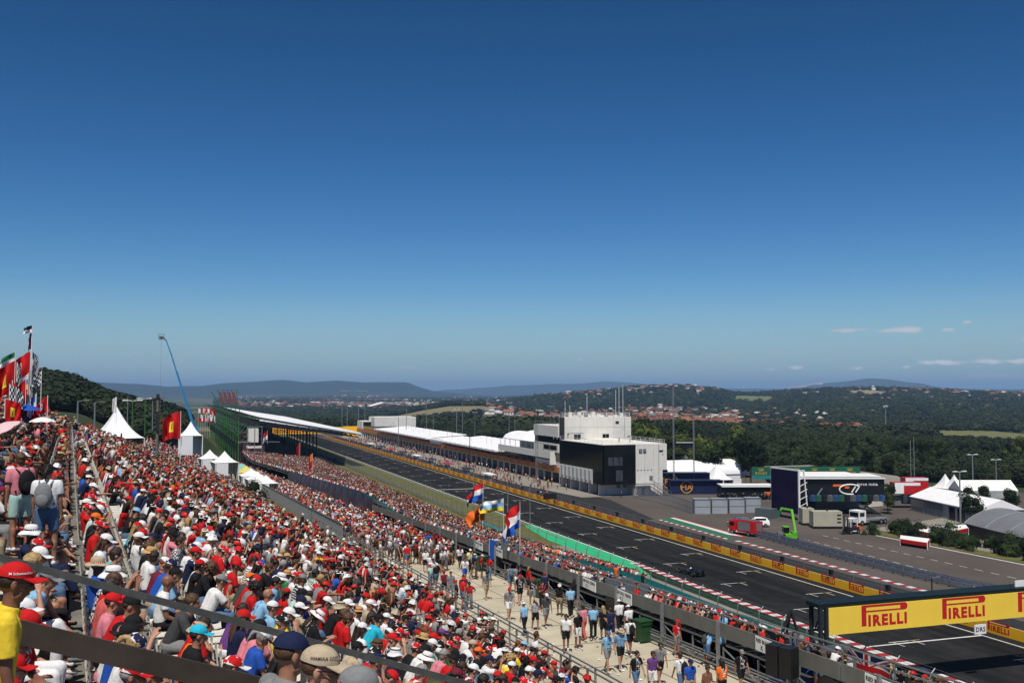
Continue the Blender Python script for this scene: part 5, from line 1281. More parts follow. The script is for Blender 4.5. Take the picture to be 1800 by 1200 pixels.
# low gates / team stands on the pit wall
rs = random.Random(4)
for k in range(9):
    y = 262 + k * 21; o = empty('team_stand', (83.6, y, 0), 0, 'pit wall team stand with canopy and monitors', 'team stand', 'pit wall team stands')
    m = MB(); m.box((0, 0, 2.5), (2.2, 7.5, .18)); m.build('canopy', [M_WHITE, M_DARK, M_REDP, M_NAVY][k % 4], o); m = MB(); m.box((-.5, 0, .7), (.7, 7, 1.3)); m.box((-.2, 0, 1.7), (.2, 6, .5)); m.build('desk', M_GREYP, o)
    m = MB()
    for a in (-3.4, 0, 3.4): m.bar((.4, a, 0), (.4, a, 2.45), .08); m.bar((-.8, a, 1), (-.8, a, 2.45), .08)
    m.build('frame', M_STEEL, o)
P = [(rs.uniform(84, 99.5), rs.uniform(238, 520), 0) for k in range(430)]
crowd.add(P, rng.uniform(0, 6.28, len(P)), KSL, .3)
# five-light panel
o = empty('start_lights', (80.8, 206, 0), 0, 'small black start light panel above the pit wall', 'light panel')
m = MB(); m.bar((0.7, 0, 0), (0.7, 0, 2.6), .1); m.bar((.7, 0, 2.6), (-2.2, 0, 2.6), .1); m.build('post', M_DARK, o)
for k in range(5):
    m = MB(); m.box((-2.2 + k * .62, 0, 1.95), (.5, .22, 1.2))
    for j in range(4): m.tube((-2.2 + k * .62, -.12, 1.53 + j * .28), (-2.2 + k * .62, -.18, 1.53 + j * .28), .10, .10, 8)
    m.build('lamp', M_BLACK, o)
o = empty('marshal_board', (61.8, 176, 0), 0, 'small dark marshal light panel at the far end of the green strip', 'light panel'); m = MB(); m.box((0, 0, 2.2), (1.1, .2, .9)); m.bar((0, 0, 0), (0, 0, 1.8), .1); m.build('panel', M_DARK, o)
# ---- gantry ----
g = empty('gantry', (51.6, 70, 0), 0, 'overhead gantry with a bright yellow tyre sponsor board across the track', 'gantry')
GX0, GX1, GY = 51.5, 92.0, 70.0
m = MB(); m.mat(0); m.box2((GX0 + .1, GY - .12, 5.02), (GX1, GY, 7.22)); L0 = 4.55
for k in range(5): tyre_logo(m, frame_mat((GX0 + 3.95 - .25 + k * 8.35 - .3, GY - .125, 5.5), (1, 0, 0), (0, 0, 1)), 4.75, 1)
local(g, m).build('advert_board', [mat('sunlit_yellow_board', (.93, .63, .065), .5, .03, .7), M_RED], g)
m = MB()
for y in (GY + .05, GY + 1.6):
    for z in (5.1, 7.3): m.bar((GX0 - .6, y, z), (GX1, y, z), .16)
    for k in range(20): x = GX0 + 2.1 * k; m.bar((x, y, 5.1), (x + 1.05, y, 7.3), .08); m.bar((x + 1.05, y, 7.3), (x + 2.1, y, 5.1), .08)
for k in range(20): x = GX0 + 2.1 * k; m.bar((x, GY + .05, 7.3), (x, GY + 1.6, 7.3), .08); m.bar((x, GY + .05, 5.1), (x, GY + 1.6, 5.1), .08)
m.box2((GX0 - .7, GY + .02, 7.24), (GX0 + 23.2, GY + 1.75, 7.55));  m.box2((GX0, GY + .1, 5.6), (GX1, GY + .2, 7.1))
local(g, m).build('truss', mat('dark_green_steel', (.004, .011, .009), .5, .2, 2), g)
for (x, y) in ((GX0 - .5, GY + .1), (GX0 - .3, GY + 1.6), (GX0 + .0, GY - .0), (GX1, GY), (GX1, GY + 1.6)):
    m = MB(); m.bar((x, y, 0), (x, y, 7.3), .28); local(g, m).build('post', M_DARK, g)
m = MB(); m.box2((GX0 + 20.5, GY + .5, 7.56), (GX1, GY + .6, 8.1)); local(g, m).build('white_banner', M_WHITE, g)
m = MB(); m.box((0, 0, 0), (1.25, .08, .82)); m2 = m.build('panel', M_WHITE, None, (0, 0, 0)); bpy.data.objects.remove(m2)
P_ = G(1723, 1105, 4.55); k_ = (GY - .2) / P_.y; r_ = ray(1723, 1105); t = (GY - .2) / r_.y; Pd = V((0, 0, CAMZ)) + r_ * t
o = empty('sign', tuple(Pd), 0, 'small white sign reading DRS hanging under the yellow gantry board', 'sign')
m.build('panel', M_WHITE, o); tm = MB(); tx = text_mesh('DRS', .56, .004, .012, 1.0, 'CENTER'); tm.merge(tx, frame_mat((0, -.045, -.2), (1, 0, 0), (0, 0, 1))); tm.build('lettering', M_BLACK, o)
m = MB(); m.bar((-.5, 0, .4), (-.5, .1, .7), .04); m.bar((.5, 0, .4), (.5, .1, .7), .04); m.build('hanger', M_STEEL, o)
# ---- armco rows by the paddock road ----
o = empty('guard_rail', (95, 100, 0), 0, 'long grey multi-beam guard rail between pit exit and paddock road', 'guard rail')
def rail_curve(dx):
    pts = [(96.6, 158), (95.9, 148), (95.2, 136), (94.8, 124), (94.8, 112), (95.3, 104), (96.6, 98), (99.6, 92), (105, 88), (113, 86)]
    return [V((a + dx, b, 0)) for a, b in pts]
for j, dx in enumerate((0, .75, 1.6)):
    m = MB(); pts = rail_curve(dx)
    for a, b in zip(pts[:-1], pts[1:]):
        for z in ((.3, .62, .94) if j else (.35, .7)): m.bar(a + V((0, 0, z)), b + V((0, 0, z)), .07, .2)
        n = max(2, int((b - a).length / 2))
        for k in range(n): q = a.lerp(b, k / n); m.bar(q + V((.1, 0, 0)), q + V((.1, 0, 1.1)), .1)
    local(o, m).build('beam', [mat('blue_grey_rail', (.13, .15, .19), .45, .2, 2), M_STEEL][0 if j != 1 else 0], o)
m = MB(); m.slab([(101.5, 93.5, 1.25), (112, 88.4, 1.25), (112, 90.5, 1.25), (102, 95.0, 1.25)], .9); local(o, m).build('barrier_block', M_ORANGE, o)
for k in range(9):
    P = V((96.5 + 2.1 * k, 101 - .55 * k, 0)); o = empty('road_cone', tuple(P), 0, 'small orange and white cone beside the end of the guard rail', 'cone', 'cones at the pit exit')
    m = MB(); m.tube((0, 0, 0), (0, 0, .75), .2, .03, 10); m.box((0, 0, .02), (.5, .5, .04)); m.build('cone', M_ORANGE, o); m = MB(); m.tube((0, 0, .35), (0, 0, .5), .125, .09, 10); m.build('band', M_WHITE, o)
# ================= pit building =================
pb = empty('pit_building', (101, 260, 0), 0, 'long white-roofed pit building with brown and yellow fascia boards', 'building')
PX = 100.8
M_WALLW = mat('white_render', (.68, .66, .60), .85, .06, .6, detail=9)
M_WALLG = mat('grey_render', (.34, .35, .35), .85, .1, .5)
add_streaks(M_WALLW, .02, .0, (.5, .5, .5))
m = MB(); m.box2((PX + 2.5, 252, 0), (PX + 20, 560, 4.3)); local(pb, m).build('wall', M_WALLG, pb)
m = MB(); m.box2((PX + .2, 252, 2.85), (PX + 2.6, 560, 3.1)); local(pb, m).build('canopy', M_WALLW, pb)
for k in range(50):
    y = 253 + k * 6; m = MB(); m.bar((PX + .3, y, 0), (PX + .3, y, 2.9), .35); local(pb, m).build('pier', M_WALLW, pb)
for k in range(49):
    y = 256 + k * 6; m = MB(); m.box2((PX + 2.42, y - 2.4, 0), (PX + 2.5, y + 2.4, 2.7)); local(pb, m).build('garage_door', M_BLACK if k % 3 else M_GREYP, pb)
m = MB(); m.mat(0)
for k in range(44):
    y = 253 + 7 * k; m.mat(0); m.box((PX, y + 3.5, 3.75), (.12, 6.9, 1.35)); m.mat(1); tyre_logo(m, frame_mat((PX - .065, y + 5.7, 3.35), (0, -1, 0), (0, 0, 1)), 4.3, 1)
local(pb, m).build('advert_board', [mat('amber_board', (.42, .22, .02), .55, .08, .5), M_RED], pb)
m = MB(); m.box2((PX + .8, 263, 4.44), (PX + 1.0, 560, 6.3)); local(pb, m).build('window_band', M_GLASS, pb)
m = MB(); m.box2((PX + 1.0, 263, 4.4), (PX + 16, 560, 6.2))
local(pb, m).build('upper_storey', M_DARK, pb)
m = MB()
for k in range(50): m.box2((PX + .72, 262.8 + 6 * k, 4.44), (PX + .8, 263 + 6 * k, 6.3))
m.box2((PX + .7, 262, 4.3), (PX + 1.0, 560, 4.44)); local(pb, m).build('mullion', M_WALLG, pb)
def wavy_roof(y0, y1, z0, z1, nm, x0=PX - 2.2, x1=PX + 15):
    mb = MB()
    def fn(u, v, dz=0):
        x = x0 + (x1 - x0) * v; y = y0 + (y1 - y0) * u; return V((x, y, z0 + (z1 - z0) * v + .12 * abs(math.sin((y - y0) * .5)) + dz))
    n = max(8, int((y1 - y0) / 1.5)); mb.grid(fn, n, 5, False); mb.grid(lambda u, v: fn(1 - u, v, -.25), n, 5, False)
    mb.box2((x0 - .05, y0, z0 - .45), (x0 + .02, y1, z0 + .02)); mb.box2((x0, y0 - .05, z0 - .4), (x1, y0, z0 + .1))
    return local(pb, mb).build(nm, M_TENT, pb)
wavy_roof(302, 372, 6.3, 7.8, 'roof'); wavy_roof(376, 392, 6.0, 6.9, 'roof', PX - 1, PX + 13); wavy_roof(392, 500, 6.2, 7.4, 'roof')
m = MB(); m.box2((PX - .8, 376.5, 4.5), (PX + .6, 391, 6.2)); local(pb, m).build('white_box', M_WHITE, pb)
# bays nearest the tower: parapet and tent canopy
m = MB(); m.box2((PX - 1.6, 256, 6.65), (PX - 1.35, 301, 8.5)); m.box2((PX - 1.35, 256, 6.6), (PX + 10, 301, 6.9)); m.box2((PX - 1.6, 255.6, 5.0), (PX + 2, 256, 8.5)); local(pb, m).build('parapet', M_WALLW, pb)
m = MB()
for k in range(10): m.box2((PX - 1.2, 257 + k * 4.8, 8.5), (PX - 1.1, 257.1 + k * 4.8, 10.6))
m.box2((PX - 1.2, 257, 10.5), (PX - 1.1, 300.3, 10.6)); local(pb, m).build('terrace_frame', M_GREYP, pb)
tn = MB()
def tent(u, v):
    x = PX + 1 + 14 * v; y = 257 + 46 * u; return V((x, y, 10.2 + 2.3 * math.sin(math.pi * min(1, max(0, v))) * (1 - .25 * math.cos(4 * math.pi * u)) ))
tn.grid(tent, 20, 10); tn.grid(lambda u, v: tent(1 - u, v) - V((0, 0, .08)), 20, 10); local(pb, tn).build('canopy', M_TENT, pb)
m = MB(); m.box2((PX + 14, 256, 6.9), (PX + 15, 302, 10.1)); m.box2((PX + 6, 256, 6.9), (PX + 6.2, 302, 10.1)); local(pb, m).build('upper_storey', M_GREYP, pb)
# banded block beside the tower
m = MB(); m.box2((PX - .3, 253, 12.6), (PX + 12, 272, 15.6)); m.box2((PX - .3, 253, 8.4), (PX + 12, 272, 10.7)); m.box2((PX + .1, 253.2, 4.4), (PX + 12, 271.8, 8.4)); local(pb, m).build('block', M_WALLW, pb)
m = MB(); m.box2((PX + .0, 253.1, 10.7), (PX + 11.9, 271.9, 12.6)); m.box2((PX - .34, 254, 9.0), (PX - .3, 264, 10.2)); m.box2((PX + .0, 253.1, 6.0), (PX + .1, 271.9, 8.2)); local(pb, m).build('window_band', M_GLASS, pb)
m = MB(); 
for k in range(10): m.bar((PX - .2, 253 + 2 * k, 15.6), (PX - .2, 253 + 2 * k, 16.6), .07)
m.bar((PX - .2, 253, 16.6), (PX - .2, 272, 16.6), .07); m.bar((PX - .2, 253, 16.1), (PX - .2, 272, 16.1), .05); local(pb, m).build('railing', M_STEEL, pb)
m = MB()
for k in range(26): x = PX + rs.uniform(1, 12); y = rs.uniform(310, 520); h = rs.uniform(1.5, 4); m.bar((x, y, 6.8), (x, y, 7.2 + h * .6), .07)
local(pb, m).build('aerial', M_STEEL, pb)
# tower
tw = empty('control_tower', (101, 235, 0), 0, 'white race control tower with a black glass corner', 'building')
m = MB()
m.box2((PX + .4, 250, 4), (PX + 20.2, 254, 18.1)); m.box2((PX + 10.2, 254.02, 4), (PX + 20.2, 270, 18.05)); m.box2((106.8, 218.2, 0.0), (114.0, 250, 12.35)); m.box2((98.6, 219.0, 2.85), (106.8, 246, 12.3)); m.box2((114.0, 218.6, 6.0), (115.4, 250, 12.35))
m.box2((100.5, 222, 0), (106.8, 250, 2.9))
local(tw, m).build('wall', M_WALLW, tw)
m = MB(); m.box2((PX - .75, 249.9, 3), (PX + .38, 250.9, 18.1)); local(tw, m).build('side_panel', M_DARK, tw)
m = MB()
m.add([(98.2, 218.4, 12.2), (106.75, 218.1, 12.2), (106.75, 218.1, 2.8), (98.2, 218.4, 2.8)], [(3, 2, 1, 0)])
m.box2((98.15, 218.3, 2.8), (106.7, 219.0, 12.2)); m.box2((98.1, 218.3, 6.1), (98.5, 245.5, 12.2)); m.box2((97.9, 218.3, 2.8), (98.4, 223.6, 6.1)); local(tw, m).build('glass_front', M_GLASS, tw)
m = MB()
for k in range(5): m.box2((99.6 + k * 1.45, 218.22, 7.3), (100.85 + k * 1.45, 218.28, 9.3))
for k in range(4): m.box2((101.6 + k * 1.3, 218.22, 3.6), (102.8 + k * 1.3, 218.28, 6.2))
local(tw, m).build('window', mat('blue_grey_glass', (.05, .06, .075), .12, .4, 1.2, spec=.8), tw)
m = MB()
for k in range(8): m.box2((97.8, 225 + 2.6 * k, 3.3), (98.42, 226.1 + 2.6 * k, 5.8))
local(tw, m).build('louvre', M_WALLG, tw)
m = MB(); m.box2((98.1, 224, 2.6), (98.65, 246, 6.1)); local(tw, m).build('lower_panel', M_WALLW, tw)
for k in range(5): m = MB(); m.box2((98.8, 222 + 6 * k, 0), (100.4, 222.5 + 6 * k, 2.7)); local(tw, m).build('pier', M_WALLW, tw)
for k in range(4): m = MB(); m.box2((100.38, 223.2 + 6 * k, 0), (100.46, 227 + 6 * k, 2.5)); local(tw, m).build('garage_door', M_BLACK, tw)
for x in (PX + 3.2, PX + 11.6):
    m = MB(); m.box2((x, 249.94, 10.8), (x + 1.9, 249.99, 13.4)); d_ = local(tw, m).build('window', M_GLASS, tw); m = MB(); m.box2((x + .9, 249.9, 10.8), (x + 1.0, 249.93, 13.4)); m.box2((x - .1, 249.9, 13.4), (x + 2.0, 249.95, 13.5)); f_ = local(tw, m).build('frame', M_WALLG, d_); f_.location = (0, 0, 0)
m = MB(); m.box2((PX + 15.5, 249.93, 16.2), (PX + 16.5, 249.98, 16.9)); m.box2((PX + 19, 249.93, 12.6), (PX + 19.9, 249.98, 12.9)); m.box2((113, 218.12, 10.4), (114.2, 218.19, 10.8))
for k in range(5): m.box2((107.2 + k * .9, 218.12, 6.0), (107.45 + k * .9, 218.19, 6.25))
m.box2((PX + 1.2, 249.96, 13.7), (PX + 6.0, 249.99, 13.78)); local(tw, m).build('vent', M_DARK, tw)
m = MB()
for x in (PX + 5.1, PX + 10.0, PX + 14.9, PX + 18.2): m.box2((x, 249.975, 12.4), (x + .05, 249.995, 18.0))
m.box2((PX + .5, 249.975, 15.3), (PX + 20.1, 249.995, 15.35)); m.box2((PX + 18.1, 249.9, 12.4), (PX + 18.25, 249.97, 18.0))
for x in (109.2, 111.6): m.box2((x, 218.17, .1), (x + .05, 218.195, 12.3))
m.box2((106.9, 218.17, 2.75), (114, 218.195, 2.82)); m.box2((112.9, 218.1, 0), (113.05, 218.17, 12.2))
local(tw, m).build('seam', M_WALLG, tw)
for (x, z) in ((107.6, 10.9), (108.7, 10.9), (110.4, 4.4), (103.5, 2.0), (105.2, 2.0)):
    m = MB(); m.box2((x, 217.9 if x > 106.8 else 221.6, z - .35), (x + .8, 218.16 if x > 106.8 else 221.98, z + .3)); local(tw, m).build('air_conditioner', M_GREYP, tw)
m = MB()
for (a, b) in (((98.0, 218.4), (114, 218.4)), ((98.0, 218.4), (98.0, 250)), ((114.8, 218.6), (114.8, 250))):
    n = 12
    for k in range(n + 1): q = V((a[0] + (b[0] - a[0]) * k / n, a[1] + (b[1] - a[1]) * k / n, 12.3)); m.bar(q, q + V((0, 0, 1.05)), .05)
    for h in (.55, 1.05): m.bar((a[0], a[1], 12.3 + h), (b[0], b[1], 12.3 + h), .05)
for k in range(15): q = V((PX + .6 + 1.38 * k, 250.3, 18.1)); m.bar(q, q + V((0, 0, 1.15)), .07)
for h in (.5, .85, 1.15): m.bar((PX + .6, 250.3, 18.1 + h), (PX + 20, 250.3, 18.1 + h), .06)
local(tw, m).build('railing', M_WHITE, tw)
for k in range(9):
    x = PX + .8 + 2.2 * k; m = MB(); h = rs.uniform(.5, 1.5); m.box((x, 251.2 + rs.uniform(0, 2), 18.1 + h / 2), (rs.uniform(.5, 1.2), 1.0, h)); local(tw, m).build('roof_plant', M_WALLW if k % 3 else M_GREYP, tw)
for (x, h) in ((PX + 1.8, 4.5), (PX + 3.2, 3.2), (PX + 8.3, 6.0), (PX + 19.2, 9.0), (PX + 18, 8), (PX + 17, 7.5)):
    m = MB(); m.bar((x, 253, 18), (x, 253, 18 + h), .07); local(tw, m).build('aerial', M_WHITE, tw)
m = MB()
for k in range(12): m.box((110.5 + .38 * k, 216.6, 2.9 - .24 * k), (.42, 1.6, .06))
m.bar((110, 215.8, 3.9), (115, 215.8, .9), .08); m.bar((110, 217.4, 3.9), (115, 217.4, .9), .08)
for k in range(6): m.bar((110.5 + k * .9, 215.8, 0), (110.5 + k * .9, 215.8, 3.6 - .55 * k), .06)
m.box((108.5, 217, 2.9), (4, 1.8, .12)); local(tw, m).build('stair', M_STEEL, tw)
P = [(PX + 1, 249, 12.3), (106.0, 219.6, 12.3), (103.0, 219.4, 12.3), (84.0, 222.5, 0), (85.2, 221.5, 0), (104.8, 213.5, 0), (101.0, 214, 0), (96, 236, 0), (88, 233, 0), (88.6, 232, 0), (89, 234, 0)]
crowd.add(P, rng.uniform(0, 6, len(P)), KSL, .3)
# far control building with slanted canopy
o = empty('timing_building', (118, 540, 0), 0, 'distant white block with slanted canopy behind the far pit roof', 'building')
m = MB(); m.box2((106, 536, 0), (129, 552, 11.2)); m.box2((101, 545, 0), (106, 560, 8.8)); m.build('wall', M_WALLW, o, None); o.children[0].location = -V(o.location)
m = MB(); m.slab([(93, 548, 9.2), (108, 548, 13.2), (126, 548, 11.3), (126, 570, 11.3), (108, 570, 13.2), (93, 570, 9.2)], .5); m.build('canopy', M_TENT, o); o.children[1].location = -V(o.location)
m = MB(); m.box2((101.5, 544.9, 4), (105.9, 545, 8.4)); m.build('window', M_GLASS, o); o.children[2].location = -V(o.location)
# arch roofed white hospitality units behind the pit roofs
def bare_box(name, lab, cat, a, b, m_, extra=None, group=None, roof=None):
    o = empty(name, ((a[0] + b[0]) / 2, (a[1] + b[1]) / 2, a[2]), 0, lab, cat, group)
    m = MB(); m.box2(a, b); local(o, m).build('wall', m_, o)
    if extra: extra(o)
    return o
o = empty('hospitality_tent', (128, 330, 0), 0, 'white arched hospitality tent with a yellow band behind the pit roof', 'tent')
m = MB()
m.grid(lambda u, v: V((122 + 40 * u * .0 + 14 * v, 300 + 66 * u, 6.5 + 3.4 * math.sin(math.pi * v) ** .5)), 8, 10); m.box2((122, 300, 0), (136, 366, 6.5)); local(o, m).build('roof', M_TENT, o)
m = MB(); m.box2((121.8, 299, 6.0), (121.95, 352, 7.0)); m.box2((121.8, 298.8, 6.0), (134, 298.95, 7.0)); local(o, m).build('band', M_YEL, o)
# far yellow walls
o = empty('advert_wall', (61, 600, 0), 0, 'yellow sponsor boards closing the far end of the straight', 'advertising wall')
m = MB(); m.mat(0); m.box2((58, 600, 0), (103, 600.4, 3.8)); 
for k in range(8): tyre_logo(m, frame_mat((59 + 5.4 * k, 599.98, 1.0), (1, 0, 0), (0, 0, 1)), 4.6, 1)
local(o, m).build('board', [M_YEL, M_RED], o)
o = empty('advert_wall', (95, 590, 0), 0, 'plain yellow wall left of the distant white block', 'advertising wall'); m = MB(); m.box2((93, 560, 0), (105.5, 560.5, 5.6)); m.box2((105.6, 540, 0), (105.9, 556, 5.4)); local(o, m).build('board', M_YEL, o)
# ================= roofed grandstand =================
gs = empty('grandstand', (40, 440, 0), 0, 'distant covered grandstand with white roof and green steel truss', 'grandstand')
Yn, Yf = 331.0, 560.0
def rz_(x): return 17.4 - (x - 22) * .155
m = MB()
def rf(u, v, dz=0):
    x = 28 + 33 * v; y = Yn + (Yf - Yn) * u; return V((x, y, rz_(x) + .35 * (abs(math.sin(u * 120)) if v == 0 else 0) + dz))
m.grid(rf, 80, 2, False); m.grid(lambda u, v: rf(1 - u, v, -.8), 80, 2, False); m.box2((28, Yn - .3, 17.2 - .9), (28.01, Yn, 16.6))
m.add([(28, Yn, rz_(28)), (61, Yn, rz_(61)), (61, Yn, rz_(61) - .9), (28, Yn, rz_(28) - .9)], [(0, 3, 2, 1)]); local(gs, m).build('roof', M_TENT, gs)
m = MB()
for k in range(22):
    y = Yn + k * 10.5; m.bar((20, y, rz_(20) + .4), (61, y, rz_(61) - .8), .35 if k == 0 else .25); m.bar((20, y, rz_(20) - 1.5), (60, y, rz_(60) - 1.6), .3)
    n = 10
    for j in range(n):
        a = 24 + 3.6 * j; m.bar((a, y, rz_(a) - 2.4 + .08 * j), (a + 1.8, y, rz_(a + 1.8) - .8), .18); m.bar((a + 1.8, y, rz_(a + 1.8) - .8), (a + 3.6, y, rz_(a + 3.6) - 2.4 + .08 * (j + 1)), .18)
    m.bar((24, y, rz_(24) - 2.5), (60, y, rz_(60) - 1.6), .3)
local(gs, m).build('roof_truss', M_DARK, gs)
m = MB()
for k in range(17):
    y = Yn + k * 14; m.bar((21.5, y, 0), (21.5, y, rz_(21.5) - .6), .28); m.bar((19, y, rz_(19) + .2), (28, y, rz_(28) - .6), .2); m.bar((21.5, y, 8), (27, y, rz_(27) - 2), .2)
m.bar((19, Yn, rz_(19) + .2), (19, Yf, rz_(19) + .2), .5); m.bar((21.5, Yn, 11), (21.5, Yf, 11), .3); local(gs, m).build('frame', M_GREENST, gs)
for k in range(24): y = Yn + 12 + k * 9; m = MB(); m.bar((48, y, 0), (48, y, rz_(48) - 1.2), .4); local(gs, m).build('column', M_DARK, gs)
for k in range(7): x = 28 + k * 3.2; m = MB(); m.bar((x, Yn + 6, 3), (x, Yn + 6, rz_(x) - 1.2), .35); local(gs, m).build('column', M_DARK, gs)
m = MB()
for r in range(20): m.box2((24 + 1.5 * r, Yn + 8, 0), (25.5 + 1.5 * r, Yf, 10.5 - .42 * r))
local(gs, m).build('terrace', M_DARK, gs)
m = MB(); m.box2((22.5, Yn + 3, 0), (30, Yn + 7.5, 11.4)); local(gs, m).build('end_wall', mat('dark_red_cladding', (.05, .025, .025), .8, .2, 1), gs)
# slanted banner masts above the roof
o = empty('banner_masts', (24, 392, 17), 0, 'leaning frame with four dark red banners above the far grandstand roof', 'banner')
m = MB()
for k in range(5): m.bar((20.2 + 1.4 * k, 392, 17.0), (17.6 + 1.4 * k + k * .3, 392, 25.6), .25)
m.bar((17.0, 392, 25.4), (25, 392, 25.6), .15); m.bar((15.5, 392, 25), (19.5, 392, 17.3), .3); local(o, m).build('frame', M_GREENST, o)
for k in range(4):
    m = MB(); m.box((19.1 + 1.6 * k, 391.8, 22.6), (.8, .1, 4.6), M=Matrix.Rotation(-.26, 3, 'Y')); local(o, m).build('banner', mat('dull_red_banner', (.22, .03, .04), .7, .1), o)
# scaffolding camera tower
o = empty('camera_tower', (25, 318, 5), 0, 'white scaffold tower with screen near the covered grandstand', 'tower')
m = MB(); m.box2((23.2, 317, 7.6), (27.6, 321, 8.2)); m.box2((23.6, 317.2, 9.4), (26.6, 320, 13.6)); local(o, m).build('cabin', M_WALLW, o)
m = MB()
for x in (23.2, 25.4, 27.6):
    m.bar((x, 317, 0), (x, 317, 14.4), .16)
m.bar((23.2, 317, 14.2), (27.6, 317, 14.2), .16); m.bar((20.5, 316.8, 9.6), (24, 316.8, 9.6), .3); m.bar((28, 316.8, 9.6), (33, 316.8, 9.4), .2); local(o, m).build('frame', M_STEEL, o)
# ================= tents =================
def pagoda(P, w, h_wall, h_peak, lab, group=None, rz=0, walls=True, m_=None):
    o = empty('pagoda_tent', tuple(P), rz, lab, 'tent', group); mb = MB()
    def fn(u, v):
        a = 4 * u; s = int(min(a, 3.999)); f = a - s; c = [(-1, -1), (1, -1), (1, 1), (-1, 1), (-1, -1)]
        x = c[s][0] * (1 - f) + c[s + 1][0] * f; y = c[s][1] * (1 - f) + c[s + 1][1] * f
        k = (1 - v); return V((x * w / 2 * k, y * w / 2 * k, h_wall + (h_peak - h_wall) * (v ** 1.9 * .75 + v * .25)))
    mb.grid(fn, 24, 10); mb.build('roof', m_ or M_TENT, o)
    m = MB()
    if walls:
        m.box((0, w / 2 - .06, h_wall / 2), (w - .1, .05, h_wall)); m.box((w / 2 - .06, 0, h_wall / 2), (.05, w - .3, h_wall)); m.box((-w * .2, -w / 2 + .06, h_wall / 2), (w * .5, .05, h_wall)); m.build('wall', m_ or M_TENT, o)
    for sx in (-1, 1):
        for sy in (-1, 1): m = MB(); m.bar((sx * w / 2 * .98, sy * w / 2 * .98, -.5), (sx * w / 2 * .98, sy * w / 2 * .98, h_wall), .09); m.build('leg', M_WHITE, o)
    return o
def onhill(px, y): a = azr(px); return V((y * math.tan(a), y, 0))
q = onhill(207, 150); pagoda(V((q.x, q.y, 17.7)), 6.4, .9, 5.2, 'large white pagoda tent with a high peak behind the seated crowd', rz=R(12))
q = onhill(337, 178); pagoda(V((q.x, q.y, 14.4)), 3.6, 3.2, 5.6, 'tall narrow white tent beside the big red flag', rz=R(5))
q = onhill(371, 168); pagoda(V((q.x, q.y, 12.3)), 3.2, 2.0, 3.4, 'left one of two small white pavilions behind the crowd', rz=R(10))
q = onhill(397, 160); pagoda(V((q.x, q.y, 12.2)), 3.6, 2.0, 3.7, 'right one of two small white pavilions behind the crowd', rz=R(10))
for i, (px, y) in enumerate(((470, 168), (455, 184), (444, 201), (435, 220), (427, 240))):
    q = onhill(px, y); lab = ['white gazebo at the near end of the row beside the walkway', 'second white gazebo in the row beside the walkway', 'third white gazebo in the row beside the walkway', 'yellow-topped gazebo farther along the walkway', 'pale green gazebo at the far end of the walkway row'][i]
    pagoda(V((q.x, q.y, conc_z(y) - .2)), 3.6 + .35 * i, 2.4, 3.7, lab, 'gazebos beside the walkway', rz=R(6), m_=[None, None, None, mat('yellow_canvas', (.6, .5, .15), .7), mat('pale_green_canvas', (.2, .45, .35), .7)][i])
Pf = G(1257, 846); pagoda(V((133.5, 226, 0)), 6.3, 2.6, 6.6, 'white pagoda tent behind the navy trailers', rz=0)
for px, py, lab in ((1662, 868, 'left one of two small white pagoda tops behind the big marquee'), (1678, 870, 'right one of two small white pagoda tops behind the big marquee')):
    q = G(px, py); pagoda(V((q.x, q.y, 0)), 4.5, 1.6, 5.0, lab)
# arched tent behind the trailers
o = empty('arched_tent', (134, 243, 0), 0, 'white barrel-roofed tent behind the navy trailers', 'tent')
m = MB(); m.grid(lambda u, v: V((124 + 22 * u, 240 - 6 * math.cos(math.pi * v), 3.0 + 3.6 * math.sin(math.pi * v))), 6, 14); m.grid(lambda u, v: V((146 - 22 * u, 240 - 6 * math.cos(math.pi * v), 2.95 + 3.6 * math.sin(math.pi * v))), 6, 14); local(o, m).build('roof', M_TENT, o)
m = MB(); m.box2((124.2, 234.2, 0), (146, 245.8, 3.0)); local(o, m).build('wall', M_TENT, o)
# white marquee
def marquee(A, B, wid, hw, hr, lab, mroof, mwall):
    """long gabled tent from A to B (base line of the side facing the camera), width away from it"""
    A = V(A); B = V(B); d = (B - A).normalized(); n = V((d.y, -d.x, 0)); n = n if n.dot(A) > 0 else -n
    C = B + n * wid; Dd = A + n * wid; o = empty('marquee', tuple(A), 0, lab, 'tent'); U = V((0, 0, 1))
    m = MB(); r0 = A + n * wid / 2 + U * hr; r1 = B + n * wid / 2 + U * hr
    off = n * .25; e = d * .3
    m.add([A - off - e + U * hw, B - off + e + U * hw, r1 + e, r0 - e, C + off + e + U * hw, Dd + off - e + U * hw], [(0, 1, 2, 3), (3, 2, 4, 5), (1, 4, 2), (0, 3, 5)], False)
    m.add([A - off - e + U * (hw - .15), B - off + e + U * (hw - .15), B - off + e + U * hw, A - off - e + U * hw], [(0, 1, 2, 3)], False)
    local(o, m).build('roof', mroof, o)
    m = MB(); m.add([A, B, B + U * hw, A + U * hw, C, C + U * hw, Dd, Dd + U * hw], [(0, 1, 2, 3), (1, 4, 5, 2), (4, 6, 7, 5), (6, 0, 3, 7)], False); local(o, m).build('wall', mwall, o)
    m = MB(); L = (B - A).length
    for k in range(int(L / 5) + 1): q = A + d * 5 * k - n * .04; m.bar(q, q + U * hw, .12)
    local(o, m).build('frame', M_STEEL, o)
    return o, A, B, d, n
A = G(1602, 897); B = G(1720, 925)
mq, A, B, d_, n_ = marquee(A, B, 9.0, 3.0, 4.9, 'large white marquee with gabled roof beside the yard', M_TENT, mat('shaded_grey_wall', (.30, .31, .33), .6, .2, .8))  # tent walls coloured grey, the near side's shade put into the colour
m = MB()
L = (B - A).length
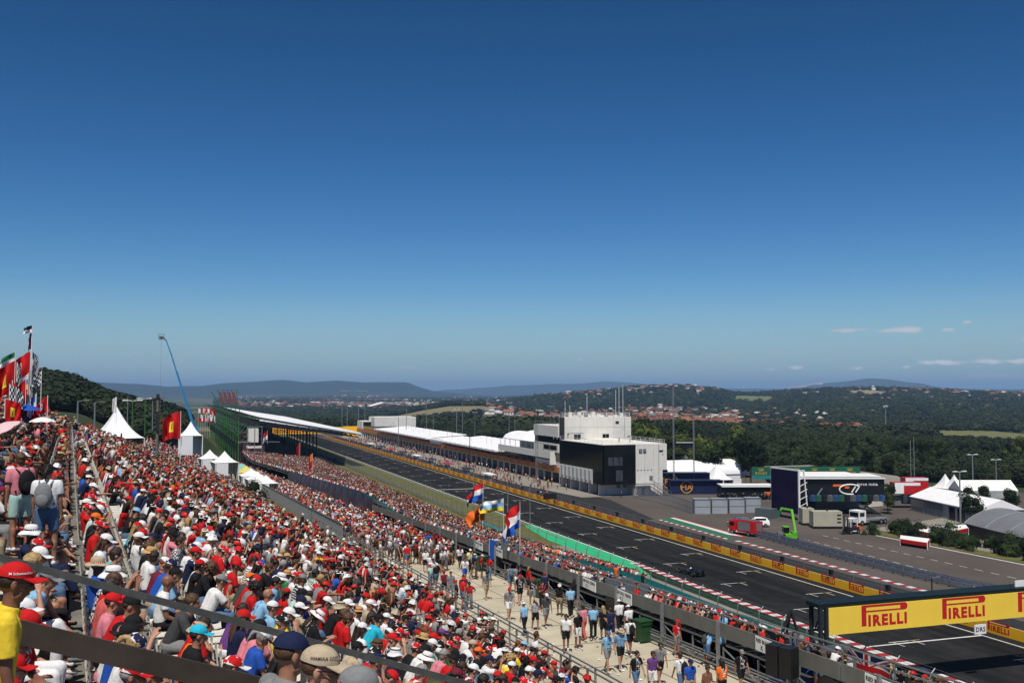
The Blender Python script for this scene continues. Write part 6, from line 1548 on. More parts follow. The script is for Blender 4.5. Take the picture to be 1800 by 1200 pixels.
for (a, b) in ((.60, .68), (.72, .82)): q0 = A + d_ * L * a - n_ * .08; q1 = A + d_ * L * b - n_ * .08; m.bar(q0 + V((0, 0, 1.3)), q1 + V((0, 0, 1.3)), .05, 2.5)
local(mq, m).build('door', M_GLASS, mq)
m = MB(); q0 = A - n_ * .08; q1 = A + d_ * L * .5 - n_ * .08; m.bar(q0 + V((0, 0, 1.9)), q1 + V((0, 0, 1.9)), .04, 1.4); local(mq, m).build('window', mat('clear_plastic', (.16, .17, .18), .2, .3, 1), mq)
# grey barrel tent
o = empty('barrel_tent', (150, 148, 0), 0, 'large grey arched tent at the right edge behind the hedge', 'tent')
A = G(1695, 918, 2.2); B = G(1860, 960, 2.1); dv = (B - A); nv = V((-dv.y, dv.x, 0)).normalized(); nv = nv if nv.dot(A) > 0 else -nv
m = MB()
def fn(u, v): q = A + dv * u + nv * (13 * v); return V((q.x, q.y, 2.1 + 2.5 * math.sin(math.pi * v) ** .8))
m.grid(fn, 12, 16); m.grid(lambda u, v: fn(1 - u, v) - V((0, 0, .06)), 12, 16)
local(o, m).build('roof', mat('grey_pvc', (.17, .175, .19), .55, .1, .4), o)
m = MB()
for k in range(5):
    pts = [fn(k / 4, j / 12) + V((0, 0, .08)) for j in range(13)]; m.path([tuple(p) for p in pts], .06, 5)
local(o, m).build('seam', M_WALLG, o)
m = MB(); q0 = A + nv * .4; q1 = B + nv * .4; m.add([(q0.x, q0.y, 0), (q1.x, q1.y, 0), (q1.x, q1.y, 2.1), (q0.x, q0.y, 2.1)], [(0, 1, 2, 3)]); a2 = A + nv * 13; m.add([(q0.x, q0.y, 0), (a2.x, a2.y, 0), (a2.x, a2.y, 2.1), (q0.x, q0.y, 2.1)], [(3, 2, 1, 0)]); local(o, m).build('wall', M_DARK, o)
# red and white small tents
def red_tent(pts, z, lab, h=2.3):
    c = sum((V(p) for p in pts), V()) / len(pts); o = empty('awning', (c.x, c.y, 0), 0, lab, 'awning')
    m = MB(); m.slab([(p[0], p[1], z) for p in pts], .12); local(o, m).build('roof', M_WHITE, o)
    m = MB()
    for a, b in zip(pts, pts[1:] + pts[:1]): m.bar((a[0], a[1], z - .35), (b[0], b[1], z - .35), .08, .6)
    local(o, m).build('valance', M_REDP, o); m = MB()
    for p in pts: m = MB(); m.bar((p[0], p[1], 0), (p[0], p[1], z), .1); local(o, m).build('leg', M_WHITE, o)
red_tent([G(1636, 925, 1.9), G(1697, 921, 1.9), G(1702, 927, 1.9), G(1672, 933, 1.9)], 1.9, 'white flat awning with red edge behind the bush')
red_tent([G(1588, 925, .9), G(1612, 924, .9), G(1676, 937, .9), G(1645, 939, .9)], .9, 'low white ramp roof with red edge in the yard')
red_tent([G(1583, 940, 1.1), G(1634, 946, 1.1), G(1630, 953, 1.1), G(1582, 946, 1.1)], 1.1, 'red edged stall at the kerb of the yard')
# ================= vehicles and site objects =================
def wheels(o, pts, r=.5, w=.3, axis='x'):
    for p in pts:
        m = MB(); a = V(p); dv = V((w / 2, 0, 0)) if axis == 'x' else V((0, w / 2, 0)); m.tube(a - dv, a + dv, r, r, 16); t = m.build('wheel', M_BLACK, o)
        m = MB(); m.tube(a - dv * 1.08, a + dv * 1.08, r * .5, r * .5, 10); m.build('rim', M_STEEL, t)
# fire truck
o = empty('fire_truck', tuple(G(1308, 939)), R(14), 'red fire truck with grey roller shutters beside the guard rail', 'fire truck'); o.scale = (.86,) * 3
m = MB(); m.box((0, -1.6, 1.85), (2.5, 4.6, 2.3)); m.build('body', M_REDP, o)
m = MB(); m.box((0, 2.1, 1.6), (2.45, 1.9, 2.1)); m.add([(-1.2, 1.15, 2.65), (1.2, 1.15, 2.65), (1.15, 2.7, 2.65), (-1.15, 2.7, 2.65), (-1.1, 1.25, 2.95), (1.1, 1.25, 2.95), (1.05, 2.5, 2.95), (-1.05, 2.5, 2.95)], [(4, 5, 6, 7), (0, 1, 5, 4), (1, 2, 6, 5), (2, 3, 7, 6), (3, 0, 4, 7)]); m.build('cab', M_REDP, o)
m = MB(); m.box((-1.24, 2.2, 2.1), (.04, 1.2, .7)); m.box((0, 3.06, 2.1), (2.1, .04, .8)); m.build('window', M_GLASS, o)
m = MB(); m.box((-1.27, -1.2, 1.9), (.05, 3.2, 1.7)); m.box((.2, -3.92, 1.9), (1.4, .05, 1.6)); m.build('roller_shutter', M_STEEL, o)
m = MB(); m.box((0, -1.4, 3.1), (1.6, 4.2, .12)); 
for k in range(6): m.bar((-.3 + .0 * k, -3.2 + k * .7, 3.25), (.5, -3.2 + k * .7, 3.25), .05)
m.bar((-.3, -3.6, 3.25), (-.3, 1.6, 3.3), .07); m.bar((.5, -3.6, 3.25), (.5, 1.6, 3.3), .07); m.build('ladder', M_STEEL, o)
m = MB(); m.box((0, -.2, .65), (2.2, 6.6, .3)); m.box((0, 3.15, .75), (2.4, .2, .4)); m.build('chassis', M_WHITE, o); wheels(o, [(-1.1, 2.1, .5), (1.1, 2.1, .5), (-1.1, -2.3, .5), (1.1, -2.3, .5)])
m = MB(); m.box((-.6, 1.9, 3.05), (.5, .25, .18)); m.box((.6, 1.9, 3.05), (.5, .25, .18)); m.build('beacon', mat('blue_beacon', (.02, .1, .6), .2), o)
def car(P, rz, col, lab, suv=True):
    o = empty('parked_car', tuple(P), rz, lab, 'car', 'cars parked beside the fire truck'); h = .25 if suv else 0
    def prof_(x, w): pass
    m = MB(); m.smooth = True
    sec = [(-2.15, .45, .75), (-2.1, .4, .98 + h), (-1.75, .4, 1.38 + h), (-.9, .4, 1.52 + h), (.3, .4, 1.50 + h), (.95, .4, 1.12 + h), (1.7, .4, .98 + h * .6), (2.15, .42, .72)]
    def fn(u, v):
        f = v * (len(sec) - 1); i = min(int(f), len(sec) - 2); t = f - i; y, z0, z1 = [sec[i][k] * (1 - t) + sec[i + 1][k] * t for k in range(3)]
        a = math.pi * u; w = .9; c = math.cos(a); s = math.sin(a)
        return V((w * (abs(c) ** .45) * (1 if c > 0 else -1) * (1 - .16 * max(0, s * (z1 - .9))), y, z0 + (z1 - z0) * s ** .55))
    m.grid(fn, 14, 21); m.build('body', col, o)
    m = MB(); m.box((0, .62, 1.22 + h), (1.5, .04, .34), M=Matrix.Rotation(-.9, 3, 'X')); m.box((0, -1.9, 1.2 + h), (1.45, .04, .36), M=Matrix.Rotation(.8, 3, 'X'))
    for sx in (-1, 1): m.box((sx * .845, -.5, 1.22 + h), (.05, 2.0, .32))
    m.build('window', M_GLASS, o); wheels(o, [(s * .8, y, .34) for s in (-1, 1) for y in (-1.35, 1.35)], .34, .22)
    m = MB(); m.box((-.6, 2.1, .72), (.35, .1, .15)); m.box((.6, 2.1, .72), (.35, .1, .15)); m.build('headlight', M_WHITE, o)
car(G(1300, 925) + V((0, 0, 0)), R(75), mat('silver_paint', (.25, .27, .30), .3, .05, metal=.5), 'silver car partly behind the red fire truck')
car(G(1331, 925), R(70), M_WHITE, 'white car with open tailgate right of the fire truck')
# green telehandler
o = empty('telehandler', tuple(G(1387, 950)), R(-20), 'bright green telehandler with its boom raised', 'telehandler')
M_LIME = mat('lime_green_paint', (.12, .42, .02), .4, .1, 3)
m = MB(); m.box((0, 0, .95), (1.9, 3.4, .7)); m.box((.55, -.9, 1.45), (.7, 1.6, .5)); m.build('body', M_LIME, o)
m = MB(); m.box((-.5, .2, 1.75), (.9, 1.3, 1.1)); m.build('cab', M_GLASS, o); m = MB(); m.box((-.5, .2, 2.35), (1.0, 1.4, .12)); m.build('cab_roof', M_LIME, o)
m = MB(); m.bar((.75, -1.3, 1.4), (.55, .2, 5.2), .34, .38, (1, 0, 0)); m.build('boom', M_LIME, o); m = MB(); m.bar((.55, .2, 5.1), (-.9, 1.0, 5.3), .3); m.bar((-.9, 1, 5.4), (-1.1, 1.1, 4.9), .3); m.build('boom_head', M_LIME, o)
wheels(o, [(s * .95, y, .6) for s in (-1, 1) for y in (-1.1, 1.2)], .6, .4)
m = MB(); m.box((-1.4, .3, .8), (.9, 1.2, 1.2)); m.build('bucket', M_STEEL, o)
o = empty('barrier', tuple(G(1408, 950)), 0, 'low grey mesh barrier right of the green telehandler', 'barrier'); m = MB()
for k in range(8): m.bar((k * .35 - .8, 0, 0), (k * .35 - .8, 0, 1.1), .04)
m.bar((-.8, 0, 1.1), (1.7, 0, 1.1), .05); m.bar((-.8, 0, .1), (1.7, 0, .1), .05); m.build('frame', M_STEEL, o)
# video screen
A = G(1358, 905); B = G(1404, 914); o = empty('video_screen', tuple(A), 0, 'giant dark video screen facing the track on a white truss', 'screen')
M_SCR = mat('screen_picture', (.004, .004, .014), .35, 0, .35, col2=(.012, .006, .03), detail=3, spec=.6, coord='Object')
N, L, p = nodes(M_SCR); src = p.inputs['Base Color'].links[0].from_socket
L.new(src, p.inputs['Emission Color']); p.inputs['Emission Strength'].default_value = .3; p.inputs['Roughness'].default_value = .8; p.inputs['Specular IOR Level'].default_value = .05
m = MB(); m.bar(A + V((0, 0, 5.3)), B + V((0, 0, 5.3)), .5, 8.3); local(o, m).build('display', M_SCR, o)
m = MB(); n_ = V((1, .1, 0)); E0 = B + (B - A).normalized() * .25
for q in (A - (B - A).normalized() * .1, E0): m.bar(q, q + V((0, 0, 9.7)), .3); m.bar(q + n_ * 2.2, q + n_ * 1.2 + V((0, 0, 9.5)), .2)
m.bar(A + V((0, 0, 9.65)), E0 + V((0, 0, 9.65)), .3); m.bar(E0 + V((0, 0, 9.6)), E0 + n_ * 1.4 + V((0, 0, 9.6)), .2)
for k in range(7): m.bar(E0 + V((0, 0, 1.3 * k)), E0 + n_ * 2 + V((0, 0, 1.3 * (k + .6))), .1)
local(o, m).build('truss', M_WHITE, o)
# containers, cabins
def box_unit(name, cat, a, b, h, mt, lab, group=None, depth=2.5, z0=0, detail=True):
    a = V(a); b = V(b); d = (b - a).normalized(); n = V((d.y, -d.x, 0)); n = n if n.dot(a) > 0 else -n
    o = empty(name, tuple(a), 0, lab, cat, group); m = MB(); L = (b - a).length
    P4 = [a, b, b + n * depth, a + n * depth]; m.add([p + V((0, 0, z0)) for p in P4] + [p + V((0, 0, h)) for p in P4], [(0, 3, 2, 1), (4, 5, 6, 7), (0, 1, 5, 4), (1, 2, 6, 5), (2, 3, 7, 6), (3, 0, 4, 7)])
    local(o, m).build('body', mt, o)
    if detail:
        m = MB()
        for q in (a - n * .03, b - n * .03): m.bar(q + V((0, 0, z0)), q + V((0, 0, h)), .12)
        m.bar(a - n * .03 + V((0, 0, h)), b - n * .03 + V((0, 0, h)), .12); m.bar(a - n * .03 + V((0, 0, h * .5)), b - n * .03 + V((0, 0, h * .5)), .05)
        local(o, m).build('frame', M_STEEL, o)
    return o, a, b, d, n
M_CTR = mat('light_grey_container', (.30, .33, .36), .5, .08, .5)
for i, (x0, x1, py) in enumerate(((1221, 1249, 903), (1251.5, 1279, 902.5), (1282, 1309, 902), (1311, 1338, 900.5))):
    box_unit('container', 'container', G(x0, py), G(x1, py), 3.0, M_CTR, ['leftmost light grey container at the end of the paddock fence', 'second light grey container from the paddock fence', 'third light grey container from the paddock fence', 'light grey container nearest the video screen'][i], 'grey containers beside the paddock fence')
box_unit('container', 'container', G(1327, 909), G(1354, 912), 1.9, mat('slate_container', (.09, .115, .12), .5, .1), 'dark slate cabin left of the video screen', detail=False)
box_unit('container', 'container', G(1349, 907), G(1364, 909), 1.2, mat('green_cabin', (.02, .16, .07), .5, .1), 'small green box at the foot of the video screen', depth=1.2, detail=False)
M_BEI = mat('beige_generator_paint', (.40, .38, .29), .5, .08, .6)
for (x0, x1, py, nm) in ((1411, 1432, 923, 'narrow beige generator behind the other'), (1430, 1481, 929, 'long beige generator set on a dark skid')):
    o, a, b, d, n = box_unit('generator', 'generator', G(x0, py), G(x1, py), 3.1, M_BEI, nm, 'beige generators', depth=2.6, z0=.45, detail=False)
    m = MB(); m.bar(a + n * 1.2 + V((0, 0, .22)), b + n * 1.2 + V((0, 0, .22)), 2.4, .44); local(o, m).build('skid', M_BLACK, o)
    m = MB(); L = (b - a).length
    for k in range(3): m.bar(a + d * L * .82 - n * .03 + V((0, 0, 1.2 + .65 * k)), a + d * L * .96 - n * .03 + V((0, 0, 1.2 + .65 * k)), .05, .22)
    m.tube(a + n * 1.2 + d * L * .55 + V((0, 0, 3.1)), a + n * 1.2 + d * L * .55 + V((0, 0, 3.5)), .18); local(o, m).build('vent', M_BLACK, o)
# forklift with orange tail
o = empty('forklift', tuple(G(1497, 937)), R(95), 'dark forklift with white cab frame and orange tail', 'forklift')
m = MB(); m.box((0, 0, .8), (1.5, 2.2, .8)); m.build('body', M_DARK, o); m = MB(); m.box((0, -1.3, .85), (1.4, .6, .9)); m.build('counterweight', M_ORANGE, o)
m = MB()
for (x, y) in ((-.6, .7), (.6, .7), (-.6, -.8), (.6, -.8)): m.bar((x, y, 1.1), (x * .85, y * .9, 2.6), .1)
m.box((0, 0, 2.62), (1.2, 1.5, .08)); m.box((0, 0, .5), (1.6, 2.0, .15)); m.build('cab_frame', M_WHITE, o); m = MB(); m.bar((-.4, 1.3, .2), (-.4, 1.3, 3.0), .15); m.bar((.4, 1.3, .2), (.4, 1.3, 3.0), .15); m.box((0, 1.9, .3), (1.2, 1.1, .06)); m.build('mast', M_BLACK, o)
wheels(o, [(s * .75, y, .38) for s in (-1, 1) for y in (-.8, .9)], .38, .25)
# truck with loading crane
o = empty('truck', tuple(G(1525, 921)), R(100), 'white flatbed truck with a folded dark loading crane', 'truck')
m = MB(); m.box((0, 2.6, 1.7), (2.3, 1.9, 2.2)); m.build('cab', M_WHITE, o); m = MB(); m.box((0, 3.57, 2.1), (2.0, .04, .8)); m.box((-1.17, 2.7, 2.1), (.04, 1.2, .7)); m.build('window', M_GLASS, o)
m = MB(); m.box((0, -1.5, .95), (2.4, 6.2, .3)); m.build('bed', M_GREYP, o); m = MB(); m.bar((0, 1.3, 1.1), (0, 1.3, 3.0), .4); m.bar((0, 1.3, 3), (0, -2.4, 2.1), .35); m.bar((0, -2.4, 2.1), (0, .5, 3.6), .25); m.build('crane_arm', M_DARK, o)
wheels(o, [(s * 1.05, y, .5) for s in (-1, 1) for y in (2.7, -2.4, -3.5)], .5, .3)
# concrete terrace wall with trucks and hospitality on top
A = G(1404, 909, 0); B = G(1607, 884, 0)
z0 = 3.2
o = empty('retaining_wall', (130, 182, 0), 0, 'pale concrete retaining wall behind the yard with dark recess', 'wall')
A = V((128, 176, 0)); B = V((163.5, 186, 0))
m = MB(); m.bar(A + V((0, 0, 3.0)), B + V((0, 0, 3.0)), .5, 2.0); local(o, m).build('upper_wall', M_PADC, o)
m = MB(); m.bar(A + V((0, .6, 1.0)), B + V((0, .6, 1.0)), .5, 2.0); local(o, m).build('lower_wall', M_GREYP, o)
m = MB(); m.add([(A.x, A.y + .3, 3.1), (B.x, B.y + .3, 3.1), (180, 214, 3.1), (182, 254, 3.1), (166, 254, 3.1), (137, 204, 3.1)], [(0, 1, 2, 3, 4, 5)]); m.build('terrace', M_PADC, kind='structure')
d = (B - A).normalized()
m = MB(); 
for (t0, t1) in ((.44, .60), (.615, .66), (.80, .83)): m.bar(A.lerp(B, t0) + V((0, -.1, 1.5)), A.lerp(B, t1) + V((0, -.1, 1.5)), .3, 3.0)
local(o, m).build('garage_front', M_WALLW, o)
M_BLK = mat('black_trailer', (.010, .010, .012), .35, .2, 1)
def hosp(x0, x1, py, z, h, depth, mt, lab, cat='truck', name='hospitality_unit', stripe=None, group=None):
    o, a, b, d, n = box_unit(name, cat, G(x0, py, z), G(x1, py, z), z + h, mt, lab, group, depth=depth, z0=0, detail=False)
    # box_unit uses absolute z for the base points: lower them
    m = MB(); m.bar(a - n * .3 + V((0, 0, h + .05)), b - n * .3 + V((0, 0, h + .05)), .6, .22); m.bar(a + n * depth * .6 + V((0, 0, h + .2)), b + n * depth * .6 + V((0, 0, h + .2)), depth * .8, .2); local(o, m).build('roof_edge', stripe or M_WHITE, o)
    return o, a, b, d, n
def box_unit(name, cat, a, b, h, mt, lab, group=None, depth=2.5, z0=0, detail=True):
    a = V(a); b = V(b); d = (b - a); d.z = 0; d.normalize(); n = V((d.y, -d.x, 0)); n = n if n.dot(a) > 0 else -n
    o = empty(name, tuple(a), 0, lab, cat, group); m = MB(); zb = a.z + z0
    P4 = [a, b, b + n * depth, a + n * depth]; m.add([V((p.x, p.y, zb)) for p in P4] + [V((p.x, p.y, h)) for p in P4], [(0, 3, 2, 1), (4, 5, 6, 7), (0, 1, 5, 4), (1, 2, 6, 5), (2, 3, 7, 6), (3, 0, 4, 7)])
    local(o, m).build('body', mt, o); return o, a, b, d, n
def lettering(o, s, P, xd, size, m_, sx=1.0, bold=0.01, name='lettering', up=(0, 0, 1)):
    t = MB(); t.merge(text_mesh(s, size, .01, bold, sx), frame_mat(P, xd, up)); return local(o, t).build(name, m_, o)
M_GOLD = mat('gold_print', (.55, .33, .05), .5, .1)
o, a, b, d, n = hosp(1268, 1362, 876, 0, 2.8, 5, M_BLK, 'low black team unit with white roof edge left of the video screen'); P_ = a + d * (b - a).length * .80 - n * .05
m = MB(); m.bar(P_ + V((0, 0, 1.2)), P_ + d * 2.2 + V((0, 0, 1.2)), .06, .8); local(o, m).build('orange_panel', M_ORANGE, o)
m = MB()
for k in range(40): q = a + d * random.uniform(-1, 12) - n * random.uniform(.5, 2.5); m.ell(q + V((0, 0, random.uniform(.3, 1.2))), (random.uniform(.3, .8), .5, random.uniform(.3, .6)), 6, 4)
local(o, m).build('stacked_tyres', M_BLACK, o)
o, a, b, d, n = hosp(1404, 1555, 878, 3.1, 4.3, 9, M_BLK, 'big black team hospitality unit with white swoosh lettering above the concrete wall'); Ln = (b - a).length
lettering(o, 'force india', a + d * Ln * .68 - n * .06 + V((0, 0, 2.9)), d, .9, M_WHITE, 1.0)
m = MB()
c0 = a + d * Ln * .60 - n * .08 + V((0, 0, 2.1))
m.path([c0 + d * 2.2 * math.cos(t) + V((0, 0, 1.0 * math.sin(t))) for t in np.linspace(.6, 5.0, 14)], .16, 5); m.path([c0 + d * (.3 + x * .8) + V((0, 0, -.6 + x * 1.2)) for x in (0, .5, 1)], .14, 5); m.path([c0 + d * (1.1 + x * .8) + V((0, 0, -.6 + x * 1.2)) for x in (0, .5, 1)], .14, 5)
local(o, m).build('emblem', M_WHITE, o)
m = MB(); q = a + d * Ln * .40 - n * .07 + V((0, 0, 2.9)); m.bar(q, q + d * 3.3, .08, .45); m.bar(q + d * 2.4 - V((0, 0, .35)), q + d * 3.3 - V((0, 0, .35)), .08, .5); local(o, m).build('orange_panel', M_ORANGE, o)
m = MB(); m.bar(a + d * Ln * .2 - n * .3 + V((0, 0, .6)), a + d * Ln * .27 - n * .3 + V((0, 0, 2.4)), .1, .3); local(o, m).build('stair', M_STEEL, o)
for k in range(13):
    c = [mat('bin_%s' % w, q_, .5) for w, q_ in (('blue', (.03, .08, .2)), ('green', (.03, .12, .07)), ('black', (.015, .015, .02)), ('grey', (.12, .12, .13)))][k % 4]
    q = a + d * Ln * (.12 + .066 * k) - n * 2.6; m = MB(); m.box(tuple(q + V((0, 0, .55))), (1.1, .8, 1.1), .3); m.tube(q + V((-.5, 0, 1.15)), q + V((.5, 0, 1.15)), .12); oo = empty('crate', tuple(q), 0, ['blue', 'green', 'black', 'grey'][k % 4] + ' crate in the row before the black hospitality unit', 'crate', 'crates before the black hospitality unit'); local(oo, m).build('box', c, oo)
o, a, b, d, n = hosp(1404, 1500, 845, 3.1, 1.5, 6, M_BLK, 'long low unit with white roof strips behind the black hospitality unit')
# team trucks red and white
for (x0, x1, py, h, lab) in ((1573, 1618, 868, 5.5, 'red and white trailer beside the trees, lower one'), (1592, 1632, 862, 5.9, 'red and white trailer beside the trees, upper one')):
    o, a, b, d, n = box_unit('trailer', 'trailer', G(x0, py, 3.1), G(x1, py, 3.1), h, M_REDP, lab, 'red and white trailers', depth=3); L = (b - a).length
    h -= 3.1; m = MB(); m.bar(a + V((0, 0, h - .3)) - n * .04, b + V((0, 0, h - .3)) - n * .04, .06, .6); m.bar(a - n * .05 + V((0, 0, h * .5)), a + d * L * .35 - n * .05 + V((0, 0, h * .5)), .06, h * .9); local(o, m).build('white_panel', M_WHITE, o)
# navy trailers with round emblem
def roundel_unit(x0, x1, py, z, h, lab, fr):
    o, a, b, d, n = box_unit('trailer', 'trailer', G(x0, py), G(x1, py), h, M_NAVY, lab, 'navy trailers beside the tower', depth=4); L = (b - a).length
    m = MB(); m.bar(a - n * .3 + V((0, 0, h + .06)), b - n * .3 + V((0, 0, h + .06)), .9, .16); local(o, m).build('roof_edge', mat('navy_awning', (.02, .03, .12), .5), o)
    c = a + d * L * fr - n * .06 + V((0, 0, h * .52)); m = MB(); rr_ = h * .44
    m.path([c + d * rr_ * math.cos(t) + V((0, 0, rr_ * math.sin(t))) for t in np.linspace(0, 2 * math.pi, 25)], .11, 5); local(o, m).build('ring', M_GOLD, o)
    t = text_mesh('FIA', 1.9, .01, .06, 1.0, 'CENTER'); mm = MB(); mm.merge(t, frame_mat(c - V((0, 0, .68)) - n * .03, d, (0, 0, 1))); local(o, mm).build('lettering', mat('orange_print', (.50, .20, .03), .5), o)
    return o
roundel_unit(1178, 1271, 868, 0, 3.3, 'navy trailer with round gold FIA emblem, nearer one', .31)
roundel_unit(1158, 1248, 861, 0, 4.3, 'navy trailer with round gold FIA emblem, half hidden behind', .22)
roundel_unit(1150, 1230, 852, 0, 4.6, 'navy unit at the back beside the white tower', -.0)
o, a, b, d, n = box_unit('truck_park_block', 'building', G(1166, 834), G(1231, 834), 5.6, mat('blue_grey_cladding', (.20, .23, .27), .5, .08, .4), 'blue-grey block with black units on its roof behind the trailers', depth=10)
m = MB(); m.bar(a + n * 3 + V((0, 0, 7.6)), b + n * 3 + V((0, 0, 7.6)), 6, 4.0); local(o, m).build('roof_unit', M_BLK, o); m = MB(); m.bar(a + V((0, 0, 9.65)), b + V((0, 0, 9.65)), .5, .15); local(o, m).build('roof_edge', M_WHITE, o)
m = MB()
for (t, z, r) in ((.3, 7.2, .9), (.42, 7.5, .5), (.15, 6.9, .5), (.5, 6.5, .5)): m.ell(a + d * (b - a).length * t - n * .3 + V((0, 0, z)), (r, .2, r), 10, 6)
local(o, m).build('dish', M_STEEL, o)
# paddock fence right of the tower
o = empty('mesh_fence', (104.5, 214, 0), 0, 'paddock mesh fence between the tower and the grey containers', 'fence')
A = V((104.6, 215, 0)); B = V((102.0, 182.5, 0)); pts = [A.lerp(B, k / 24) + V((1.2 * math.sin(math.pi * k / 24), 0, 0)) for k in range(25)]
for q in pts: m = MB(); m.bar(q, q + V((0, 0, 2.5)), .09); local(o, m).build('post', M_STEEL, o)
m = MB()
for q0, q1 in zip(pts[:-1], pts[1:]):
    for z in (.1, 1.25, 2.45): m.bar(q0 + V((0, 0, z)), q1 + V((0, 0, z)), .05)
    for k in range(5): q = q0.lerp(q1, k / 5); m.bar(q, q + V((0, 0, 2.4)), .025)
local(o, m).build('rail', M_STEEL, o)
o = empty('kiosk', tuple(G(1125, 870)), 0, 'small white kiosk at the foot of the tower stairs', 'kiosk'); m = MB(); m.box((0, 0, 1.1), (3.2, 2.4, 2.2)); m.tube((-1.6, 0, 2.1), (1.6, 0, 2.1), .6, .6, 12); m.build('body', M_WALLW, o); m = MB(); m.box((.3, -1.22, 1.1), (1.0, .05, 1.6)); m.build('door', M_GREYP, o)
# green advertising wall with gold lettering
o = empty('advert_wall', tuple(G(1330, 838)), 0, 'dark green sponsor wall with gold crowns behind the paddock', 'advertising wall')
A = G(1322, 840, 3.1); B = G(1512, 839, 3.1); d = (B - A).normalized(); n = V((-d.y, d.x, 0)); n = n if n.y < 0 else -n
m = MB(); m.bar(A + V((0, 0, 1.6)), B + V((0, 0, 1.6)), .3, 2.5); local(o, m).build('board', mat('deep_green_board', (.01, .10, .05), .5, .08), o)
m = MB(); m.bar(A + n * .3 + V((0, 0, .2)), B + n * .3 + V((0, 0, .2)), .5, .9); local(o, m).build('skirt', M_TEAL, o)
L = (B - A).length; m = MB(); tx = text_mesh('ROLEX', .85, .01, .01, 1.1, 'CENTER')
for k in range(int(L / 4.6)):
    c = A + d * (4.6 * (k + .5)) + n * .17; m.merge(tx, frame_mat(c + V((0, 0, .95)), d, (0, 0, 1)))
    for j in range(5): q = c + d * (-.5 + .25 * j) + V((0, 0, 1.9)); m.bar(q, q + d * ((j - 2) * .09) + V((0, 0, .6)), .09)
    m.bar(c - d * .5 + V((0, 0, 1.9)), c + d * .5 + V((0, 0, 1.9)), .09, .18)
local(o, m).build('lettering', M_GOLD, o)
# parasols and planting area in the paddock
q = G(1311, 850); o = empty('parasol', (q.x, q.y, 0), 0, 'single cream parasol in the paddock garden', 'parasol'); m = MB(); m.tube((0, 0, 2.6), (0, 0, 3.6), 2.2, .1, 8); m.build('canopy', M_TENT, o); m = MB(); m.tube((0, 0, 0), (0, 0, 2.7), .06); m.build('pole', M_STEEL, o)
# far long roof and white billboard
q = G(1452, 779, -14); 
r_ = ray(1452, 778); dd = 640; P = V((0, 0, CAMZ)) + r_ * (dd / (r_.x * math.sin(YAW) + r_.y * math.cos(YAW))); 
o = empty('billboard', tuple(P), 0, 'plain white billboard among the trees', 'billboard'); m = MB(); m.bar(V((-4.9, 1.6, 3.2)), V((4.9, -1.6, 3.2)), .4, 5.6); m.build('board', M_WHITE, o); m = MB(); m.bar((-3, 1, -8), (-3, 1, .5), .4); m.bar((3, -1, -8), (3, -1, .5), .4); m.bar((-4.6, 5, 8), (4, 3, 8), 3, .5); m.build('frame', M_GREYP, o)
def far_hall(px0, px1, py, dist, h, lab, m_=None):
    a = V((0, 0, CAMZ)) + ray(px0, py) * dist; b = V((0, 0, CAMZ)) + ray(px1, py) * dist; o = empty('hall', tuple(a), 0, lab, 'building'); dv = (b - a).normalized(); n = V((-dv.y, dv.x, 0)); n = n if n.dot(a) > 0 else -n; W_ = dist * .03
    m = MB(); zt = h; m.add([a + V((0, 0, -6)), b + V((0, 0, -6)), b + V((0, 0, 0)), a + V((0, 0, 0)), a + n * W_ + V((0, 0, 0)), b + n * W_, a + n * W_ - V((0, 0, 6)), b + n * W_ - V((0, 0, 6))], [(0, 1, 2, 3), (1, 7, 5, 2), (6, 0, 3, 4)]); local(o, m).build('wall', M_WALLG, o)
    m = MB(); rg0 = a + n * W_ * .5 + V((0, 0, zt)); rg1 = b + n * W_ * .5 + V((0, 0, zt)); m.add([a, b, rg1, rg0, b + n * W_, a + n * W_], [(0, 1, 2, 3), (3, 2, 4, 5), (1, 4, 2), (0, 3, 5)]); local(o, m).build('roof', m_ or M_WHITE, o)
far_hall(1443, 1508, 757, 900, 4.5, 'long white hall roof among the trees behind the billboard'); far_hall(1682, 1712, 717, 1900, 4, 'far white hall with a gabled end on the hillside'); far_hall(1735, 1756, 727, 1500, 4, 'low far white roof near the right edge', mat('pale_blue_roof', (.4, .5, .6), .5))
A = V((0, 0, CAMZ)) + ray(1700, 868) * 205; far_hall(1690, 1790, 862, 215, 2.0, 'white L-shaped service building behind the big marquee')
# ---- masts, lamps, poles ----
def pole(name, lab, cat, P, h, r=.12, head=None, mt=None, group=None):
    o = empty(name, tuple(P), 0, lab, cat, group); m = MB(); m.tube((0, 0, -.5), (0, 0, h), r, r * .75, 8); m.build('pole', mt or M_STEEL, o)
    if head == 'T':
        m = MB()
        for s_ in (-1, 1): m.bar((0, 0, h - .1), (s_ * .9, 0, h), .08); m.box((s_ * 1.05, 0, h), (.8, .35, .16))
        m.build('lamp_head', M_WHITE, o)
    elif head == 'L': m = MB(); m.bar((0, 0, h), (.7, 0, h + .1), .07); m.box((.9, 0, h + .1), (.45, .2, .1)); m.build('lamp_head', M_STEEL, o)
    elif head == 'flood': m = MB(); m.tube((0, 0, h - .5), (0, 0, h), 1.6, 1.6, 14); m.box((0, 0, h - 1.2), (3.4, .6, .8)); m.build('lamp_head', M_WHITE, o)
    return o
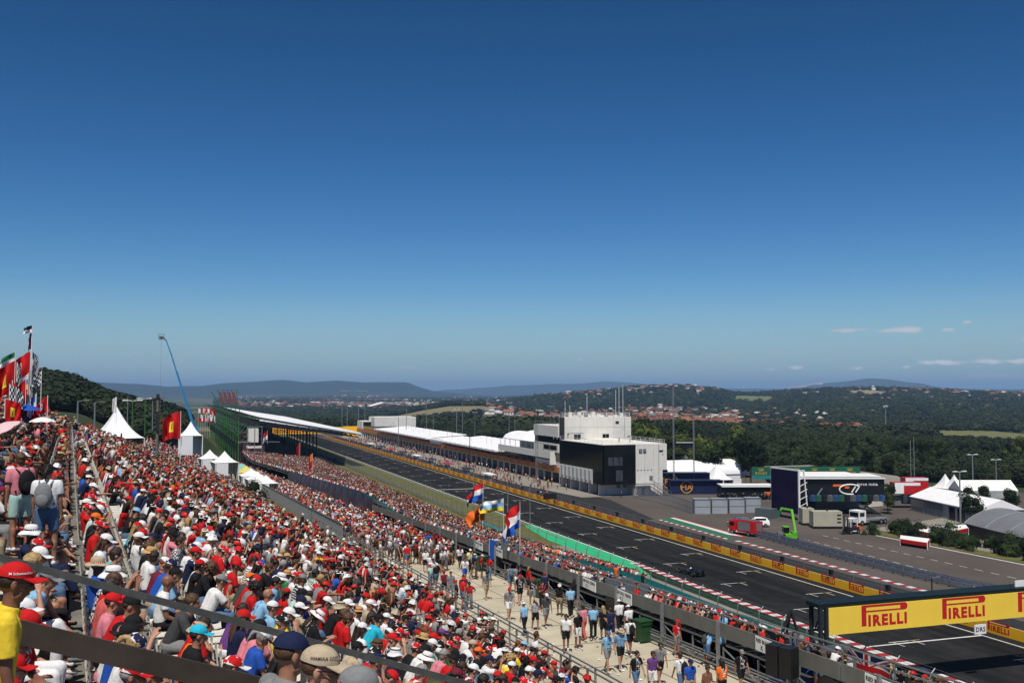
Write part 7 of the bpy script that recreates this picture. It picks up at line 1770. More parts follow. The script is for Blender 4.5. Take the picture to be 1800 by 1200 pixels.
def mast(lab, P, h, w=.45):
    o = empty('lattice_mast', tuple(P), 0, lab, 'mast'); m = MB()
    for k in range(3): a = k * 2.094; m.bar((w * .5 * math.cos(a), w * .5 * math.sin(a), 0), (w * .3 * math.cos(a), w * .3 * math.sin(a), h), .07)
    n = int(h / .9)
    for k in range(n):
        a = k * 2.094; z = k * .9; m.bar((w * .45 * math.cos(a), w * .45 * math.sin(a), z), (w * .45 * math.cos(a + 2.09), w * .45 * math.sin(a + 2.09), z + .9), .04)
    m.build('lattice', M_STEEL, o); return o
mast('tallest thin lattice mast right of the white tower', (117.5, 219, 0), 26.2); mast('shorter lattice mast above the navy trailers', (127.0, 226, 0), 19.5)
mast('white lattice mast in front of the pit building terrace', (96.5, 259, 0), 16, .9)
pole('lamp_post', 'tall double-headed lamp post before the big marquee', 'lamp post', G(1689, 937), 10.9, .16, 'T'); pole('lamp_post', 'tall lamp post behind the big marquee', 'lamp post', G(1711, 880), 9.4 + 1.2, .16, 'T')
pole('lamp_post', 'double-headed lamp post among the trees at the right edge', 'lamp post', G(1752, 870), 8.6, .14, 'T'); pole('floodlight_mast', 'floodlight mast with round head on the wooded slope', 'floodlight', V((0, 0, CAMZ)) + ray(1557, 745) * 700, 13, .4, 'flood')
pole('pole', 'thin pole between the red trailers and the marquee', 'pole', G(1602, 868), 13, .09); pole('pole', 'second thin pole beside the red trailers', 'pole', G(1608, 868), 14, .09)
pole('pole', 'thin grey pole on the left edge of the track by the green strip', 'pole', (65.0, 178, 0), 7.5, .09); pole('pole', 'thin dark camera pole beside the pit wall, midway', 'pole', (88, 295, 0), 12, .15, None, M_DARK)
o = pole('lamp_post', 'black bent post beside the yellow gantry', 'post', (81.0, 91, 0), 4.2, .09, 'L', M_BLACK)
pole('pole', 'grey camera pole in the grass left of the straight', 'pole', (57.5, 190, 0), 9.5, .12); pole('pole', 'thin pole behind the flags on the track side', 'pole', (55.8, 164, 0), 10, .10)
for i, (px, py, d, h, hd, mt, lab) in enumerate(((136, 745, 105, 2.4, 'L', None, 'grey street lamp behind the crowd, left one'), (166, 748, 112, 2.6, 'L', None, 'grey street lamp behind the crowd, right one'), (232, 765, 150, 5.3, 'T', M_GREENST, 'green lamp post with two heads by the pagoda tent'), (255, 740, 175, 4.0, 'T', M_GREENST, 'farther green lamp post with two heads'), (224, 735, 190, 4, None, None, 'thin pole behind the green lamp posts'), (268, 735, 200, 4, None, None, 'thin pole left of the wooden pole'))):
    P = V((0, 0, CAMZ)) + ray(px, py) * d; pole('lamp_post' if hd else 'pole', lab, 'lamp post' if hd else 'pole', P - V((0, 0, 2)), h + 2, .11, hd, mt)
for i, px in enumerate((701, 715, 750, 762, 803, 813, 835, 849, 895, 905, 967, 974, 1013)):
    P = V((0, 0, 0)); a = azr(px); y = 430 + 8 * (i % 4) * 5; P = V((y * math.tan(a), y, 0)); pole('lamp_post' if i in (2, 4, 6, 8, 10) else 'pole', ['slim lamp post behind the pit building', 'slim flag pole behind the pit building'][0 if i in (2, 4, 6, 8, 10) else 1], 'lamp post' if i in (2, 4, 6, 8, 10) else 'pole', P, 14 + 3 * ((i * 7) % 3), .16, 'T' if i in (2, 4, 6, 8, 10) else None, None, 'poles behind the pit building')
for i, px in enumerate((602, 611, 631, 642)): a = azr(px); y = 640; pole('lamp_post', 'far lamp post beyond the end of the straight', 'lamp post', (y * math.tan(a), y, -.4), 26, .25, 'T', None, 'lamp posts beyond the straight')
# wooden pole with loudspeakers
P = V((0, 0, CAMZ)) + ray(276, 795) * 95; o = empty('wooden_pole', tuple(P), 0, 'thick wooden pole carrying loudspeakers above the crowd', 'pole')
m = MB(); m.tube((0, 0, -1), (0, 0, 5.3), .16, .13, 10); m.build('pole', mat('grey_wood_pole', (.13, .115, .095), .85, .25, 4, bump=.4), o); m = MB(); m.tube((-.5, 0, 5.0), (-.1, 0, 5.15), .22, .08); m.tube((.5, 0, 5.0), (.1, 0, 5.15), .22, .08); m.box((0, -.1, 5.4), (.3, .3, .3)); m.box((0, -.2, 3.0), (.3, .2, 1.8)); m.build('loudspeaker', M_DARK, o)
# crane
D0 = V((0, 0, CAMZ)) + ray(341, 750) * 330; D1 = V((0, 0, CAMZ)) + ray(300, 620) * 330; D2 = V((0, 0, CAMZ)) + ray(292, 598) * 330
o = empty('boom_lift', tuple(D0), 0, 'tall blue telescopic boom lift leaning left with a basket on top', 'crane')
M_BLUE = mat('blue_crane_paint', (.03, .20, .42), .4, .1, 1)
for a, b, r in ((0, .4, .75), (.38, .75, .55), (.73, 1.0, .38)): m = MB(); m.bar(D0.lerp(D1, a), D0.lerp(D1, b), r); local(o, m).build('boom', M_BLUE, o)
m = MB(); m.bar(D1, D2, .3); m.bar(D2, D2 + V((-1.0, -.3, .9)), .25); local(o, m).build('jib', M_BLUE, o)
m = MB(); c = D2 + V((-1.5, -.5, .3))
for (x, y) in ((-.9, -.5), (.9, -.5), (.9, .5), (-.9, .5)): m.bar(c + V((x, y, 0)), c + V((x, y, 1.6)), .15)
for z in (0, .8, 1.6): m.bar(c + V((-.9, -.5, z)), c + V((.9, -.5, z)), .13); m.bar(c + V((-.9, .5, z)), c + V((.9, .5, z)), .13); m.bar(c + V((-.9, -.5, z)), c + V((-.9, .5, z)), .13); m.bar(c + V((.9, -.5, z)), c + V((.9, .5, z)), .13)
m.box(tuple(c + V((0, 0, .5))), (1.2, .7, 1.0)); local(o, m).build('basket', M_GREYP, o)
m = MB(); m.bar(c, V((c.x, c.y, 14)), .07); local(o, m).build('cable', M_GREYP, o); m = MB(); m.box(tuple(D0 - V((0, 0, 1))), (3, 4, 2)); local(o, m).build('turret', M_BLUE, o)
# ---- flags ----
_fc = [0]
def flag(P, w, h, cols, lab, pole_h, dirx=(1, 0, 0), emblem=None, vertical=False, droop=.25, group=None, check=None, ph=0.0, tilt=0.0):
    """P: foot of the pole; flag hangs from its top"""
    _fc[0] += 1; ph = _fc[0] * 1.7
    o = empty('flag', tuple(P), 0, lab, 'flag', group); d = V(dirx).normalized(); n = V((-d.y, d.x, 0)); top = V(P) + V((tilt, 0, pole_h)); ax = (top - V(P)).normalized()
    m = MB(); m.tube(P, top, .022, .018, 6); local(o, m).build('pole', M_WHITE, o)
    nu, nv = 20, 12
    ang = min(1.35, droop * 1.15 + .12)
    def fn(u, v, dz=0):
        rip = math.sin(7.5 * u + 3.0 * v + ph); q = top - ax * (.05 + h * (1 - v) * (1 - .22 * u)) + (d * math.cos(ang * (.5 + .5 * u)) - V((0, 0, math.sin(ang * (.5 + .5 * u))))) * w * u
        return q + n * ((.16 * w * rip + .06 * w * math.sin(15 * u - 6 * v)) * min(1, u * 2.2) + dz) + V((0, 0, .05 * h * math.sin(5 * u + 1.5 + ph) * u))
    m = MB()
    for j in range(nv):
        for i in range(nu):
            k = int((1 - (j + .5) / nv) * len(cols)) if not vertical else int((i + .5) / nu * len(cols))
            if check: k = (i // 2 + j // 2) % 2
            m.mat(k); q = [fn(i / nu, j / nv), fn((i + 1) / nu, j / nv), fn((i + 1) / nu, (j + 1) / nv), fn(i / nu, (j + 1) / nv)]; m.add(q, [(0, 1, 2, 3)], True)
    local(o, m).build('cloth', [cloth_mat(c) for c in cols], o)
    if emblem:
        m = MB(); m.mat(0)
        def em(u, v, off): return fn(.5 + u, .5 + v, off)
        for off in (-.02, .02):
            if emblem == 'shield':
                m.mat(0); m.grid(lambda u, v: em(-.13 + .26 * u, (-.24 + .42 * v) , off), 4, 4)
                m.mat(1)
                for (a, b, c_, e_) in ((-.03, -.10, .05, .12), (-.05, .0, .03, .10), (-.01, -.18, .02, .08), (.03, .05, .03, .04), (-.06, -.15, .02, .06)): m.grid(lambda u, v: em(a + c_ * u, b + e_ * v, off * 1.6), 2, 2)
            elif emblem == 'swirl':
                m.mat(0); m.grid(lambda u, v: em((.08 + .08 * v) * math.cos(5 * u), (.12 + .12 * v) * math.sin(5 * u), off), 12, 1)
            elif emblem == 'print':
                m.mat(0)
                for k in range(3): m.grid(lambda u, v: em(-.3 + .2 * k + .14 * u, -.08 + .12 * v + .04 * k, off), 2, 2)
        local(o, m).build('emblem', [cloth_mat({'shield': 'yellow', 'swirl': 'white', 'print': 'black'}[emblem]), M_BLACK], o)
    return o
def fl(px, py_top, dist, w, h, cols, lab, ph=3.0, **k):
    T = V((0, 0, CAMZ)) + ray(px, py_top) * dist; return flag(T - V((0, 0, ph)), w, h, cols, lab, ph, **k)
Lf, Rt = (-1, .2, 0), (1, -.3, 0)
fl(57, 570, 60, .55, .45, ['navy blue', 'white'], 'small dark flag on top of the tallest flag pole', 5.5, dirx=Lf)
fl(56, 582, 60.1, .5, 1.0, ['navy blue', 'red', 'white'], 'drooping red, white and blue flag below the top of the tallest pole', 2.0, dirx=Lf, vertical=True, droop=1.0)
fl(54, 616, 60, 1.5, 1.5, ['red'], 'red flag with a white swirl below the tallest pole', 5, dirx=Lf, emblem='swirl', droop=.5)
fl(58, 618, 60.4, .5, 1.3, ['black', 'white'], 'narrow chequered flag hanging right of the red flag', 4, dirx=Rt, check=1, droop=.6)
fl(27, 617, 58, 1.5, .9, ['green', 'white', 'red'], 'pale tricolour flag at the left edge, topmost of the cluster', 4, dirx=Lf, droop=.5)
fl(27, 632, 57, 1.3, 1.9, ['red'], 'long red flag with yellow shield near the left edge', 4, dirx=Lf, emblem='shield', droop=.6)
fl(30, 636, 57.5, .7, 1.3, ['black', 'white'], 'chequered flag behind the long red flag', 4, dirx=Rt, check=1, droop=1.2)
fl(50, 655, 57, 1.0, .9, ['white', 'royal blue', 'yellow'], 'white, blue and yellow flag in the middle of the cluster', 3, dirx=Lf, droop=.7)
fl(73, 651, 56, 1.1, .75, ['black', 'white'], 'chequered flag flying lowest right in the cluster', 3, dirx=Lf, check=1, droop=.8)
fl(17, 674, 54, .8, 1.1, ['black', 'white'], 'chequered flag above the big red flag at the left edge', 3, dirx=(1, 0, 0), check=1, droop=.4)
fl(9, 700, 50, .75, 1.2, ['red'], 'big red flag with yellow shield at the left edge, lowest', 3, dirx=(1, 0, 0), emblem='shield', droop=.1)
fl(64, 690, 56, .7, 1.2, ['white', 'royal blue', 'white', 'royal blue'], 'white and blue striped flag low in the cluster', 3, dirx=Lf, vertical=True, droop=.8)
fl(84, 694, 56, .8, .9, ['red'], 'small red flag with white swirl right of the cluster', 3, dirx=Lf, emblem='swirl', droop=.7)
fl(52, 678, 57, .6, .7, ['red'], 'small plain red flag in the cluster', 3, dirx=Lf, droop=.8)
fl(46, 664, 56.5, .9, 1.1, ['red'], 'plain red flag behind the white, blue and yellow flag', 3.4, dirx=Lf, droop=.8)
fl(22, 668, 55, .8, 1.0, ['red'], 'red flag with white swirl near the left edge below the long red flag', 3, dirx=Rt, emblem='swirl', droop=.9)
fl(70, 708, 56, .8, .9, ['red'], 'plain red flag lowest in the cluster beside the striped one', 2.6, dirx=Lf, droop=.6)
fl(34, 700, 55, .7, 1.0, ['maroon'], 'dark red flag low in the cluster', 2.8, dirx=Rt, droop=.7)
fl(38, 715, 56, .7, .7, ['royal blue'], 'plain blue flag low in the cluster', 3, dirx=Rt, droop=.6)
fl(42, 690, 57, .6, .8, ['navy blue', 'white', 'red'], 'navy flag with white and red low in the cluster', 3, dirx=Lf, droop=.9)
fl(318, 722, 80, 1.5, 2.2, ['red'], 'very large red flag with yellow shield held above the crowd', 4.2, dirx=Lf, emblem='shield', droop=.25)
fl(205, 697, 120, .5, 2.0, ['white'], 'narrow white feather flag behind the pagoda tent', 4, dirx=Lf, droop=.2)
for i, px in enumerate(range(349, 373, 4)):
    fl(px, 717 - i % 2, 300, 2.2, 4.0, ['red', 'white'] if i % 2 else ['white', 'green', 'red'], ['pale striped flag in the far row of flag poles', 'red flag in the far row of flag poles'][i % 2], 9, dirx=(1, 0, 0), droop=.5, group='far row of flags')
def lowflag(px, py, w, h, cols, lab, ph, **k):
    for dd in np.arange(30, 120, .5):
        P = D(px, py, dd)
        if P.x > 22.7 and P.z < low_z(P.x, P.y) + 1.2: break
    return flag(P, w, h, cols, lab, ph, **k)
lowflag(848, 930, 2.6, 1.7, ['red', 'white', 'royal blue'], 'red, white and blue flag above an orange one on the lower stand', 5.2, dirx=(-1, -.3, 0), droop=.35, tilt=.1)
lowflag(852, 935, 2.5, 1.8, ['orange'], 'orange flag with black print under the tricolour', 3.2, dirx=(-1, -.3, 0), emblem='print', droop=.35)
lowflag(885, 945, 2.6, 1.3, ['white', 'light blue', 'yellow'], 'white, blue and yellow flag flying right of the orange flag', 4.2, dirx=(-1, .2, 0), droop=.1)
lowflag(914, 975, 2.0, 1.7, ['red', 'white', 'royal blue'], 'red, white and blue flag leaning over the parapet', 3.6, dirx=(-1, -.5, 0), droop=.55)
q = V((22.0, 67.8, conc_z(67.8) + 2.3)); o = empty('flag', tuple(q), 0, 'blue and white flag hanging over the grey entrance box', 'flag'); m = MB()
for i, c in enumerate((0, 1, 1)):
    m.mat(c); m.grid(lambda u, v: V((-.1 + .12 * math.sin(5 * (i + u)), .75 - .45 * (i + u), -1.6 * v * (1 - .1 * i) + .1)), 4, 6)
m.build('cloth', [cloth_mat('white'), cloth_mat('royal blue')], o)
for (px, py, lab, c) in ((603, 830, 'orange and red flag held over the far lower stand', 'orange'), (527, 805, 'red flag held high over the far lower stand', 'red')):
    P = D(px - (54 if c == 'orange' else 0), py, 175 if c == 'orange' else 210); flag(P, 1.5, 2.6, [c, 'red'], lab, 3.4, dirx=(-1, 0, 0), droop=.9)
P = D(470, 780, 290); flag(P, 2.6, 2.6, ['red', 'white'], 'large red flag in front of the scaffold tower', 4.0, dirx=(-1, 0, 0), droop=.8)
# spectators' umbrella at the left edge
P = D(6, 757, 26); o = empty('umbrella', tuple(P), 0, 'pale pink umbrella at the left edge above the crowd', 'umbrella'); m = MB()
def um(u, v): a = 2 * math.pi * u; r = .62 * v; return V((r * math.cos(a), r * math.sin(a), .26 * math.cos(v * 1.45) + .02 * math.cos(8 * a) * v))
m.grid(um, 24, 6); q = m.build('canopy', mat('pale_pink_fabric', (.62, .42, .46), .8, .05), o); q.scale = (.75,) * 3; q.rotation_euler = (R(10), R(-28), 0); m = MB(); m.tube((0, 0, -.8), (0, 0, .2), .012); m.build('handle', M_STEEL, o)
P = D(42, 722, 55); o = empty('umbrella', tuple(P), 0, 'blue and white umbrella below the flag cluster', 'umbrella'); m = MB(); m.grid(um, 24, 6); q = m.build('canopy', cloth_mat('royal blue'), o); q.scale = (1.4, 1.4, 1.4)
P = D(75, 742, 50); o = empty('umbrella', tuple(P), 0, 'white umbrella right below the flag cluster', 'umbrella'); m = MB(); m.grid(um, 24, 6); m.build('canopy', cloth_mat('white'), o)
# ---- racing car ----
q = G(1216, 1009); o = empty('racing_car', (q.x, q.y, 0), R(0), 'dark open-wheel racing car on the grid with yellow details', 'racing car')
M_CARB = mat('dark_blue_car_paint', (.006, .007, .014), .3, .1); m = MB(); m.smooth = True
sec = [(-2.0, .16, .30, .42), (-1.3, .30, .50, .45), (-.6, .62, .85, .5), (-.2, .66, .92, .48), (.3, .55, .62, .42), (1.0, .28, .45, .34), (1.9, .16, .30, .28), (2.5, .10, .12, .24)]
def fb(u, v):
    f = v * 7; i = min(int(f), 6); t = f - i; y, w, h, c = [sec[i][k] * (1 - t) + sec[i + 1][k] * t for k in range(4)]; a = 2 * math.pi * u; return V((w * math.cos(a) * (1 if math.sin(a) < .2 else .6), y, c + (h * .5) * math.sin(a)))
m.grid(fb, 16, 28); m.build('body', M_CARB, o); m = MB(); m.box((0, .1, .12), (1.4, 3.6, .04)); m.build('floor', M_BLACK, o)
m = MB(); m.box((0, 2.6, .18), (1.8, .45, .04)); m.box((-.9, 2.6, .28), (.03, .5, .25)); m.box((.9, 2.6, .28), (.03, .5, .25)); m.build('front_wing', mat('ochre_wing', (.16, .09, .03), .4), o)
m = MB(); m.box((0, -2.3, .95), (.98, .35, .05)); m.box((0, -2.3, .80), (.98, .3, .04)); m.box((-.49, -2.3, .75), (.03, .5, .5)); m.box((.49, -2.3, .75), (.03, .5, .5)); m.build('rear_wing', M_CARB, o)
for (x, y, r, w) in ((-.8, 1.75, .33, .32), (.8, 1.75, .33, .32), (-.78, -1.75, .33, .4), (.78, -1.75, .33, .4)):
    m = MB(); m.tube((x - w / 2, y, r), (x + w / 2, y, r), r, r, 18); t_ = m.build('wheel', M_BLACK, o); m = MB(); m.tube((x - w / 2 - .01, y, r), (x + w / 2 + .01, y, r), .2, .2, 12); m.build('rim', mat('tyre_mark', (.07, .06, .03), .5), t_); m = MB(); m.bar((x * .3, y, .35), (x, y, .33), .04); m.build('suspension_arm', M_BLACK, o)
m = MB(); m.ell((0, .25, .78), (.13, .15, .14)); m.build('helmet', M_WHITE, o)
# marshal in the yard
make_person('stand_walk', G(1607, 939), R(120), dict(top='white', legs='black', hat=None, skin='tanned', hair='short'), 'lone man in white shirt walking across the yard', 'people in the yard')
# lattice mast and black screen in the lower stand near the gantry
mast('grey lattice mast between the parapet and the gantry', (22.4, 32.4, conc_z(32)), 2.4, .5)
o = empty('tripod', (27.5, 45.5, 8), 0, 'black triangular frame standing above the lower stand seats', 'frame'); r_ = ray(1390, 1085); t = 45.5 / r_.y; q = V((r_.x * t, 45.5, CAMZ + r_.z * t)); o.location = q
m = MB(); m.bar((0, 0, .4), (-.75, 0, -1.2), .12); m.bar((0, 0, .4), (.8, 0, -1.9), .10); m.bar((-.6, 0, -.8), (.4, 0, -.8), .08); m.bar((0, 0, .4), (0, .6, -1.6), .1); m.build('frame', M_DARK, o)
crowd_o = crowd.build('crowd'); tag(crowd_o, 'dense crowd of seated and standing spectators in both stands and the pit lane', 'crowd', kind='stuff')
# ================= trees, woods, houses, haze =================
def leaf_mat(name, c1, c2, var_scale=.35):
    m = mat(name, c1, .8, 0, var_scale, col2=c2, detail=3, spec=.15); N, L, p = nodes(m)
    oi = N.new('ShaderNodeObjectInfo'); hs = N.new('ShaderNodeHueSaturation'); src = p.inputs['Base Color'].links[0].from_socket
    mr = N.new('ShaderNodeMapRange'); mr.inputs[3].default_value = .75; mr.inputs[4].default_value = 1.25; L.new(oi.outputs['Random'], mr.inputs[0]); L.new(mr.outputs[0], hs.inputs['Value']); L.new(src, hs.inputs['Color']); L.new(hs.outputs[0], p.inputs['Base Color'])
    return m
LEAF = [leaf_mat('dark_foliage', (.007, .014, .005), (.020, .032, .009)), leaf_mat('mid_foliage', (.015, .030, .008), (.040, .060, .015)), leaf_mat('yellow_green_foliage', (.045, .065, .014), (.09, .105, .026))]
M_BARK = mat('bark', (.05, .038, .028), .9, .3, 5, bump=.5)
def crown_mesh(seed, n_leaf, tall=1.0, core=True, size=.55, lobes=9):
    """leaf sprays scattered through several overlapping clumps; unit: metres for a tree about 9 m high"""
    r = random.Random(seed); V_, F_ = [], []
    cl = []
    for k in range(lobes):
        a = r.uniform(0, 6.28); rad = r.uniform(.2, 2.3); z = r.uniform(3.2, 8.0) * tall; rad *= 1 - max(0, (z / tall - 5.5)) * .22
        cl.append((V((rad * math.cos(a), rad * math.sin(a), z)), r.uniform(1.0, 1.9)))
    for k in range(n_leaf):
        c, R_ = cl[r.randrange(len(cl))]; d = V((r.gauss(0, 1), r.gauss(0, 1), r.gauss(0, .85))).normalized() * R_ * r.uniform(.55, 1.08) ** .5
        p = c + d; nrm = (d.normalized() + V((r.uniform(-.7, .7), r.uniform(-.7, .7), r.uniform(-.3, .9)))).normalized(); s = size * r.uniform(.5, 1.1)
        x = nrm.orthogonal().normalized(); y = nrm.cross(x); a = r.uniform(0, 6.28); x, y = x * math.cos(a) + y * math.sin(a), y * math.cos(a) - x * math.sin(a)
        b = len(V_); V_ += [p - x * s * .6, p + y * s * .35 - x * .1 * s, p + x * s * .6 + nrm * s * .15, p - y * s * .35 + x * .1 * s]; F_.append((b, b + 1, b + 2, b + 3))
    mb = MB(); mb.add(V_, F_, False)
    if core:
        for c, R_ in cl: mb.ell(c, R_ * .62, 7, 5)
    return mb.mesh('crown')
def trunk_mesh(seed, tall=1.0):
    r = random.Random(seed); m = MB(); m.tube((0, 0, -1), (.1, 0, 3.6 * tall), .24, .15, 8); m.tube((.1, 0, 3.6 * tall), (0, .1, 7 * tall), .15, .05, 6)
    for k in range(6): a = r.uniform(0, 6.28); z = r.uniform(2.2, 5) * tall; m.tube((.05, 0, z), (1.8 * math.cos(a), 1.8 * math.sin(a), z + r.uniform(1, 2.2)), .09, .03, 5)
    return m.mesh('trunk')
CR = [crown_mesh(i, 1500, (1.0, 1.15, .9, 1.05)[i]) for i in range(4)]; TR = [trunk_mesh(i, (1.0, 1.15, .9, 1.05)[i]) for i in range(4)]
def tree(x, y, s, k, lm, lab, group, z=None, name='tree'):
    o = empty(name, (x, y, tz(x, y) - .2 if z is None else z), random.uniform(0, 6.28), lab, 'tree', group); o.scale = (s, s, s * random.uniform(.9, 1.1))
    slot_obj('crown', CR[k % 4], LEAF[lm], o); slot_obj('trunk', TR[k % 4], M_BARK, o); return o
rt = random.Random(21)
KIND = ['dark green', 'mid green', 'yellow-green']
def tree_region(n, px0, px1, d0, d1, s0, s1, where, wts=(5, 4, 2), avoid=None):
    for i in range(n):
        px = rt.uniform(px0, px1); d = rt.uniform(d0, d1); a = azr(px); x, y = d * math.sin(a), d * math.cos(a)
        if avoid and avoid(x, y): continue
        lm = rt.choices((0, 1, 2), wts)[0]; tree(x, y, rt.uniform(s0, s1), i, lm, KIND[lm] + ' broadleaf tree ' + where, KIND[lm] + ' trees ' + where)
tree_region(16, 1112, 1220, 300, 380, 1.25, 1.9, 'right behind the white tower', (5, 3, 1))
tree_region(20, 1225, 1330, 262, 340, .9, 1.5, 'behind the white pagoda tent', (3, 4, 4))
tree_region(26, 1290, 1560, 300, 420, .6, 1.05, 'above the green sponsor wall', (5, 4, 2))
tree_region(60, 1490, 1860, 255, 380, .65, 1.15, 'behind the red trailers and marquee', (8, 3, 1), avoid=lambda x, y: y < 232)
tree_region(8, 1640, 1790, 205, 225, .55, .8, 'between the marquee and the service building', (6, 2, 0), avoid=lambda x, y: False)
tree_region(6, 1505, 1585, 215, 250, .5, .8, 'beside the black hospitality unit', (6, 2, 0))
# bushes of the hedge
BU = [crown_mesh(40 + i, 900, .42, True, .34, 7) for i in range(3)]
for i in range(64):
    t = i / 63; y = 150 - 66 * t + rt.uniform(-1, 1); x = 119.8 + rt.uniform(.5, 6.5)
    if y > 147: continue
    P = (x, y, -1.0); nearp = 'beside the yard stalls' if y > 132 else 'along the paddock road at the right edge'
    o = empty('bush', P, rt.uniform(0, 6.28), 'leafy green bush in the hedge ' + nearp, 'bush', 'hedge bushes ' + nearp); o.scale = (rt.uniform(.6, .85),) * 2 + (rt.uniform(.70, .95),)
    slot_obj('leaves', BU[i % 3], LEAF[rt.choice((0, 1, 1))], o)
q = G(1530, 941); o = empty('bush', (q.x + 1, q.y + 1, -.9), 0, 'single round bush beside the forklift', 'bush'); o.scale = (.62, .62, .72); slot_obj('leaves', BU[0], LEAF[1], o)
q = V((9.6, 127, 0)); o = empty('bush', (9.4, 118, stand_z(9.4, 118) - .9), 0, 'dark bush at the end of the grass strip near the tents', 'bush'); o.scale = (.55, .55, .8); slot_obj('leaves', BU[1], LEAF[0], o)
for i in range(14):
    q = G(rt.uniform(1275, 1345), rt.uniform(851, 866)); o = empty('bush', (q.x, q.y, -.8), rt.uniform(0, 6), 'small garden shrub around the cream parasol', 'bush', 'garden shrubs by the parasol'); o.scale = (.4, .4, .55); slot_obj('leaves', BU[i % 3], LEAF[rt.choice((1, 2))], o)
# woods: far masses, one object each
def low_crown(seed, n=44, k=1.0):
    r = random.Random(seed); vs, fs = [], []; kk = k
    for k in range(n):
        d = V((r.gauss(0, 1), r.gauss(0, 1), abs(r.gauss(0, .9)) - .25)).normalized(); p = d * r.uniform(.78, 1.05); p.z *= .95; s = r.uniform(.22, .42) * kk
        nn = (d + V((r.uniform(-.6, .6), r.uniform(-.6, .6), r.uniform(-.2, .7)))).normalized(); x = nn.orthogonal().normalized(); y = nn.cross(x)
        b = len(vs); vs += [p - x * s, p + y * s * .8, p + x * s, p - y * s * .8]; fs.append((b, b + 1, b + 2)); fs.append((b, b + 2, b + 3))
    m = MB(); m.ell((0, 0, 0), (.72, .72, .75), 7, 5); b = len(vs); 
    vs += [V(v) for v in m.v]
    for f in m.f:
        for j in range(1, len(f) - 1): fs.append((b + f[0], b + f[j], b + f[j + 1]))
    return np.array([tuple(v) for v in vs]), np.array(fs)
LCN = [low_crown(50 + i, 150, .5) for i in range(5)]; LCF2 = [low_crown(70 + i, 250, .36) for i in range(5)]; LC = [low_crown(i, 46, .85) for i in range(6)]; LCF = [low_crown(20 + i, 16) for i in range(4)]
def noise2(x, y, s): return np.sin(x / s * 1.7 + 1.1) * np.cos(y / s * 1.3 - .4) + .6 * np.sin(x / s * 3.1 + y / s * 2.3) + .35 * np.sin(x / s * 6.3 - y / s * 5.1 + 2)
def woods(name, label, n, px0, px1, d0, d1, smin, smax, keep, lib=None, hk=.9, near_bias=1.0):
    lib = lib or LC; u = rng.random(n); az = YAW + np.arctan((rng.uniform(px0, px1, n) - 900) / F_PX); d = d0 * (d1 / d0) ** (u ** near_bias); x = d * np.sin(az); y = d * np.cos(az)
    k = keep(x, y, d, az); x, y, d = x[k], y[k], d[k]; n = len(x); z = terrain_z(x, y); s = rng.uniform(smin, smax, n) * (1 + .35 * (d > 1500)); pick = rng.integers(0, len(lib), n); rzv = rng.uniform(0, 6.28, n)
    Vs, Ts, Cs, b = [], [], [], 0
    tone = np.clip(.5 + .28 * noise2(x, y, 60) + rng.normal(0, .18, n), 0, 1)
    for i, (v, t) in enumerate(lib):
        I = np.nonzero(pick == i)[0]; m = len(I)
        if m == 0: continue
        c, s_ = np.cos(rzv[I])[:, None], np.sin(rzv[I])[:, None]; S = s[I][:, None]
        X = (v[None, :, 0] * c - v[None, :, 1] * s_) * S + x[I][:, None]; Y = (v[None, :, 0] * s_ + v[None, :, 1] * c) * S + y[I][:, None]; Z = v[None, :, 2] * S * hk + z[I][:, None] + S * .75
        Vs.append(np.stack([X, Y, Z], -1).reshape(-1, 3)); Ts.append((t[None] + (b + np.arange(m) * len(v))[:, None, None]).reshape(-1, 3)); b += m * len(v)
        g = np.array([[.006, .012, .004]]) * (1 - tone[I][:, None]) + np.array([[.030, .044, .013]]) * tone[I][:, None]
        Cs.append(np.repeat(g, len(v), 0))
    cr = Crowd(); cr.V, cr.T, cr.C = Vs, Ts, Cs; o = cr.build(name); o.data.materials[0].name = 'woodland_foliage'; tag(o, label, 'woods', kind='stuff'); return o
# left hill
woods('woods', 'dark wooded hill rising behind the left end of the hillside stand', 6200, -260, 430, 300, 640, 2.6, 4.8, lambda x, y, d, az: (x < 6) & (terrain_z(x, y) > 9) & (d > 300 + 40 * (az > 0)), LCN, near_bias=.9)
def fieldmask(x, y, d, az):
    px = 900 + np.tan(az - YAW) * F_PX; f = np.zeros_like(x, bool)
    for (a, b, c, e) in ((690, 892, 1250, 1570), (775, 905, 1040, 1165), (1640, 1850, 630, 825), (1600, 1850, 822, 1020), (1290, 1355, 2230, 2620), (1490, 1560, 2380, 2720), (1400, 1445, 2480, 2820)): f |= (px > a) & (px < b) & (d > c) & (d < e)
    return f
TOWNS = [(850, 1300, 760, 1900, 1.0), (560, 860, 2300, 5200, 1.0), (1440, 1510, 800, 1000, .8), (1480, 1800, 1500, 3200, .28), (1290, 1450, 900, 1700, .22), (420, 600, 2600, 6000, .8), (940, 1260, 2300, 2800, .10), (1640, 1740, 4000, 4500, 1.2)]
def circ(x, y): return (x < np.interp(y, [-60, 200, 262, 300, 380, 640], [240, 214, 186, 164, 146, 144])) & (y < 646)
woods('woods', 'dark valley woodland filling the middle distance right of the pit building', 18000, 380, 1880, 650, 3600, 3.6, 5.8,
      lambda x, y, d, az: ~circ(x, y) & ~fieldmask(x, y, d, az) & ((noise2(x, y, 150) > -.55) | (d > 1100)) & ~((d > 760) & (d < 1900) & (az > azr(850)) & (az < azr(1300)) & (noise2(x, y, 45) > -.7)), near_bias=.95)
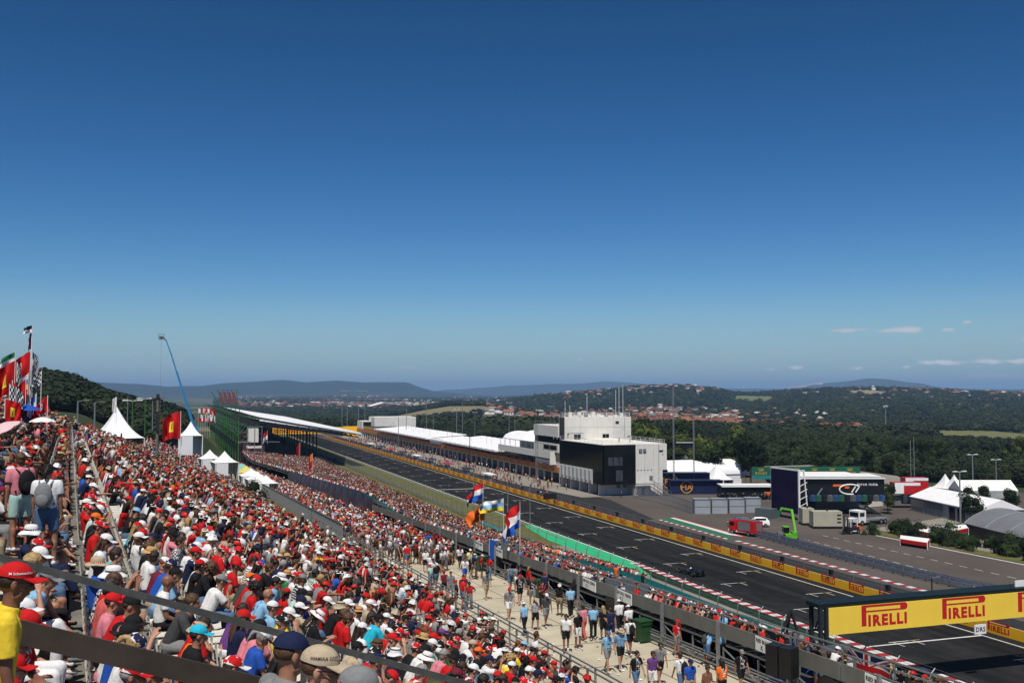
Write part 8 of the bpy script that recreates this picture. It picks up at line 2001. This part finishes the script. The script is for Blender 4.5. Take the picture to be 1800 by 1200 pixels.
woods('woods', 'dark green woodland just beyond the paddock and pit buildings', 6200, 560, 1880, 225, 640, 2.2, 4.0, lambda x, y, d, az: ~circ(x, y) & ~fieldmask(x, y, d, az) & (noise2(x, y, 90) > -.75) & ~((az > azr(1560)) & (d > 430) & (noise2(x, y, 120) > .1)), LCF2, near_bias=1.0)
woods('woods', 'far pale woodland on the hills below the mountains', 8000, 380, 1880, 3200, 6400, 5.5, 9.0, lambda x, y, d, az: (noise2(x, y, 420) > -.35) & ~fieldmask(x, y, d, az), LCF, near_bias=.8)
# houses
M_ROOF = [mat('terracotta_roof', (.19, .08, .05), .85, .3, .5), mat('brown_roof', (.13, .06, .04), .85, .25, .5), mat('orange_roof', (.26, .11, .06), .85, .2, .5)]
M_HW = [mat('cream_house_wall', (.50, .46, .36), .85, .1, .5), mat('white_house_wall', (.62, .61, .57), .85, .1, .5)]
def house_meshes(L, W_, H, hip):
    w = MB(); w.box((0, 0, H / 2 - 1), (L, W_, H + 2)); r = MB(); rh = W_ * .36; e = .5; k = W_ * .5 if hip else 0
    a = [(-L / 2 - e, -W_ / 2 - e, H), (L / 2 + e, -W_ / 2 - e, H), (L / 2 + e, W_ / 2 + e, H), (-L / 2 - e, W_ / 2 + e, H), (-L / 2 - e + k, 0, H + rh), (L / 2 + e - k, 0, H + rh)]
    r.add(a, [(0, 1, 5, 4), (2, 3, 4, 5), (1, 2, 5), (3, 0, 4), (3, 2, 1, 0)], False); r.box((L * .2, W_ * .15, H + rh * .8), (.7, .7, 1.6))
    d = MB()
    for s in (-1, 1):
        for q in range(3): d.box((-L * .3 + L * .3 * q, s * (W_ / 2 + .02), H * .55), (1.2, .06, 1.3))
    return w.mesh('wall'), r.mesh('roof'), d.mesh('window')
HM = [house_meshes(11, 8.5, 4.2, False), house_meshes(10, 9, 5.6, True), house_meshes(14, 9, 4.0, False), house_meshes(9, 8, 6.2, False)]
hs = []
rh_ = random.Random(5)
for (a, b, d0, d1, dens) in TOWNS:
    n = int(900 * dens * (b - a) / 450)
    for k in range(n):
        px = rh_.uniform(a, b); d = d0 * (d1 / d0) ** rh_.random(); az = azr(px); x, y = d * math.sin(az), d * math.cos(az)
        if fieldmask(np.array([x]), np.array([y]), np.array([d]), np.array([az]))[0]: continue
        if a == 850 and (noise2(x, y, 45) < -.75): continue
        hs.append((d, x, y, px))
hs.sort(); grid_ = {}; hs2 = []
for h in hs:
    key = (int(h[1] / 15), int(h[2] / 15))
    if key in grid_: continue
    grid_[key] = 1; hs2.append(h)
print('houses', len(hs2))
AREA = lambda px, d: 'in the village beyond the pit building' if 850 <= px <= 1300 and d < 2000 else ('in the hamlet left of the floodlight mast' if 1440 <= px < 1515 else 'on the wooded plain')
for i, (d, x, y, px) in enumerate(hs2[:295]):
    rc = rh_.choices((0, 1, 2), (5, 3, 2))[0]; wc = rh_.choice((0, 1)); ar = AREA(px, d); k = rh_.randrange(4)
    rn = ('terracotta', 'brown', 'orange')[rc]; wn = ('cream', 'white')[wc]
    o = empty('house', (x, y, tz(x, y) - .3), rh_.uniform(0, 3.14), '%s house with %s roof %s' % (wn, rn, ar), 'house', '%s houses with %s roofs %s' % (wn, rn, ar))
    slot_obj('wall', HM[k][0], M_HW[wc], o); slot_obj('roof', HM[k][1], M_ROOF[rc], o); slot_obj('window', HM[k][2], M_GLASS, o)
def far_houses(lst):
    Vs, Ts, Cs, b = [], [], [], 0
    for (d, x, y, px) in lst:
        k = rh_.randrange(4); a = rh_.uniform(0, 3.14); c, s = math.cos(a), math.sin(a); z = tz(x, y) - .3; sc = 1.0 if d < 2500 else 1.5
        for me, col in ((HM[k][0], rh_.choice([(.5, .46, .36), (.62, .61, .57), (.6, .6, .6)])), (HM[k][1], rh_.choice([(.20, .08, .05), (.13, .06, .04), (.26, .11, .06), (.2, .18, .17), (.45, .43, .40)]))):
            v, t = arrays(me); v = v * sc; X = v[:, 0] * c - v[:, 1] * s + x; Y = v[:, 0] * s + v[:, 1] * c + y; Vs.append(np.stack([X, Y, v[:, 2] + z], -1)); Ts.append(t + b); Cs.append(np.tile(col, (len(v), 1))); b += len(v)
    cr = Crowd(); cr.V, cr.T, cr.C = Vs, Ts, Cs; o = cr.build('houses'); tag(o, 'mass of distant red-roofed houses on the plain and hills', 'houses', kind='stuff')
ex = []
for k in range(2600):
    px = rh_.choice([rh_.uniform(420, 900), rh_.uniform(560, 860), rh_.uniform(900, 1800)]); d = 3000 * (2.4) ** rh_.random(); az = azr(px); x, y = d * math.sin(az), d * math.cos(az)
    if noise2(x, y, 380) > .25 and not (px > 900 and d < 4200 and rh_.random() < .8): ex.append((d, x, y, px))
far_houses(hs2[295:] + ex)
# ---- haze ----
m = bpy.data.materials.new('haze_air'); m.use_nodes = True; N = m.node_tree.nodes; N.clear()
oo = N.new('ShaderNodeOutputMaterial'); pv = N.new('ShaderNodeVolumePrincipled'); pv.inputs['Density'].default_value = 8.8e-5; pv.inputs['Color'].default_value = (.38, .62, .98, 1); pv.inputs['Anisotropy'].default_value = 0.0
m.node_tree.links.new(pv.outputs[0], oo.inputs['Volume'])
mb = MB(); mb.box2((-26000, -26000, -110), (26000, 26000, 250)); hz = mb.build('haze', m, kind='stuff'); tag(hz, 'thin blue air between the camera and the mountains', 'haze')
# ---- clouds in the sky shader ----
nt = W.node_tree; N, L = nt.nodes, nt.links
tc = N.new('ShaderNodeTexCoord'); nz = N.new('ShaderNodeTexNoise'); nz.inputs['Scale'].default_value = 55; nz.inputs['Detail'].default_value = 7; nz.inputs['Roughness'].default_value = .62
mp = N.new('ShaderNodeMapping'); mp.inputs['Scale'].default_value = (1, 1, 2.2); L.new(tc.outputs['Generated'], mp.inputs[0]); L.new(mp.outputs[0], nz.inputs[0])
sep = N.new('ShaderNodeSeparateXYZ'); L.new(tc.outputs['Generated'], sep.inputs[0])
def M2(op, a, b=None, c=None):
    n = N.new('ShaderNodeMath'); n.operation = op
    for i, q in enumerate((a, b, c)):
        if q is None: continue
        if isinstance(q, (int, float)): n.inputs[i].default_value = q
        else: L.new(q, n.inputs[i])
    return n.outputs[0]
az_ = M2('ARCTAN2', sep.outputs['X'], sep.outputs['Y']); el_ = M2('ARCSINE', sep.outputs['Z'])
CL = [(1590, 580, 75, 7, .55), (1495, 581, 45, 5, .45), (1668, 579, 22, 6, .5), (1650, 637, 55, 6, 1.0), (1765, 635, 65, 6, 1.0), (1592, 645, 14, 5, .9), (1510, 647, 22, 4, .8), (1400, 646, 18, 4, .8), (1355, 649, 14, 3, .8), (1700, 566, 20, 4, .4), (1800, 597, 12, 4, .4), (715, 646, 20, 3, .4), (1020, 632, 8, 3, .4), (1745, 662, 80, 7, .3)]
tot = None; wht = None
for (px, py, w, h, s) in CL:
    a0 = azr(px); e0 = (688 - py) / F_PX * math.cos(a0 - YAW); aw = w / F_PX * math.cos(a0 - YAW) ** 2; eh = h / F_PX
    dx = M2('DIVIDE', M2('SUBTRACT', az_, a0), aw); dy = M2('DIVIDE', M2('SUBTRACT', el_, e0), eh)
    g = M2('MULTIPLY', M2('EXPONENT', M2('MULTIPLY', M2('ADD', M2('MULTIPLY', dx, dx), M2('MULTIPLY', dy, dy)), -.9)), 1.0)
    k = M2('MULTIPLY', g, s); tot = g if tot is None else M2('MAXIMUM', tot, g); wht = k if wht is None else M2('MAXIMUM', wht, k)
thr = M2('MULTIPLY', M2('SUBTRACT', M2('ADD', M2('MULTIPLY', nz.outputs[0], 3.2), M2('MULTIPLY', tot, 1.15)), 2.2), 2.0)
cl = N.new('ShaderNodeClamp'); L.new(M2('MULTIPLY', thr, M2('MINIMUM', M2('MULTIPLY', tot, 3), 1.0)), cl.inputs[0])
mixf = M2('MULTIPLY', cl.outputs[0], .9)
cc = N.new('ShaderNodeMix'); cc.data_type = 'RGBA'; cc.inputs['A'].default_value = (5.0, 6.1, 7.4, 1); cc.inputs['B'].default_value = (12.0, 12.2, 12.6, 1); L.new(wht, cc.inputs['Factor'])
mx = N.new('ShaderNodeMix'); mx.data_type = 'RGBA'; L.new(mixf, mx.inputs['Factor']); L.new(_hz.outputs['Result'], mx.inputs['A']); L.new(cc.outputs['Result'], mx.inputs['B']); L.new(mx.outputs['Result'], bg.inputs[0])
print('people', N_PERSON[0])
